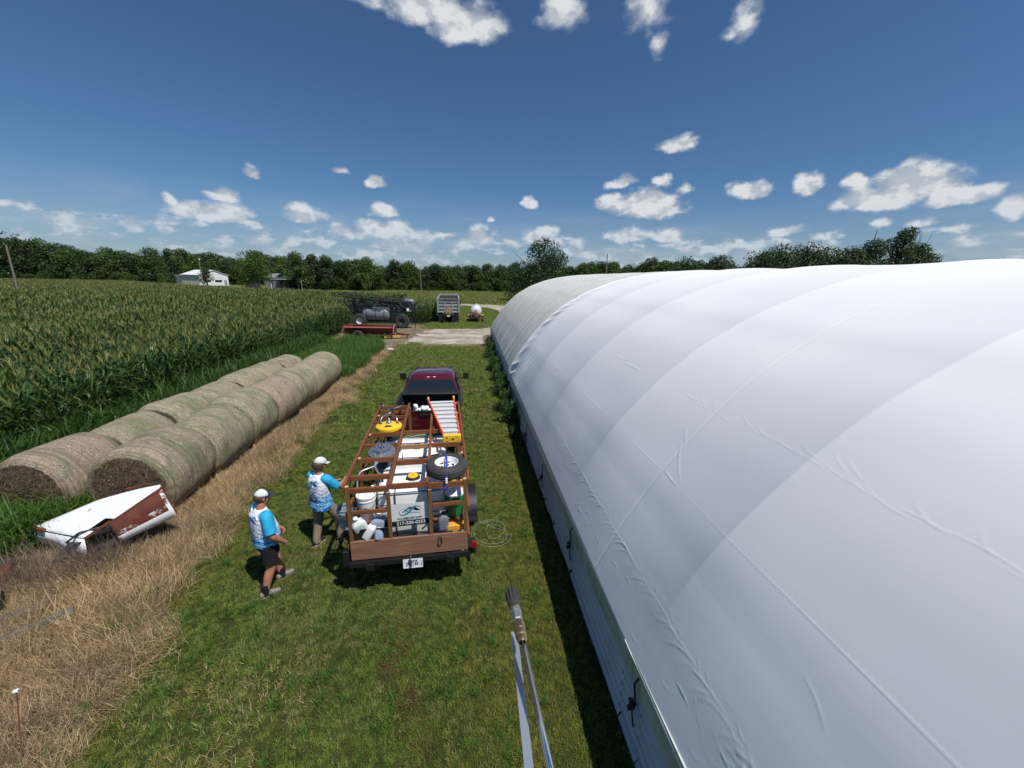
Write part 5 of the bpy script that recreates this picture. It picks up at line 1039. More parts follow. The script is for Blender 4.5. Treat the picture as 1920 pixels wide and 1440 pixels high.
for x_ in (-2.35, 1.85):
    q = MB(); q.lathe([(.3, -.18), (.62, -.2), (.70, -.1), (.70, .1), (.62, .2), (.3, .18)], (x_, -.75, .70), (0, 1, 0), 30); wh = q.build('wheel', M['rubber'], fs); r2 = MB(); r2.lathe([(.02, 0), (.25, .04), (.32, .16)], (x_, -.75, .70), (0, -1, 0), 18); r2.build('rim', M['darkmetal'] if x_ > 0 else M['tankwhite'], wh)
q = MB(); q.bar((-4.9, -.62, 3.2), (-4.85, -.62, 3.55), .05, .05); q.bar((-4.2, -.62, 3.2), (-4.2, -.62, 3.5), .04, .04); q.build('boom_tip', M['poleblack'], fs)
# ================= work trailer =================
TR = (-0.97, 5.40, 0.0); TA = R(4.0)
tr = thing('utility_trailer', 'black utility trailer with brown wooden rack, white tanks and cleaning gear', 'trailer', TR, TA)
HW = .93; ZT = 1.96; LEN = 3.9
q = MB()
for s in (-1, 1): q.bar((s*.92, -.02, .50), (s*.92, LEN, .50), .06, .10); 
for y_ in (.15, .9, 1.8, 2.7, 3.6, LEN): q.bar((-.92, y_, .47), (.92, y_, .47), .06, .07)
q.bar((-.6, LEN, .48), (0, 5.0, .48), .06, .08); q.bar((.6, LEN, .48), (0, 5.0, .48), .06, .08); q.box((0, 5.05, .48), (.12, .35, .1)); q.cyl((0, 4.7, .05), (0, 4.7, .8), .035)
q.box((0, -.05, .64), (1.86, .05, .08)); 
for s in (-.62, .62): q.box((s, -.09, .60), (.12, .03, .11))
for s in (-1, 1): q.bar((s*.935, 0, .55), (s*.935, LEN, .55), .03, .03)
q.cyl((-1.0, 1.75, .33), (1.0, 1.75, .33), .04); q.build('chassis', M['black'], tr)
q = MB()
for k in range(9): q.box((-.82+k*.205, LEN/2+.0, .555), (.198, LEN-.08, .03))
q.build('deck', M['oldwood'], tr)
for s in (-1, 1):
    q = MB(); prof = []
    for k in range(33): a = math.pi*k/32; prof.append((s*1.06, 1.75-.47*math.cos(a), .36+.44*math.sin(a)))
    for a, b_ in zip(prof[:-1], prof[1:]): q.bar(a, b_, .24, .015, up=(0, 0, 1) if abs(b_[2]-a[2]) < abs(b_[1]-a[1]) else (0, 1, 0))
    q.box((s*1.06, 1.22, .42), (.24, .20, .02)); q.box((s*.945, 1.75, .6), (.02, .95, .45)); q.build('fender', M['black'], tr)
    q = MB(); q.lathe([(.19, -.09), (.29, -.105), (.335, -.07), (.335, .07), (.29, .105), (.19, .09)], (s*1.06, 1.75, .335), (1, 0, 0), 28); wh = q.build('wheel', M['rubber'], tr, auto=40)
    q = MB(); q.lathe([(.02, .0), (.06, .03), (.09, -.01), (.15, -.02), (.19, .04), (.195, .08)], (s*1.06, 1.75, .335), (s, 0, 0), 20); q.build('rim', M['white'], wh, auto=40)
    if s > 0: q = MB(); q.cyl((s*1.0, -.02, .80), (s*1.0, -.07, .80), .055, n=18); q.build('tail_light', M['redlight'], tr)
    q = MB(); q.box((s*.99, .03, .72), (.10, .08, .26)); q.build('light_bracket', M['black'], tr, bevel=.01)
# tail board of bleached cedar
q = MB(); q.box((0, -.02, .875), (1.80, .038, .33)); q.build('tail_board', M['board'], tr, bevel=.004)
# rack
def lum(name, a, b_, w=.038, h=.09, ends=False, mat=None):
    d = Vector(b_)-Vector(a); ax = max(range(3), key=lambda i: abs(d[i])); q = MB(); q.bar(a, b_, w, h, up=(0, 0, 1) if ax != 2 else (0, 1, 0)); o = q.build(name, M[mat or ('lumber_x', 'lumber_y', 'lumber_z')[ax]], tr, bevel=.003); return o
XI0, XI1 = -.265, .30
for x_, w_ in ((-HW, .04), (HW, .04), (XI0, .045), (XI1, .045)): lum('top_rail', (x_, -.02, ZT-.02), (x_, LEN, ZT-.02+.02), w_, .09)
for y_ in (0, 1.0, 1.6, 2.16, 2.8, 3.15, 3.52, 3.88): lum('cross_beam', (-HW+.022, y_, ZT-.055), (XI0-.024, y_, ZT-.055), .038, .085)
for y_ in (.39,): lum('cross_beam', (-HW+.022, y_, ZT-.06), (XI0-.024, y_, ZT-.06), .038, .085)
for y_, mt in ((0, None), (.8, None), (1.43, 'lumber_raw'), (2.13, None)): lum('cross_beam', (XI0+.024, y_, ZT-.03), (XI1-.024, y_, ZT-.03), .038, .085, mat=mt)
for y_ in (0, .93, 1.5, 2.2, 3.2, 3.88): lum('cross_beam', (XI1+.024, y_, ZT-.055), (HW-.022, y_, ZT-.055), .038, .085)
for y_ in (3.88,): lum('cross_beam', (XI0+.024, y_, .95), (XI1-.024, y_, .95))
def post(x, y, z0=.57, z1=ZT+.02, w=.06, d=.05):
    q = MB(); q.box((x, y, (z0+z1)/2), (w, d, z1-z0)); o = q.build('post', M['lumber_z'], tr, bevel=.003); q = MB(); q.box((x, y, z1+.002), (w-.006, d-.006, .006)); q.build('end_grain', M['endgrain'], o)
for x_ in (-HW+.055, XI0-.03, XI1+.03, HW-.055): post(x_, -.03+.03, z1=ZT+(.02 if abs(x_) > .5 else -.12), w=.055)
for s in (-1, 1):
    for y_ in (.95, 2.0, 3.1, 3.84): post(s*(HW-.055), y_, w=.045, d=.07)
    for z_ in (.93, 1.45): lum('side_rail', (s*(HW-.0), 0, z_), (s*(HW-.0), LEN, z_), .035, .085)
lum('back_rail', (-HW+.09, .0, 1.53), (XI0-.065, 0, 1.53), .035, .06); lum('back_rail', (XI1+.065, .0, 1.55), (HW-.09, 0, 1.57), .035, .06)
for x_ in (XI0, XI1): post(x_, 3.86, z1=ZT-.08)
q = MB(); q.box((-.72, .42, 1.22), (.36, .5, .025)); q.box((.62, .42, 1.13), (.52, .5, .025)); q.build('shelf', M['lumber_x'], tr)
q = MB()
for y_ in (.18, .66): q.box((-.56, y_, .89), (.03, .03, .64)); q.box((.38, y_, .845), (.03, .03, .55)); q.box((-.87, y_, .89), (.03, .03, .64)); q.box((.86, y_, .845), (.03, .03, .55))
q.build('shelf_leg', M['lumber_z'], tr) if False else None
# license plate
pl = MB(); pl.box((.03, -.115, .61), (.305, .006, .155), (-.12, 0, -.01)); plate = pl.build('license_plate', M['printwhite'], tr, bevel=.002)
def text_mesh(s, size, mat, name, parent, loc, rot, bold=0.0, sx=1.0, depth=.001, align='CENTER'):
    c = bpy.data.curves.new(name, 'FONT'); c.body = s; c.size = size; c.align_x = align; c.align_y = 'CENTER'; c.extrude = depth; c.offset = bold; c.resolution_u = 3
    o = bpy.data.objects.new(name, c); dg = bpy.context.evaluated_depsgraph_get(); COL.objects.link(o); dg.update(); me = bpy.data.meshes.new_from_object(o.evaluated_get(dg)); bpy.data.objects.remove(o)
    me.materials.clear(); me.materials.append(mat); o = bpy.data.objects.new(name, me); COL.objects.link(o); o.parent = parent; o.location = loc; o.rotation_euler = rot; o.scale = (sx, 1, 1); return o
RP = (R(90)-.12, 0, 0)
text_mesh('395148', .085, M['ink'], 'plate_number', plate, (.015, -.1205, .598), RP, .0015, .78)
text_mesh('T\nB', .045, M['ink'], 'plate_letters', plate, (.160, -.1215, .605), RP, .0008, .8)
text_mesh('ILLINOIS', .030, M['navy'], 'plate_header', plate, (.03, -.126, .667), RP, .001, 1.3)
q = MB(); q.tube([(.0, -.09, .74), (-.01, -.15, .69), (.01, -.145, .65), (.0, -.14, .61)], .012, 6, smooth=1); q.lathe([(.012, -.01), (.022, 0), (.012, .01)], (0, -.145, .59), (0, 1, 0), 12); q.build('plate_hanger', M['black'], tr)
# rope loop over the tail board
q = MB(); q.tube([(.46, -.0, 1.03), (.48, -.05, .99), (.50, -.055, .92), (.45, -.05, .82), (.42, -.05, .87), (.455, -.045, 1.01)], .007, 6, smooth=2, ); q.build('bungee_loop', M['black'], tr)

def on_trailer(name, label, cat, loc, rz=0.0, group=None):
    p = Vector(TR)+Matrix.Rotation(TA, 3, 'Z') @ Vector(loc); return thing(name, label, cat, p, TA+rz, group)
# ---- tanks ----
def tote(y0, label, cap):
    o = on_trailer('caged_tank', label, 'tank', (.02, y0, .57), 0, 'white caged tanks on the trailer'); w, d, h = .575, 1.0, 1.0
    q = MB(); rings = []
    for z, e in ((.10, .06), (.12, .02), (.18, 0), (.98, 0), (1.03, .015), (1.06, .06)):
        ring = []
        for k in range(32):
            a = 2*math.pi*k/32; cx = math.copysign(abs(math.cos(a))**.28, math.cos(a)); cy = math.copysign(abs(math.sin(a))**.28, math.sin(a)); ring.append(((w-e)*cx, d/2+(d/2-e)*cy, z))
        rings.append(ring)
    q.loft(rings); 
    for y_ in (.2, .32, .62, .74): q.box((0, y_, 1.065), (w*1.5, .045, .02))
    q.build('tank_body', M['ibc'], o, auto=50)
    q = MB(); r_ = .009
    for z in (.30, .48, .66, .84): q.tube([(-w-.012, 0, z), (-w*.93, -.015, z), (w*.93, -.015, z), (w+.012, 0, z), (w+.015, d, z), (-w-.015, d, z), (-w-.012, 0, z)], r_, 6)
    for x_ in (-.26, .26): q.tube([(x_, -.02, .12), (x_, -.022, 1.05), (x_, .1, 1.078)], r_, 6)
    for y_ in (.22, .5, .78):
        for s in (-1, 1): q.tube([(s*(w+.02), y_, .12), (s*(w+.02), y_, 1.0)], r_, 6)
    q.tube([(-w, -.01, 1.05), (w, -.01, 1.05), (w+.01, d, 1.05), (-w-.01, d, 1.05), (-w, -.01, 1.05)], .011, 6); q.tube([(-w, -.01, .13), (w, -.01, .13), (w+.01, d, .13), (-w-.01, d, .13), (-w, -.01, .13)], .012, 6); q.build('cage', M['cage'], o)
    q = MB(); q.tube([(-.2, -.02, .17), (.25, -.02, .17)], .012, 6); q.box((.05, -.03, .22), (.12, .08, .1)); q.cyl((.05, -.05, .22), (.05, -.12, .22), .035); q.build('outlet', M['steel'], o)
    q = MB(); q.box((0, d/2, .045), (1.0, .96, .09)); q.build('pallet', M['oldwood'], o)
    q = MB(); q.lathe([(.115, 0), (.12, .02), (.105, .045), (.02, .045)], (0, .42, 1.065), (0, 0, 1), 28); q.build('cap_collar', M['black'], o)
    if cap: q = MB(); q.lathe([(.088, .0), (.092, .012), (.084, .026), (.01, .028)], (0, .42, 1.105), (0, 0, 1), 24); q.build('cap', M['yellow'], o, auto=40)
    return o
tote(.34, 'white caged liquid tank with a yellow screw cap, behind the company sign', True); tote(1.62, 'white caged liquid tank with a black cap, in the middle of the trailer', False)
# ---- company sign ----
sg = on_trailer('company_sign', 'white sign with blue wave and house logo and a phone number on navy', 'sign', (.02, .055, 1.19), R(0)); sg.scale = (1, 1, .86); sg.rotation_euler = (0, R(-1.2), TA+R(1))
q = MB(); q.box((0, 0, .235), (.575, .006, .45)); q.build('board', M['signwhite'], sg)
q = MB(); q.box((0, -.005, .062), (.577, .003, .11)); q.build('navy_band', M['navy'], sg)
RT = (R(90), 0, 0)
text_mesh('217-500-0253', .090, M['printwhite'], 'phone_number', sg, (0, -.0085, .062), RT, .0010, .88)
text_mesh('SALT CREEK SOFT WASH', .042, M['ink'], 'company_name', sg, (-.015, -.0055, .165), RT, .0010, .80)
text_mesh('PRESSURE WASHING AND SOFT WASHING', .012, M['ink'], 'small_print', sg, (-.015, -.0055, .135), RT, .0002, 1.2)
def ribbon(pts, ws, y, mat, name, parent, tf=lambda p: p):
    """flat print: a stroke of varying width in the x-z plane"""
    P_ = [Vector((a, b_)) for a, b_ in pts]; Q_ = [P_[0]]
    for _ in range(3):
        Q_ = [P_[0]]
        for a, b_ in zip(P_[:-1], P_[1:]): Q_ += [a.lerp(b_, .25), a.lerp(b_, .75)]
        Q_.append(P_[-1]); P_ = Q_
    n = len(P_); V = []; wv = np.interp(np.linspace(0, 1, n), np.linspace(0, 1, len(ws)), ws)
    for i, p in enumerate(P_):
        d = (P_[min(i+1, n-1)]-P_[max(i-1, 0)]).normalized(); nn = Vector((-d.y, d.x))*wv[i]/2; V += [tf(Vector((p.x+nn.x, y, p.y+nn.y))), tf(Vector((p.x-nn.x, y, p.y-nn.y)))]
    q = MB(); q._add(V, [(2*i, 2*i+1, 2*i+3, 2*i+2) for i in range(n-1)]); return q.build(name, mat, parent)
def logo(parent, s, ox, oz, y, tf=lambda p: p, mats=None):
    """three gabled houses riding a wave"""
    nv, te, wh = mats or (M['navy'], M['teal'], M['printwhite']); sc = lambda L: [(ox+a*s, oz+b_*s) for a, b_ in L]
    f = lambda L, yy, m_, nm: (lambda q: (q._add([tf(Vector((a, yy, b_))) for a, b_ in sc(L)], [tuple(range(len(L)))]), q.build(nm, m_, parent)))(MB())
    f([(-.62, .10), (-.36, .42), (-.12, .16), (-.22, .12), (-.36, .28), (-.54, .06)], y, nv, 'house_roof'); f([(-.30, .36), (-.02, .66), (.22, .60), (.10, .34), (-.03, .50), (-.2, .32)], y, nv, 'house_roof'); f([(.30, .40), (.48, .60), (.92, .18), (.52, .18)], y, nv, 'house_roof')
    for a, b_ in ((-.37, .12), (-.04, .34), (.34, .34)): f([(a-.04, b_-.05), (a+.04, b_-.05), (a+.04, b_+.05), (a-.04, b_+.05)], y, nv, 'house_window')
    ribbon(sc([(-.85, .02), (-.78, -.14), (-.55, -.22), (-.25, -.12), (.05, .18), (.28, .55), (.55, .74), (.82, .62), (.9, .48)]), [.02*s, .10*s, .16*s, .20*s, .16*s, .08*s, .03*s], y-.0006, te, 'wave', parent, tf)
    ribbon(sc([(.0, -.02), (.3, .06), (.55, -.06), (.9, -.08)]), [.01*s, .06*s, .05*s, .01*s], y-.0006, te, 'wave', parent, tf)
    ribbon(sc([(-.9, .0), (-.85, .22), (-.6, .42), (-.1, .60), (.35, .82)]), [.05*s, .04*s, .02*s, .012*s, .004*s], y-.0004, nv, 'wave', parent, tf)
logo(sg, .185, -.01, .270, -.0048)
# ---- spare wheel ----
sw = on_trailer('spare_wheel', 'spare trailer wheel with white rim lying on the rack under a blue strap', 'wheel', (.60, .30, ZT-.005))
q = MB(); pr = [(.185, .02), (.24, .0), (.295, .01), (.325, .04), (.333, .06), (.329, .065), (.333, .07), (.333, .10), (.329, .105), (.333, .11), (.333, .14), (.328, .145), (.325, .16), (.295, .195), (.24, .205), (.19, .185), (.18, .10), (.185, .02)]
q.lathe(pr, (0, 0, 0), (0, 0, 1), 48); q.build('tyre', M['rubber'], sw, auto=50)
q = MB(); q.lathe([(.19, .185), (.18, .18), (.165, .12), (.155, .10), (.125, .115), (.12, .13)], (0, 0, 0), (0, 0, 1), 40)
n = 5
for k in range(n):
    a = 2*math.pi*(k+.5)/n; q.box((.095*math.cos(a), .095*math.sin(a), .125), (.075, .052, .012), (0, .1, a))
q.lathe([(.075, .128), (.06, .132), (.04, .128), (.038, .10)], (0, 0, 0), (0, 0, 1), 30); q.build('rim', M['white'], sw, auto=40)
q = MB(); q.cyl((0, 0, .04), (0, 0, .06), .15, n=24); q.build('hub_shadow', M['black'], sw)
stp = on_trailer('tie_down_strap', 'blue webbing strap pulled over the spare wheel', 'strap', (.60, .0, ZT)); q = MB()
pts = [(0, .62, -.10), (0, .60, .12), (0, .50, .212), (0, .3, .215), (0, .06, .212), (0, -.01, .17), (-.01, -.045, .05), (-.01, -.05, -.05)]
for a, b_ in zip(pts[:-1], pts[1:]): q.bar(a, b_, .03, .004, up=(0, 0, 1) if abs(b_[2]-a[2]) < abs(b_[1]-a[1])+1e-3 else (0, 1, 0))
q.bar((-.01, -.05, -.04), (-.10, -.05, -.13), .03, .005, up=(0, 1, 0)); q.build('webbing', M['strap'], stp)
q = MB(); q.box((-.01, -.052, .03), (.035, .02, .09)); q.build('buckle', M['white'], stp, bevel=.004)
# ---- surface cleaners ----
yc = on_trailer('surface_cleaner', 'yellow round surface cleaner with a forked steel handle lying on the rack', 'surface cleaner', (-.565, 2.40, ZT-.01), R(2), 'round surface cleaners')
q = MB(); q.lathe([(.01, .02), (.24, .02), (.262, .0), (.268, .03), (.262, .06), (.23, .075), (.15, .085), (.01, .09)], (0, 0, 0), (0, 0, 1), 40); q.build('deck', M['yellow'], yc, auto=45)
q = MB(); q.prism([(-.08, -.17, .084), (.08, -.17, .084), (.04, -.09, .09), (-.04, -.09, .09)], (0, 0, .004)); q.build('badge', M['ink'], yc)
q = MB(); q.lathe([(.05, .08), (.05, .12), (.03, .13), (.025, .19), (.015, .2)], (0, .05, 0), (0, 0, 1), 18)
for s in (-1, 1): q.tube([(s*.17, .04, .08), (s*.16, .10, .19), (s*.07, .22, .22), (s*.012, .30, .22)], .013, 8, smooth=1); q.tube([(s*.012, .72, .17), (s*.07, .78, .17), (s*.21, .86, .18), (s*.23, .95, .20)], .013, 8, smooth=1)
q.tube([(0, .28, .22), (.02, .5, .19), (.0, .74, .17)], .018, 8); q.build('handle', M['steel'], yc, smooth=True)
q = MB(); q.cyl((-.23, .93, .20), (-.24, 1.03, .22), .022); q.cyl((.23, .93, .20), (.24, 1.02, .22), .022); q.box((.02, .55, .18), (.06, .2, .06)); q.build('grip', M['black'], yc)
for s in (-1, 1): q = MB(); q.box((s*.17, .04, .083), (.06, .04, .02)); q.build('bracket', M['black'], yc)
gc = on_trailer('surface_cleaner', 'grey round surface cleaner with its hose handle bent down towards the rear', 'surface cleaner', (-.555, 1.30, ZT-.07), R(-3), 'round surface cleaners'); gc.rotation_euler.x = R(9); gc.scale = (.94, .94, .94)
q = MB(); q.lathe([(.01, .02), (.23, .02), (.252, .0), (.258, .03), (.25, .055), (.2, .07), (.01, .08)], (0, 0, 0), (0, 0, 1), 40); q.build('deck', M['discgrey'], gc, auto=45)
q = MB(); q.lathe([(.045, .075), (.045, .1), (.02, .11), (.018, .2), (.01, .24)], (0, .06, 0), (0, 0, 1), 18)
for a in (.5, 1.0, 2.1, 2.6): q.cyl((.16*math.cos(a), .16*math.sin(a)-.02, .07), (.16*math.cos(a), .16*math.sin(a)-.02, .1), .013)
q.bar((-.16, -.06, .085), (-.02, -.13, .10), .035, .03); q.bar((.16, -.04, .085), (.04, -.12, .1), .03, .03); q.build('fitting', M['chrome'], gc)
q = MB(); q.tube([(-.10, -.15, .09), (-.05, -.3, .05), (-.06, -.42, .0)], .02, 8, smooth=1); q.tube([(.04, -.18, .09), (-.0, -.3, .04), (-.06, -.42, .0), (.02, -.55, -.04), (.10, -.62, -.1)], .016, 8, smooth=1); q.build('yoke', M['greyplastic'], gc)
q = MB(); q.tube([(-.06, -.42, .0), (-.18, -.52, .02), (-.29, -.58, .0), (-.32, -.68, -.12), (-.33, -.75, -.40)], .016, 8, smooth=2); q.build('handle', M['alu'], gc, smooth=True)
q = MB(); q.tube([(-.33, -.72, -.25), (-.37, -.74, -.42), (-.35, -.76, -.6)], .022, 8); q.tube([(.10, -.62, -.1), (.12, -.7, -.3)], .02, 8); q.build('grip', M['black'], gc)
M['stepgrey'] = paint('satin_aluminium_step', (0.70, 0.71, 0.72), (0.62, 0.63, 0.64), rough=.5, scale=12)
# ---- step ladder ----
ld = on_trailer('step_ladder', 'orange step ladder with white steps and yellow cap lying on the rack', 'ladder', (.72, 1.68, ZT+.03)); q = MB()
T0, T1, B0_, B1_ = Vector((-.16, .04, .0)), Vector((.15, .04, .0)), Vector((-.52, 2.14, .08)), Vector((.10, 2.18, .08))
for a, b_ in ((T0, B0_), (T1, B1_)): q.bar(a, b_, .028, .085)
q.build('rail', M['fibreglass'], ld, bevel=.004)
q = MB()
for a, b_ in ((T0+Vector((.03, .05, -.10)), B0_+Vector((.05, -.1, -.10))), (T1+Vector((-.03, .05, -.10)), B1_+Vector((-.05, -.1, -.1)))): q.bar(a, b_, .022, .05)
q.build('rear_rail', M['fibreglass'], ld)
for k in range(8):
    f = .10+.86*k/7.4; a, b_ = T0.lerp(B0_, f), T1.lerp(B1_, f); q = MB(); q.box(((a+b_)/2)+Vector((0, 0, .015)), ((b_-a).length-.03, .17, .02), (R(-10), 0, 0)); q.box(((a+b_)/2)+Vector((0, -.085, -.015)), ((b_-a).length-.03, .012, .04), (R(-10), 0, 0)); q.build('step', M['stepgrey'], ld)
q = MB(); q.box((0, -.03, -.03), (.35, .10, .17)); cp = q.build('top_cap', M['yellow'], ld, bevel=.012)
q = MB(); q.cyl((.02, -.075, -.02), (.02, -.085, -.02), .022, n=14)
for x_, z_, r_ in ((-.10, .01, .014), (-.10, -.06, .012), (-.03, -.03, .008), (.09, .02, .009), (.12, -.05, .009), (.06, .03, .006), (-.06, -.09, .008)): q.cyl((x_, -.075, z_), (x_, -.0855, z_), r_, n=12)
q.build('hole', M['ink'], cp)
for a in (B0_, B1_): q = MB(); q.box(a+Vector((0, .03, .01)), (.05, .07, .13)); q.build('foot', M['yellow'], ld, bevel=.01)
# ---- goods between the rails ----
def bucket(name, label, loc, r0, r1, h, mat, lid=None, group=None, handle=True, tilt=0):
    o = on_trailer(name, label, 'bucket', loc, 0, group); q = MB(); q.lathe([(.01, 0), (r0*.97, 0), (r0, .012), (r1*.985, h*.80), (r1*1.04, h*.81), (r1*1.04, h*.86), (r1, h*.87), (r1, h*.97), (r1*1.05, h), (r1*.95, h), (r1*.93, h*.9)], (0, 0, 0), (0, 0, 1), 32); q.build('body', M[mat], o, auto=50)
    if lid: q = MB(); q.lathe([(r1*1.07, h-.015), (r1*1.08, h+.012), (r1*1.0, h+.02), (r1*.92, h+.008), (.01, h+.01)], (0, 0, 0), (0, 0, 1), 32); q.build('lid', M[lid], o, auto=45)
    if handle:
        q = MB(); q.tube([(r1*1.05*math.cos(a), -r1*.25-r1*1.0*math.sin(a), h*.8-.10*math.sin(a)) for a in np.linspace(0, math.pi, 12)], .004, 5); q.build('bail', M['darkmetal'], o)
    return o
o = bucket('bucket', 'white bucket with a wire bail at the rear left corner of the trailer', (-.69, .36, 1.235), .12, .145, .38, 'white', 'white')
q = MB(); 
for x_ in (-.06, .02, .07): q.cyl((x_, -.137, .15), (x_*1.0, -.142, .15), .022 if x_ < 0 else .014, n=12)
q.build('printed_mark', M['greyplastic'], o)
bucket('bucket', 'blue grey bucket hanging outside the left rail of the trailer', (-1.04, .42, 1.02), .11, .13, .36, 'bluegrey', None)
bucket('bucket', 'green bucket with a white lid on the right rear shelf', (.72, .36, 1.15), .135, .150, .40, 'green', 'white', handle=False)
def carton(name, label, loc, size, mat, rz=0, cat='box'): o = on_trailer(name, label, cat, loc, rz); q = MB(); q.box((0, 0, size[2]/2), size); q.build('body', M[mat], o, bevel=.008); return o
carton('tool_case', 'orange flat case under the green bucket', (.70, .32, 1.145), (.32, .34, .002+.0), 'orange') if False else None
oc = carton('tool_case', 'orange yellow case below the green bucket', (.73, .16, 1.02), (.30, .22, .09), 'orange'); carton('tool_case', 'upright orange case behind the green bucket', (.78, .66, 1.15), (.20, .14, .42), 'orange')
bn = on_trailer('storage_bin', 'black open storage bin full of jugs at the rear left', 'bin', (-.61, .12, .74)); bn.scale = (.95, .62, 1); q = MB(); a0, a1 = .25, .29
for sx, sy, wx, wy in ((0, -1, a1*2, .015), (0, 1, a1*2, .015), (-1, 0, .015, .36), (1, 0, .015, .36)): q.box((sx*a1, sy*.18, .24), (wx, wy, .46))
q.box((0, 0, .01), (.55, .34, .02))
for sx, sy, wx, wy in ((0, -1, a1*2+.05, .03), (0, 1, a1*2+.05, .03), (-1, 0, .03, .40), (1, 0, .03, .40)): q.box((sx*(a1+.005), sy*.19, .475), (wx, wy, .025))
q.build('body', M['black'], bn, bevel=.006); q = MB(); q.box((.0, -.192, .24), (.11, .003, .07)); q.build('label', M['greyplastic'], bn)
def jug(name, label, loc, h, w, mat, capm, rot=(0, 0, 0), group=None):
    if name == 'jug': h *= 1.15; w *= 1.25
    o = on_trailer(name, label, 'jug', loc, rot[2], group); o.rotation_euler = (rot[0], rot[1], TA+rot[2]); rings = []; q = MB()
    for z, e in ((0, .85), (.01, .97), (.05, 1), (.62, 1), (.72, .93), (.84, .62), (.92, .30), (.93, .26), (1.0, .26)):
        rings.append([(w*e*math.copysign(abs(math.cos(a))**.5, math.cos(a)), w*.72*e*math.copysign(abs(math.sin(a))**.5, math.sin(a)), z*h) for a in np.linspace(0, 2*math.pi, 24, endpoint=False)])
    q.loft(rings); q.tube([(w*.25, 0, h*.90), (w*.75, 0, h*.92), (w*.98, 0, h*.72), (w*.95, 0, h*.5)], w*.15, 8, smooth=1); q.build('body', M[mat], o, smooth=True)
    q = MB(); q.cyl((0, 0, h*.98), (0, 0, h*1.08), w*.30, n=16); q.build('cap', M[capm], o); return o
jug('jug', 'white jug leaning at the left in the black bin', (-.74, .13, 1.12), .30, .085, 'white', 'white', (R(20), R(-18), .4)); jug('jug', 'white jug in front of the grey sprayer bottle in the bin', (-.66, .07, 1.04), .28, .08, 'white', 'white', (R(28), R(10), 1.2)); jug('jug', 'blue grey jug on top of the black bin', (-.52, .10, 1.10), .27, .085, 'bluegrey', 'white', (R(5), R(8), .3)); jug('jug', 'blue grey jug at the right edge of the black bin', (-.50, .04, 1.02), .22, .08, 'bluegrey', 'bluegrey', (R(12), R(15), 2.0)); jug('jug', 'small blue grey jug with a white cap beside the rear tank', (-.63, .62, 1.30), .26, .07, 'bluegrey', 'white', (0, 0, .6))
jug('jerrycan', 'dark grey jerrycan between the rear tank and the green bucket', (.52, .10, 1.05), .28, .085, 'greyplastic', 'black', (0, 0, .2)); jug('jug', 'white spray jug standing by the rear tank on its right', (.62, .78, .95), .5, .07, 'white', 'black', (0, 0, 1.0))
q = MB(); rr = random.Random(2)
for k in range(5):
    a = rr.uniform(0, 6.28); pts = [(.0+.16*math.cos(t_+a), .12*math.sin(t_+a), .06+.02*k+.02*math.sin(3*t_)) for t_ in np.linspace(0, 6.0, 22)]; q.tube(pts, .012, 7)
o = q.build('coiled_hose', M['black'], None, smooth=True); o.location = Vector(TR)+Matrix.Rotation(TA, 3, 'Z') @ Vector((.66, .25, .58)); tag(o, 'black hose coiled on the deck under the green bucket', 'hose')
pm = on_trailer('pump', 'pump with a white round end at the rear right of the deck', 'pump', (.46, .13, .60)); q = MB(); q.cyl((-.05, 0, .2), (.13, .05, .2), .10, n=24); q.box((.05, 0, .06), (.3, .2, .12)); q.build('motor', M['black'], pm, bevel=.01); q = MB(); q.lathe([(.01, .03), (.055, .03), (.09, .02), (.105, -.02), (.10, -.04)], (-.03, -.06, .24), (-.3, -.7, .6), 24); q.build('filter', M['white'], pm, smooth=True)
q = MB(); q.tube([(.2, .0, .02), (.22, -.02, .3)], .018, 8); q.build('pipe', M['white'], pm)
hr = on_trailer('hose_reel', 'black hose reel between the two tanks at the right rail', 'hose reel', (.70, 1.25, .9)); q = MB(); q.lathe([(.28, -.18), (.30, -.17), (.30, -.15), (.12, -.14), (.12, .14), (.30, .15), (.30, .17), (.28, .18)], (0, 0, .3), (1, 0, 0), 32); q.bar((-.2, -.15, -.3), (-.2, 0, .3), .03, .03); q.bar((.2, -.15, -.3), (.2, 0, .3), .03, .03); q.bar((-.2, .15, -.3), (-.2, 0, .3), .03, .03); q.bar((.2, .15, -.3), (.2, 0, .3), .03, .03); q.build('reel', M['darkmetal'], hr)
q = MB()
for k in range(12): q.lathe([(.19+.006*(k % 3), -.012), (.203+.006*(k % 3), 0), (.19+.006*(k % 3), .012)], (-.13+k*.0236, 0, .3), (1, 0, 0), 28)
q.build('hose', M['black'], hr, smooth=True); q = MB(); q.tube([(.1, -.2, .35), (.0, -.32, .5), (.12, -.42, .75), (.16, -.2, .98), (.14, .2, .85)], .012, 7, smooth=3); q.build('loose_hose', M['hosewhite'], hr, smooth=True)
bt = on_trailer('blue_barrel', 'blue lumpy plastic drum between the surface cleaners', 'drum', (-.55, 1.98, .57)); q = MB(); q.lathe([(.01, 0), (.20, 0), (.22, .03), (.22, .9), (.235, .93), (.22, .96), (.21, 1.08), (.17, 1.14), (.01, 1.15)], (0, 0, 0), (0, 0, 1), 30); q.build('body', M['blue'], bt, smooth=True)
q = MB(); rr = random.Random(8)
for k in range(5): q.lathe([(.01, -.1), (.1, -.06), (.13, 0), (.1, .06), (.01, .1)], (-.16+.08*k, rr.uniform(-.08, .08), 1.14+rr.uniform(-.02, .03)), (rr.uniform(-.3, .3), rr.uniform(-.3, .3), 1), 12)
q.build('cover', M['blue'], bt, smooth=True)
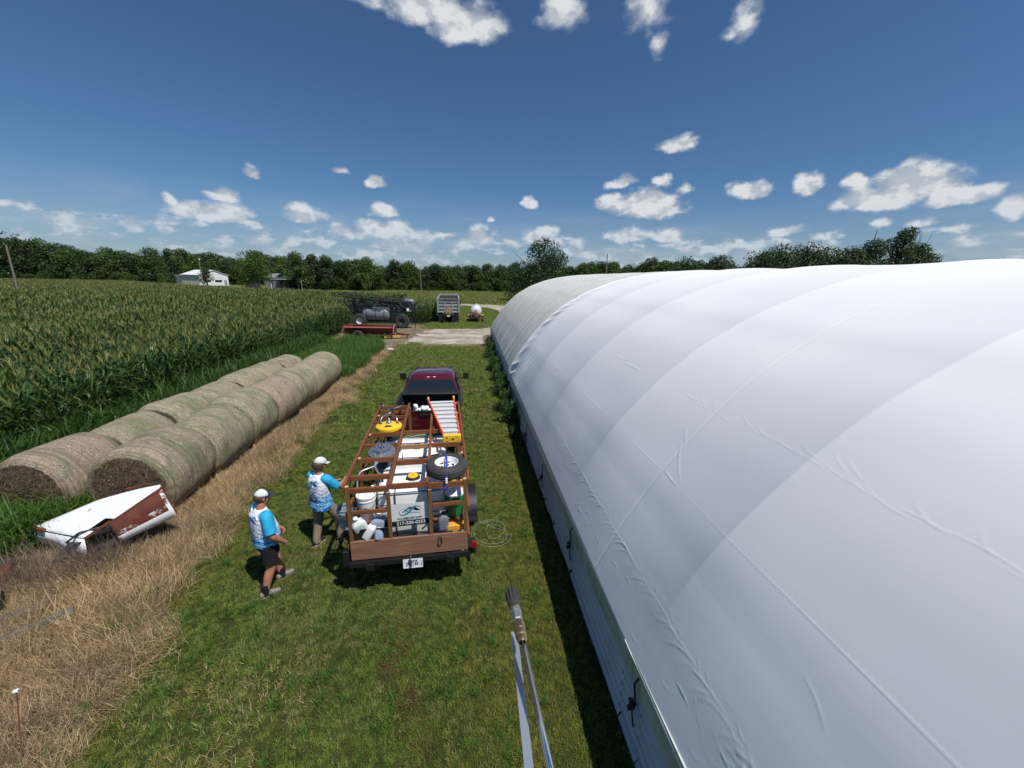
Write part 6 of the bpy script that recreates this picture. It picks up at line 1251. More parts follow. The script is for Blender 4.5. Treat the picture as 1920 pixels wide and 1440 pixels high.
q = MB(); q.tube([(-.36, 2.62, 1.60), (-.2, 2.52, 1.72), (.05, 2.45, 1.76), (.3, 2.55, 1.66), (.4, 2.62, 1.5)], .010, 7, smooth=2); q.tube([(-.4, 2.65, 1.55), (-.1, 2.56, 1.68), (.2, 2.5, 1.72), (.45, 2.5, 1.60)], .010, 7, smooth=2); o = q.build('green_hose', M['hose'], tr); o['label'] = 'pale green hose arched over the middle tank'
en = on_trailer('pump_engine', 'dark pump engine on the deck ahead of the middle tank', 'engine', (.0, 3.15, .57)); q = MB(); q.box((0, 0, .25), (.5, .4, .5)); q.cyl((.1, -.1, .5), (.1, -.1, .62), .12, n=20); q.box((-.25, .2, .35), (.25, .25, .3)); q.build('block', M['black'], en, bevel=.02); q = MB(); q.tube([(-.4, -.2, 0), (-.4, -.2, .62), (.45, -.2, .62), (.45, -.2, 0)], .02, 8, smooth=1); q.tube([(-.4, .3, 0), (-.4, .3, .62), (.45, .3, .62), (.45, .3, 0)], .02, 8, smooth=1); q.build('roll_frame', M['darkmetal'], en)
q = MB(); q.tube([(.50, 1.72, 1.63), (.25, 1.58, 1.64), (-.02, 1.52, 1.62)], .012, 6, smooth=1); q.build('dark_hose', M['black'], tr)
q = MB()
for p in ([(.60, .55, 1.15), (.55, .5, 1.5), (.5, .4, 1.75)], [(-.5, .9, .6), (-.62, .8, 1.3), (-.58, .6, 1.65)], [(-.50, 1.6, .6), (-.56, 1.5, 1.4), (-.45, 1.5, 1.7)]): q.tube(p, .011, 6, smooth=1)
q.build('lance_tube', M['steel'], tr)

# ================= pickup truck =================
TK = (-1.24, 10.35, 0); pk = thing('pickup_truck', 'maroon crew cab pickup truck hitched ahead of the wooden racked trailer', 'pickup', TK, R(1.0))
def sect(y, w, z0, z1, sh=.12, inset=.10, n=6):
    """half-rounded body section in the x-z plane"""
    pts = []
    for sgn in (1, -1):
        seq = [(w-.05, z0), (w, z0+.10), (w+.01, (z0+z1)/2), (w-.01, z1-sh), (w-inset*.5, z1-sh*.25), (w-inset-.06, z1)]
        seq = seq if sgn > 0 else seq[::-1]; pts += [(sgn*x, y, z) for x, z in seq]
    return pts
# lower body and bonnet from the cab forward
q = MB(); q.loft([sect(y, w, z0, z1, sh, ins) for y, w, z0, z1, sh, ins in ((1.98, .96, .45, 1.36, .2, .04), (3.2, .975, .42, 1.34, .2, .04), (4.0, .97, .42, 1.30, .2, .05), (4.4, .97, .45, 1.28, .22, .16), (5.3, .96, .48, 1.22, .24, .2), (5.62, .92, .5, 1.10, .3, .2), (5.70, .88, .52, 1.0, .3, .2))]); q.build('body', M['maroon'], pk, auto=35)
# bed sides
for s in (-1, 1):
    q = MB(); q.loft([[(s*x, y, z) for x, z in ((.95, .50), (.985, .70), (.98, 1.10), (.96, 1.34), (.93, 1.40), (.88, 1.40), (.87, 1.34), (.87, .8))] for y in (.0, .05, .5, 1.0, 1.95)]); q.build('bed_side', M['maroon'], pk, auto=40)
    q = MB(); q.box((s*.915, .98, 1.408), (.08, 1.92, .02)); q.build('rail_cap', M['black'], pk, bevel=.008)
    q = MB()
    for k in range(13):
        a = math.pi*k/12; a2 = math.pi*(k+1)/12
        if k < 12: q.bar((s*.99, .95-.47*math.cos(a), .42+.47*math.sin(a)), (s*.99, .95-.47*math.cos(a2), .42+.47*math.sin(a2)), .05, .05, up=(s, 0, 0))
    q.build('wheel_arch', M['maroon'], pk)
    q = MB(); q.box((s*.93, -.02, 1.12), (.10, .05, .38)); q.build('tail_light', M['redlight'], pk, bevel=.015)
q = MB(); q.box((0, .98, .86), (1.74, 1.94, .04)); q.box((0, 1.93, 1.1), (1.74, .04, .5)); 
for s in (-1, 1): q.box((s*.865, .98, 1.1), (.02, 1.94, .5)); q.box((s*.72, .95, .98), (.3, .9, .22))
for k in range(9): q.box((-.7+k*.175, .98, .885), (.07, 1.9, .015))
q.build('bed_liner', M['black'], pk, bevel=.01)
q = MB(); q.box((0, 0, 1.10), (1.72, .07, .60)); tg = q.build('tailgate', M['maroon'], pk, bevel=.02); q = MB(); q.box((0, 0, 1.405), (1.72, .10, .03)); q.box((0, -.045, 1.30), (.36, .03, .08)); q.build('tailgate_trim', M['black'], tg, bevel=.008)
q = MB(); q.lathe([(.055, .0), (.062, .008), (.055, .012), (.05, .005)], (.10, -.036, 1.17), (0, -1, 0), 24); q.bar((.06, -.045, 1.17), (.14, -.045, 1.17), .01, .014); q.bar((.10, -.045, 1.13), (.10, -.045, 1.21), .014, .01, up=(0, 1, 0)); q.build('badge', M['darkmetal'], tg)
q = MB(); q.box((0, -.12, .60), (1.9, .18, .2)); q.box((0, -.3, .47), (.08, .5, .08)); q.build('rear_bumper', M['darkmetal'], pk, bevel=.02)
# folded tonneau cover against the cab
q = MB()
for k, z in enumerate((1.425, 1.455, 1.485)): q.box((0, 1.72+.01*k, z), (1.76-.02*k, .42, .022))
q.cyl((-.85, 1.50, 1.455), (.85, 1.50, 1.455), .035, n=14); q.build('folded_bed_cover', M['black'], pk, bevel=.008); q = MB()
for x_ in (.0, .55, -.5): q.box((x_, 1.52, 1.50), (.02, .10, .012))
q.build('cover_clip', M['steel'], pk)
# cab
q = MB(); rings = []
for y, z, w in ((0, 0, 0),): pass
zb, zr = 1.33, 1.90
q.loft([[(x, y, z) for x, z in ((-.93, zb), (-.88, zb+.08), (-.74, zr-.10), (-.66, zr-.03), (-.5, zr-.0), (.5, zr-.0), (.66, zr-.03), (.74, zr-.10), (.88, zb+.08), (.93, zb))] if 2.3 <= y <= 3.4 else [(x, y, z) for x, z in P_] for y, P_ in (
    (2.02, ((-.90, zb), (-.87, zb+.04), (-.85, zb+.08), (-.8, zb+.09), (-.5, zb+.1), (.5, zb+.1), (.8, zb+.09), (.85, zb+.08), (.87, zb+.04), (.90, zb))),
    (2.16, ((-.92, zb), (-.88, zb+.08), (-.75, zr-.15), (-.68, zr-.10), (-.5, zr-.075), (.5, zr-.075), (.68, zr-.10), (.75, zr-.15), (.88, zb+.08), (.92, zb))),
    (2.30, None), (2.8, None), (3.4, None),
    (3.55, ((-.92, zb), (-.88, zb+.08), (-.75, zr-.15), (-.67, zr-.08), (-.5, zr-.05), (.5, zr-.05), (.67, zr-.08), (.75, zr-.15), (.88, zb+.08), (.92, zb))),
    (4.30, ((-.92, zb-.06), (-.9, zb-.05), (-.88, zb-.03), (-.85, zb-.02), (-.5, zb), (.5, zb), (.85, zb-.02), (.88, zb-.03), (.9, zb-.05), (.92, zb-.06))))]); q.build('cab_roof', M['maroon'], pk, auto=35)
q = MB(); q.prism([(-.80, 2.03, zb+.11), (.80, 2.03, zb+.11), (.68, 2.135, zr-.15), (-.68, 2.135, zr-.15)], (0, -.012, .004)); q.build('rear_window', M['darkglass'], pk)
q = MB(); q.prism([(-.76, 4.1, zb+.09), (.76, 4.1, zb+.09), (.64, 3.62, zr-.08), (-.64, 3.62, zr-.08)], (0, .02, .03)); q.build('windscreen', M['darkglass'], pk)
for s in (-1, 1):
    for y0, y1, t0, t1 in ((2.2, 2.95, 2.3, 2.95), (3.02, 3.95, 3.02, 3.5)):
        q = MB(); q.prism([(s*.915, y0, zb+.05), (s*.915, y1, zb+.05), (s*.79, t1, zr-.14), (s*.79, t0, zr-.14)], (s*.012, 0, .01)); q.build('side_window', M['darkglass'], pk)
    q = MB(); q.bar((s*.92, 3.75, 1.42), (s*1.06, 3.70, 1.44), .05, .04); q.box((s*1.14, 3.68, 1.50), (.20, .10, .24)); q.build('mirror', M['black'], pk, bevel=.03)
    q = MB(); q.box((s*.99, 2.75, 1.10), (.02, .16, .03)); q.box((s*.99, 3.65, 1.10), (.02, .16, .03)); q.build('door_handle', M['chrome'], pk, bevel=.005)
    for y_ in (.95, 4.75):
        q = MB(); q.lathe([(.23, -.11), (.36, -.125), (.41, -.09), (.41, .09), (.36, .125), (.23, .11)], (s*.88, y_, .41), (1, 0, 0), 32); wh = q.build('wheel', M['rubber'], pk, auto=40)
        q = MB(); q.lathe([(.02, .07), (.06, .07), (.08, .03), (.16, .02), (.22, .08), (.235, .115), (.24, .10)], (s*.88, y_, .41), (s, 0, 0), 28); q.build('rim', M['chrome'], wh, auto=40)
q = MB(); q.box((0, 2.19, zr-.065), (.36, .05, .03), (R(40), 0, 0)); bl = q.build('cargo_light', M['redlight'], pk, bevel=.008); q = MB(); q.box((-.10, 2.165, zr-.06), (.07, .02, .025), (R(40), 0, 0)); q.box((.10, 2.165, zr-.06), (.07, .02, .025), (R(40), 0, 0)); q.build('lens', M['white'], bl)
q = MB(); q.box((0, 5.72, .62), (1.7, .15, .2)); q.box((0, 5.70, .88), (1.1, .06, .3)); q.build('front_bumper', M['chrome'], pk, bevel=.03)
q = MB(); rr = random.Random(12)
for k in range(15): q.lathe([(.01, -.06), (.07, -.045), (.10, 0), (.07, .05), (.01, .07)], (.05+rr.uniform(-.40, .3), .20+rr.uniform(-.10, .25), 1.36+rr.uniform(-.08, .08)), (rr.uniform(-1, 1), rr.uniform(-1, 1), 1), 7)
o = q.build('crumpled_bags', M['white'], None); md = o.modifiers.new('n', 'SUBSURF'); md.levels = md.render_levels = 1; o.location = TK; tag(o, 'pile of crumpled white plastic bags in the pickup bed', 'bags')
q = MB(); q.box((0, .35, 1.06), (1.3, .5, .35)); o = q.build('black_crate', M['black'], None, bevel=.02); o.location = TK; o.rotation_euler.z = R(1); tag(o, 'black crate in the pickup bed under the white bags', 'crate')

# ================= pressure washer lance =================
Cm = cam.matrix_world.copy()
def cw(x, y, z): return Cm @ Vector((x, -y, -z))     # right, down, forward of where the worker stands; plain world coordinates
a = cw(-.003, .560, 1.05); b2 = cw(.066, .640, .62); d = (b2-a)
ln_ = thing('pressure_washer_lance', 'steel pressure washer lance with black nozzle guard pointing over the lawn', 'lance', a); f = lambda k: d*k
dn = d.normalized(); q = MB(); q.lathe([(.004, 0), (.011, .002), (.014, .008), (.015, .03), (.016, .055), (.0145, .066), (.011, .068)], (0, 0, 0), dn, 20)
for k in range(10):
    aa = k*.628; u = dn.orthogonal().normalized(); w_ = dn.cross(u); o_ = (u*math.cos(aa)+w_*math.sin(aa))*.0148; q.bar(o_+dn*.008, o_+dn*.056, .004, .004)
q.build('nozzle_guard', M['rubber'], ln_)
q = MB(); q.lathe([(.010, .066), (.013, .068), (.013, .074), (.0115, .075)], (0, 0, 0), dn, 16); q.lathe([(.012, .118), (.0145, .12), (.0145, .14), (.012, .142), (.0135, .146), (.0135, .158), (.011, .160), (.012, .168), (.008, .176)], (0, 0, 0), dn, 18); q.build('brass_fitting', M['brass'], ln_, auto=40)
q = MB(); q.lathe([(.0115, .074), (.0138, .076), (.0138, .084), (.011, .085), (.0125, .088), (.0125, .110), (.010, .112), (.009, .119)], (0, 0, 0), dn, 6); q.build('coupler', M['fitting'], ln_)
q = MB(); q.cyl(dn*.172, d*1.9, .0066, n=16); q.build('steel_tube', M['chrome'], ln_, smooth=True)
st2 = cw(.006, .640, .99)-a; en2 = cw(.031, .655, .62)-a; q = MB(); q.bar(st2, st2+(en2-st2)*1.9, .016, .006); q.build('support_rail', M['alu'], ln_)
# ================= people =================
M['skin'] = paint('sunned_skin', (0.44, 0.20, 0.13), (0.37, 0.155, 0.10), rough=.5, scale=9); M['hair'] = paint('dark_brown_hair', (0.045, 0.022, 0.012), (0.10, 0.055, 0.03), rough=.6, scale=60)
M['blackcloth'] = paint('black_shorts_cloth', (0.004, 0.004, 0.005), rough=.9); M['khaki'] = paint('khaki_trouser_cloth', (0.27, 0.21, 0.145), (0.22, 0.17, 0.115), rough=.9, scale=8); M['shoegrey'] = paint('grey_mottled_shoe', (0.30, 0.26, 0.23), (0.12, 0.10, 0.09), rough=.8, scale=40); M['capwhite'] = paint('white_cap_mesh', (0.66, 0.66, 0.68), (0.46, 0.48, 0.51), rough=.9, scale=60); M['capdark'] = paint('charcoal_cap_cloth', (0.03, 0.033, 0.04), rough=.8); M['sole'] = paint('cream_sole', (0.62, 0.58, 0.45), rough=.7)
M['cyan'] = paint('bright_cyan_sleeve', (0.015, 0.36, 0.62), (0.01, 0.27, 0.50), rough=.7, scale=10)
m, t, b = new_mat('printed_sports_shirt'); v = t.add('ShaderNodeTexCoord').outputs['Object']; sx = t.sep(v)
sw_ = t.noise(t.vmath('MULTIPLY', v, (4, 4, 14)), 1.0, 4, .6, 2.2); sp1 = t.noise(v, 45, 2); ln1 = t.noise(t.vmath('MULTIPLY', v, (9, 9, 3)), 1.0, 5, .6, 3.0)
blue = t.ramp(t.range(sw_, .3, .7), [(0, (0.008, 0.05, 0.22)), (.35, (0.015, 0.16, 0.55)), (.5, (0.03, 0.40, 0.72)), (.62, (0.55, 0.72, 0.85)), (.8, (0.02, 0.22, 0.62))]); wht = t.mix(t.range(sp1, .66, .70), (0.68, 0.72, 0.82), (0.35, 0.22, 0.3)); wht = t.mix(t.range(ln1, .56, .64, 0, .8), wht, (0.16, 0.22, 0.42))
edge = t.math('ADD', sx[2], t.math('MULTIPLY', t.math('SUBTRACT', sw_, .5), .30)); k_ = t.range(edge, 1.02, 1.16, 1, 0); col = t.mix(k_, t.mix(t.range(sx[2], 1.32, 1.22, 0, 1), t.mix(t.range(sp1, .67, .71, 0, .6), (0.70, 0.73, 0.82), (0.4, 0.25, 0.32)), wht), blue); t.put(b.inputs['Base Color'], col); b.inputs['Roughness'].default_value = .75; b.inputs['Specular IOR Level'].default_value = .25; bump(t, b, t.noise(v, 7, 4, .55, 2.0), 1.0, .04); M['shirt'] = m

def ring(c, d, rx, ry, up=None, n=20, p=2.0):
    """ellipse round c across direction d; rx sideways, ry along the front-back axis"""
    d = Vector(d).normalized(); side = Vector(up) if up else Vector((1, 0, 0)); side = (side-d*side.dot(d)).normalized(); fr = d.cross(side)
    return [Vector(c)+side*rx*math.copysign(abs(math.cos(a))**(2/p), math.cos(a))+fr*ry*math.copysign(abs(math.sin(a))**(2/p), math.sin(a)) for a in np.linspace(0, 2*math.pi, n, endpoint=False)]
def limb(q, pts, rad, n=16, flat=1.0):
    """tapering limb through joints"""
    P_ = [Vector(p) for p in pts]; r = list(rad); 
    for _ in range(2):
        Q_, S_2 = [P_[0]], [r[0]]
        for i in range(len(P_)-1): Q_ += [P_[i].lerp(P_[i+1], .25), P_[i].lerp(P_[i+1], .75)]; S_2 += [r[i]*.75+r[i+1]*.25, r[i]*.25+r[i+1]*.75]
        Q_.append(P_[-1]); S_2.append(r[-1]); P_, r = Q_, S_2
    q.tube(P_, r, n)
def fuse(q, name, mat, parent, voxel=.008, smooth=2):
    """unite overlapping shapes into one continuous surface"""
    me = q.mesh(name+'_raw'); o = bpy.data.objects.new(name, me); COL.objects.link(o); r = o.modifiers.new('r', 'REMESH'); r.mode = 'VOXEL'; r.voxel_size = voxel; sm_ = o.modifiers.new('s', 'SMOOTH'); sm_.iterations = smooth; sm_.factor = .5
    dg = bpy.context.evaluated_depsgraph_get(); dg.update(); me2 = bpy.data.meshes.new_from_object(o.evaluated_get(dg)); bpy.data.objects.remove(o); me2.name = name; me2.materials.clear()
    for m_ in (mat if isinstance(mat, list) else [mat]): me2.materials.append(m_)
    me2.shade_smooth(); o = bpy.data.objects.new(name, me2); COL.objects.link(o); o.parent = parent; return o
def hand(q, wrist, dirv, palmn, side, curl=.5, s=1.0):
    """palm and five bent fingers; dirv points along the hand, palmn out of the palm, side +1 puts the thumb on the +across side"""
    d = Vector(dirv).normalized(); pn = Vector(palmn); pn = (pn-d*pn.dot(d)).normalized(); ac = d.cross(pn)*side; W_0 = Vector(wrist)
    q.loft([ring(W_0+d*k*s, d, w*s, th*s, ac, 14) for k, w, th in ((-.02, .026, .020), (0, .026, .018), (.03, .036, .016), (.065, .040, .015), (.088, .037, .012))])
    for i, (off, L) in enumerate(((.029, .072), (.010, .080), (-.010, .075), (-.028, .060))):
        p = W_0+(d*.082+ac*off)*s; pts = [p-d*.02*s, p]; th = .12+curl*.35; cur = Vector(p)
        for j, f_ in enumerate((.45, .32, .23)):
            th += curl*(.55+.1*i*.3); v_ = d*math.cos(th)+pn*math.sin(th); cur = cur+v_*L*f_*s; pts.append(cur.copy())
        q.tube(pts, [.0092*s, .0092*s, .0085*s, .0078*s, .0065*s], 8)
    p = W_0+(d*.02+ac*.028)*s; q.tube([p-d*.01*s, p+(ac*.024+d*.022+pn*.01)*s, p+(ac*.034+d*.05+pn*.024)*s, p+(ac*.030+d*.072+pn*.034)*s], [.013*s, .0115*s, .010*s, .008*s], 8)
def head(q, c, yaw, pitch=0.0, s=1.0):
    """skull, jaw, nose, ears; returns the frame"""
    Rm = Matrix.Rotation(yaw, 3, 'Z') @ Matrix.Rotation(pitch, 3, 'X'); c = Vector(c); F = lambda x, y, z: c+Rm @ (Vector((x, y, z))*s)
    def el(cx, cy, cz, rx, ry, rz_, n=18):
        rings = []
        for i in range(1, n//2+1):
            a = math.pi*i/(n//2+1); rings.append([F(cx+rx*math.sin(a)*math.cos(t_), cy+ry*math.sin(a)*math.sin(t_), cz-rz_*math.cos(a)) for t_ in np.linspace(0, 2*math.pi, n, endpoint=False)])
        q.loft(rings)
    el(0, -.01, .03, .076, .096, .088); el(0, .025, -.035, .060, .070, .075); el(0, .045, -.075, .036, .04, .03)
    q.tube([F(0, .085, .02), F(0, .104, -.018), F(0, .112, -.028)], [.008*s, .011*s, .012*s], 8); el(0, .088, -.055, .024, .012, .006); el(0, .086, -.066, .022, .012, .007); el(-.03, .082, .022, .02, .012, .006); el(.03, .082, .022, .02, .012, .006)
    for sg_ in (-1, 1): el(sg_*.080, -.005, -.012, .010, .020, .032, 12); el(sg_*.030, .074, .002, .013, .012, .010, 10)
    return F
def eyes(F, parent):
    for s_ in (-1, 1):
        q = MB(); c = F(s_*.030, .083, .004); q.lathe([(.001, -.007), (.006, -.004), (.0075, 0), (.006, .004), (.001, .007)], c, (0, 0, 1), 12); e = q.build('eye', [M['white']], parent, smooth=True); q = MB(); c = F(s_*.030, .0895, .004); q.lathe([(.001, -.003), (.003, 0), (.001, .003)], c, (0, 0, 1), 10); q.build('iris', M['ink'], e)
def cap_on(F, parent, label_dark, s=1.0, back_open=False):
    """domed cap with mesh back, front panels and a curved peak"""
    def dome(a0, a1, ext, mat, name, r_add=0.0):
        q = MB(); rings = []
        for i in range(9):
            el_ = math.pi/2*i/8.0*.98; rings.append([F((.083+r_add)*math.cos(el_)*math.cos(t_), -.008+(.104+r_add)*math.cos(el_)*math.sin(t_), .035+(.088+r_add)*math.sin(el_)) for t_ in np.linspace(a0, a1, 22)])
        n = 22; vs = [p for r_ in rings for p in r_]; q._add(vs, [(a*n+k, a*n+k+1, (a+1)*n+k+1, (a+1)*n+k) for a in range(8) for k in range(n-1)]); o = q.build(name, mat, parent, smooth=True); md = o.modifiers.new('t', 'SOLIDIFY'); md.thickness = .004; md.offset = 1; return o
    back = dome(math.radians(140), math.radians(400), 0, M['capwhite'], 'cap'); back['label'] = 'baseball cap with pale mesh back'
    o = dome(math.radians(38), math.radians(142), 0, label_dark, 'cap_front', .001); o.parent = back
    q = MB(); vs = []; n = 15
    for j in range(6):
        for i in range(n): t_ = math.radians(42+96*i/(n-1)); r_ = 1+.70*(j/5)*math.sin((math.pi*i/(n-1)))**.55; vs.append(F(.086*math.cos(t_)*(1+.12*j/5), -.008+.106*math.sin(t_)*r_, .040-.010*(j/5)-.018*abs(math.cos(t_))**1.5))
    q._add(vs, [(a*n+k, a*n+k+1, (a+1)*n+k+1, (a+1)*n+k) for a in range(5) for k in range(n-1)]); o = q.build('peak', label_dark, back, smooth=True); md = o.modifiers.new('t', 'SOLIDIFY'); md.thickness = .005
    q = MB(); q.lathe([(.001, .008), (.008, .006), (.010, 0), (.004, -.003)], F(0, -.008, .124), F(0, -.008, .2)-F(0, -.008, .124), 12); q.build('button', label_dark, back)
    q = MB(); q.tube([F(.0845*math.cos(t_), -.008+.1055*math.sin(t_), .037) for t_ in np.linspace(math.radians(140), math.radians(400), 30)], .006*s, 6); q.build('band', label_dark, back)
    # mesh back seams
    q = MB()
    for t_ in (math.radians(175), math.radians(225), math.radians(270), math.radians(315), math.radians(5)): q.tube([F(.0865*math.cos(e_)*math.cos(t_), -.008+.1075*math.cos(e_)*math.sin(t_), .035+.0915*math.sin(e_)) for e_ in np.linspace(0, 1.5, 10)], .003, 5)
    q.build('seam', M['printwhite'], back)
def decal(parent_o, bvh, o, origin, right, up, normal, off=.006):
    """lays a flat print on the cloth: local x-z drawing projected onto the surface"""
    me = o.data; bm = bmesh.new(); bm.from_mesh(me); bmesh.ops.subdivide_edges(bm, edges=[e for e in bm.edges if e.calc_length() > .03], cuts=2); 
    mw = o.matrix_basis.copy()
    for v_ in bm.verts:
        c = mw @ v_.co; p = Vector(origin)+Vector(right)*c.x+Vector(up)*c.z; h = bvh.ray_cast(p+Vector(normal)*.5, -Vector(normal)); v_.co = (h[0]+Vector(normal)*(off-c.y*.0)) if h[0] else p
    bm.to_mesh(me); bm.free(); o.matrix_basis = Matrix.Identity(4); o.parent = parent_o
def shirt_print(sh, dx_, zt):
    bv = BVHTree.FromPolygons([v_.co.copy() for v_ in sh.data.vertices], [tuple(p.vertices) for p in sh.data.polygons]); holder = bpy.data.objects.new('tmp', None)
    before = set(bpy.data.objects); logo(None, .17, 0, 0, 0, mats=(paint('blue_logo_print', (0.02, 0.05, 0.2)), M['teal'], M['white'])); ribs = [o for o in bpy.data.objects if o not in before]
    j = MB()
    for o in ribs:
        j.mi = 0 if 'teal' not in o.data.materials[0].name else 1; j._add([v_.co for v_ in o.data.vertices], [tuple(p.vertices) for p in o.data.polygons])
    for o in ribs: bpy.data.objects.remove(o)
    for k in range(7):
        L = (.22, .13, .19, .19, .17, .19, .15)[k]; z = -.085-.034*k
        x_ = -L/2
        while x_ < L/2: w_ = random.uniform(.014, .04); j._add([(x_, 0, z), (x_+w_, 0, z), (x_+w_, 0, z+.015), (x_, 0, z+.015)], [(0, 1, 2, 3)], 0); x_ += w_+.006
    o = j.build('back_print', [bpy.data.materials['blue_logo_print'], M['teal']], sh); decal(sh, bv, o, (dx_, -.5, zt), (1, 0, 0), (0, 0, 1), (0, -1, 0), .005); bpy.data.objects.remove(holder)

def shoe(parent, c, yaw, mat, sole, s=1.0, pitch=0.0):
    q = MB(); Rm = Matrix.Rotation(yaw, 3, 'Z') @ Matrix.Rotation(pitch, 3, 'X'); F = lambda x, y, z: Vector(c)+Rm @ (Vector((x, y, z))*s)
    rings = []
    for y_, w_, h_ in ((-.085, .028, .055), (-.07, .038, .085), (-.02, .042, .10), (.03, .043, .085), (.08, .048, .06), (.13, .048, .048), (.17, .038, .04), (.19, .018, .03)): rings.append([F(w_*math.cos(a), y_, .018+max(0, h_*(.5+.5*math.sin(a)))) for a in np.linspace(0, 2*math.pi, 16, endpoint=False)])
    q.loft(rings); o = q.build('shoe', mat, parent, smooth=True); q = MB(); prof = []
    for a in np.linspace(0, 2*math.pi, 24, endpoint=False): w_ = .043*(1 if math.sin(a) < 0 else 1.1); prof.append(F(w_*math.copysign(abs(math.cos(a))**.8, math.cos(a)), .055+.142*math.sin(a), 0))
    q.prism(prof, Rm @ Vector((0, 0, .024*s))); q.build('sole', sole, o)

# local frame of each person: +y is where the body faces, +x is their right
# ---- person one: walking, black shorts ----
p1 = thing('person', 'person in black shorts and white and dark cap, walking on the lawn', 'person', (-3.27, 5.64, 0), R(-42))
hipL, hipR = Vector((-.10, .0, .90)), Vector((.10, -.01, .90)); kL, kR = Vector((-.105, .15, .50)), Vector((.115, -.01, .48)); aL, aR = Vector((-.10, .19, .10)), Vector((.115, -.15, .10))
shL, shR = Vector((-.20, .03, 1.42)), Vector((.20, .0, 1.42)); eR, wR = Vector((.315, -.01, 1.13)), Vector((.255, .17, .90)); eL, wL = Vector((-.31, .06, 1.13)), Vector((-.16, .28, .93))
q = MB(); q.loft([ring((0, y_, z_), (0, 0, 1), rx, ry, (1, 0, 0), 24, 2.3) for z_, y_, rx, ry in ((.84, 0, .15, .11), (.95, .01, .185, .15), (1.08, .02, .19, .16), (1.22, .01, .20, .15), (1.36, .0, .205, .13), (1.43, .0, .15, .10), (1.47, .01, .07, .07))]); limb(q, [(0, 0, 1.40), (0, .015, 1.50), (0, .035, 1.58)], [.075, .062, .058])
for h_, k_2, a_, sgn in ((hipL, kL, aL, -1), (hipR, kR, aR, 1)): limb(q, [h_+Vector((0, 0, .02)), h_.lerp(k_2, .5), k_2, k_2.lerp(a_, .35)+Vector((0, -.02, 0)), a_, a_+Vector((0, .01, -.05))], [.105, .095, .068, .070, .045, .045]); limb(q, [a_+Vector((0, -.02, -.05)), a_+Vector((0, .10, -.07))], [.04, .035])
for s_, e_, w__ in ((shL, eL, wL), (shR, eR, wR)): limb(q, [s_, s_.lerp(e_, .5), e_, e_.lerp(w__, .35), w__], [.068, .058, .050, .049, .031])
hand(q, wR, (-.25, .5, -.8), (-.8, -.1, -.2), -1, .7); hand(q, wL, (.35, .5, -.7), (.6, -.4, -.3), 1, .7)
F1 = head(q, (.0, .06, 1.66), R(-8), R(-14)); bd = fuse(q, 'body', M['skin'], p1, .007); eyes(F1, p1)
q = MB(); q.loft([ring((0, y_, z_), (0, 0, 1), rx, ry, (1, 0, 0), 28, 2.3) for z_, y_, rx, ry in ((.875, .015, .208, .178), (.92, .02, .215, .185), (1.02, .025, .215, .190), (1.16, .02, .220, .18), (1.30, .0, .225, .155), (1.40, -.01, .205, .13), (1.455, .0, .13, .095), (1.49, .01, .075, .075))]); 
for s_ in (shL, shR): limb(q, [Vector((s_.x*.55, 0, 1.42)), s_], [.09, .085])
sh1 = fuse(q, 'shirt', M['shirt'], p1, .009, 3)
q = MB(); limb(q, [Vector((.13, 0, 1.425)), shR+Vector((0, 0, .005)), shR.lerp(eR, .45), shR.lerp(eR, .88)], [.080, .094, .088, .086]); o = fuse(q, 'sleeve', M['cyan'], sh1, .008, 2); o['label'] = 'bright cyan right sleeve'
q = MB(); limb(q, [Vector((-.13, 0, 1.425)), shL+Vector((0, 0, .005)), shL.lerp(eL, .45), shL.lerp(eL, .88)], [.080, .094, .088, .086]); fuse(q, 'sleeve', M['cyan'], sh1, .008, 2)
shirt_print(sh1, -.02, 1.30)
q = MB(); q.loft([ring((0, .01, z_), (0, 0, 1), rx, ry, (1, 0, 0), 24, 2.2) for z_, rx, ry in ((.80, .19, .14), (.92, .205, .17), (.98, .20, .165))])
for h_, k_2 in ((hipL, kL), (hipR, kR)): limb(q, [h_+Vector((0, 0, .0)), h_.lerp(k_2, .5), h_.lerp(k_2, .80)], [.118, .112, .112])
fuse(q, 'shorts', M['blackcloth'], p1, .009, 3)
for a_ in (aL, aR): q = MB(); limb(q, [a_+Vector((0, -.005, .13)), a_, a_+Vector((0, .0, -.05))], [.062, .054, .055]); q.build('sock', M['blackcloth'], p1, smooth=True)
shoe(p1, aL+Vector((0, .0, -.10)), R(4), M['shoegrey'], M['shoegrey'], 1.05); shoe(p1, aR+Vector((.0, .0, -.10)), R(-12), M['shoegrey'], M['shoegrey'], 1.05)
q = MB(); q.loft([[F1(x_*math.cos(t_), -.022+y_*math.sin(t_), z_) for t_ in np.linspace(math.radians(150), math.radians(390), 20)] for z_, x_, y_ in ((-.055, .062, .080), (-.03, .074, .092), (.0, .080, .098), (.04, .082, .100))], cap=False); o = q.build('hair', M['hair'], p1, smooth=True); md = o.modifiers.new('t', 'SOLIDIFY'); md.thickness = .006; md.offset = 1
cap_on(F1, p1, M['capdark'])
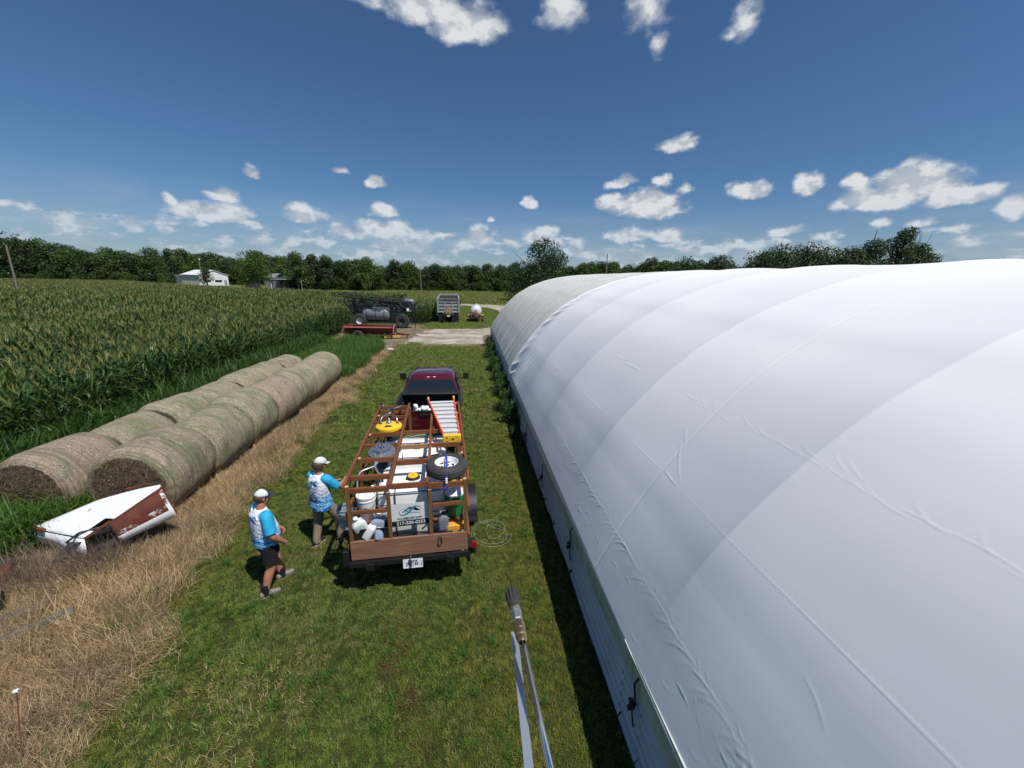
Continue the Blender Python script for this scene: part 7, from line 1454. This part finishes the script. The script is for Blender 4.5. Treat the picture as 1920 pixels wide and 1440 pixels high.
# ---- person two: khaki trousers, at the trailer corner ----
p2 = thing('person', 'person in khaki trousers and white cap, holding a black hose beside the trailer rack', 'person', (-2.80, 6.72, 0), R(-30))
hipL, hipR = Vector((-.09, .0, .90)), Vector((.09, .02, .90)); kL, kR = Vector((-.115, -.02, .48)), Vector((.15, .22, .50)); aL, aR = Vector((-.12, -.11, .09)), Vector((.17, .20, .10))
shL, shR = Vector((-.185, -.0, 1.41)), Vector((.185, .02, 1.41)); eR, wR = Vector((.285, .17, 1.20)), Vector((.20, .42, 1.22)); eL, wL = Vector((-.25, .15, 1.18)), Vector((-.02, .38, 1.15))
q = MB(); q.loft([ring((0, y_, z_), (0, 0, 1), rx, ry, (1, 0, 0), 24, 2.3) for z_, y_, rx, ry in ((.86, 0, .14, .10), (.95, .0, .165, .125), (1.08, .0, .165, .13), (1.22, .0, .18, .13), (1.36, .0, .19, .12), (1.43, .0, .14, .095), (1.47, .01, .065, .065))]); limb(q, [(0, 0, 1.40), (0, .02, 1.50), (0, .04, 1.58)], [.07, .058, .055])
for h_, k_2, a_ in ((hipL, kL, aL), (hipR, kR, aR)): limb(q, [h_, h_.lerp(k_2, .5), k_2, k_2.lerp(a_, .4), a_, a_+Vector((0, .01, -.05))], [.095, .08, .06, .06, .04, .04]); limb(q, [a_+Vector((0, -.02, -.05)), a_+Vector((0, .1, -.07))], [.038, .033])
for s_, e_, w__ in ((shL, eL, wL), (shR, eR, wR)): limb(q, [s_, s_.lerp(e_, .5), e_, e_.lerp(w__, .35), w__], [.062, .052, .045, .044, .029])
hand(q, wR, (-.5, .8, .05), (-.3, -.2, -.9), -1, .8); hand(q, wL, (.5, .7, .1), (.2, -.3, -.9), 1, .8)
F2 = head(q, (.01, .07, 1.66), R(-22), R(-16)); fuse(q, 'body', M['skin'], p2, .007); eyes(F2, p2)
q = MB(); q.loft([ring((0, y_, z_), (0, 0, 1), rx, ry, (1, 0, 0), 28, 2.4) for z_, y_, rx, ry in ((.80, .0, .215, .165), (.86, .0, .218, .168), (.98, .0, .205, .158), (1.14, -.01, .20, .155), (1.29, -.01, .208, .15), (1.39, -.01, .19, .12), (1.445, .0, .12, .09), (1.48, .01, .072, .072))])
for s_ in (shL, shR): limb(q, [Vector((s_.x*.55, 0, 1.41)), s_], [.085, .08])
sh2 = fuse(q, 'shirt', M['shirt'], p2, .009, 3)
for s_, e_ in ((shR, eR), (shL, eL)): q = MB(); limb(q, [Vector((s_.x*.62, 0, 1.42)), s_+Vector((0, 0, .005)), s_.lerp(e_, .45), s_.lerp(e_, .92)], [.078, .090, .084, .082]); fuse(q, 'sleeve', M['cyan'], sh2, .008, 2)
shirt_print(sh2, -.02, 1.28)
q = MB(); q.loft([ring((0, .0, z_), (0, 0, 1), rx, ry, (1, 0, 0), 24, 2.2) for z_, rx, ry in ((.82, .17, .125), (.92, .18, .14), (.98, .175, .135))])
for h_, k_2, a_ in ((hipL, kL, aL), (hipR, kR, aR)): limb(q, [h_, h_.lerp(k_2, .5), k_2, k_2.lerp(a_, .5), a_+Vector((0, .0, .02)), a_+Vector((0, .01, -.035))], [.108, .098, .082, .075, .070, .074])
fuse(q, 'trousers', M['khaki'], p2, .009, 3)
shoe(p2, aL+Vector((0, .0, -.09)), R(2), M['black'], M['sole']); shoe(p2, aR+Vector((0, .0, -.10)), R(-10), M['black'], M['sole'])
q = MB(); q.loft([[F2(x_*math.cos(t_), -.022+y_*math.sin(t_), z_) for t_ in np.linspace(math.radians(160), math.radians(380), 24)] for z_, x_, y_ in ((-.10, .062, .070), (-.085, .078, .092), (-.05, .088, .106), (-.01, .090, .110), (.04, .086, .106))], cap=False); o = q.build('hair', M['hair'], p2, smooth=True); md = o.modifiers.new('t', 'SOLIDIFY'); md.thickness = .014; md.offset = 1
cap_on(F2, p2, M['capwhite'])
Rz = Matrix.Rotation(R(-30), 3, 'Z'); w_ = Vector((-2.80, 6.72, 0))+Rz @ (wR+Vector((-.05, .08, -.02)))
q = MB(); q.tube([w_+Vector((-.12, -.02, -.06)), w_, w_+Vector((.06, .03, -.08)), w_+Vector((.04, 0, -.22)), w_+Vector((-.06, -.02, -.25)), w_+Vector((-.16, -.03, -.20)), w_+Vector((-.10, -.01, -.08)), w_+Vector((.15, .05, -.1)), w_+Vector((.5, .1, -.35)), w_+Vector((.75, .15, -.6))], .008, 8, smooth=3); tag(q.build('held_hose', M['black'], None, smooth=True), 'black hose looped under the hand of the person in khaki trousers', 'hose')
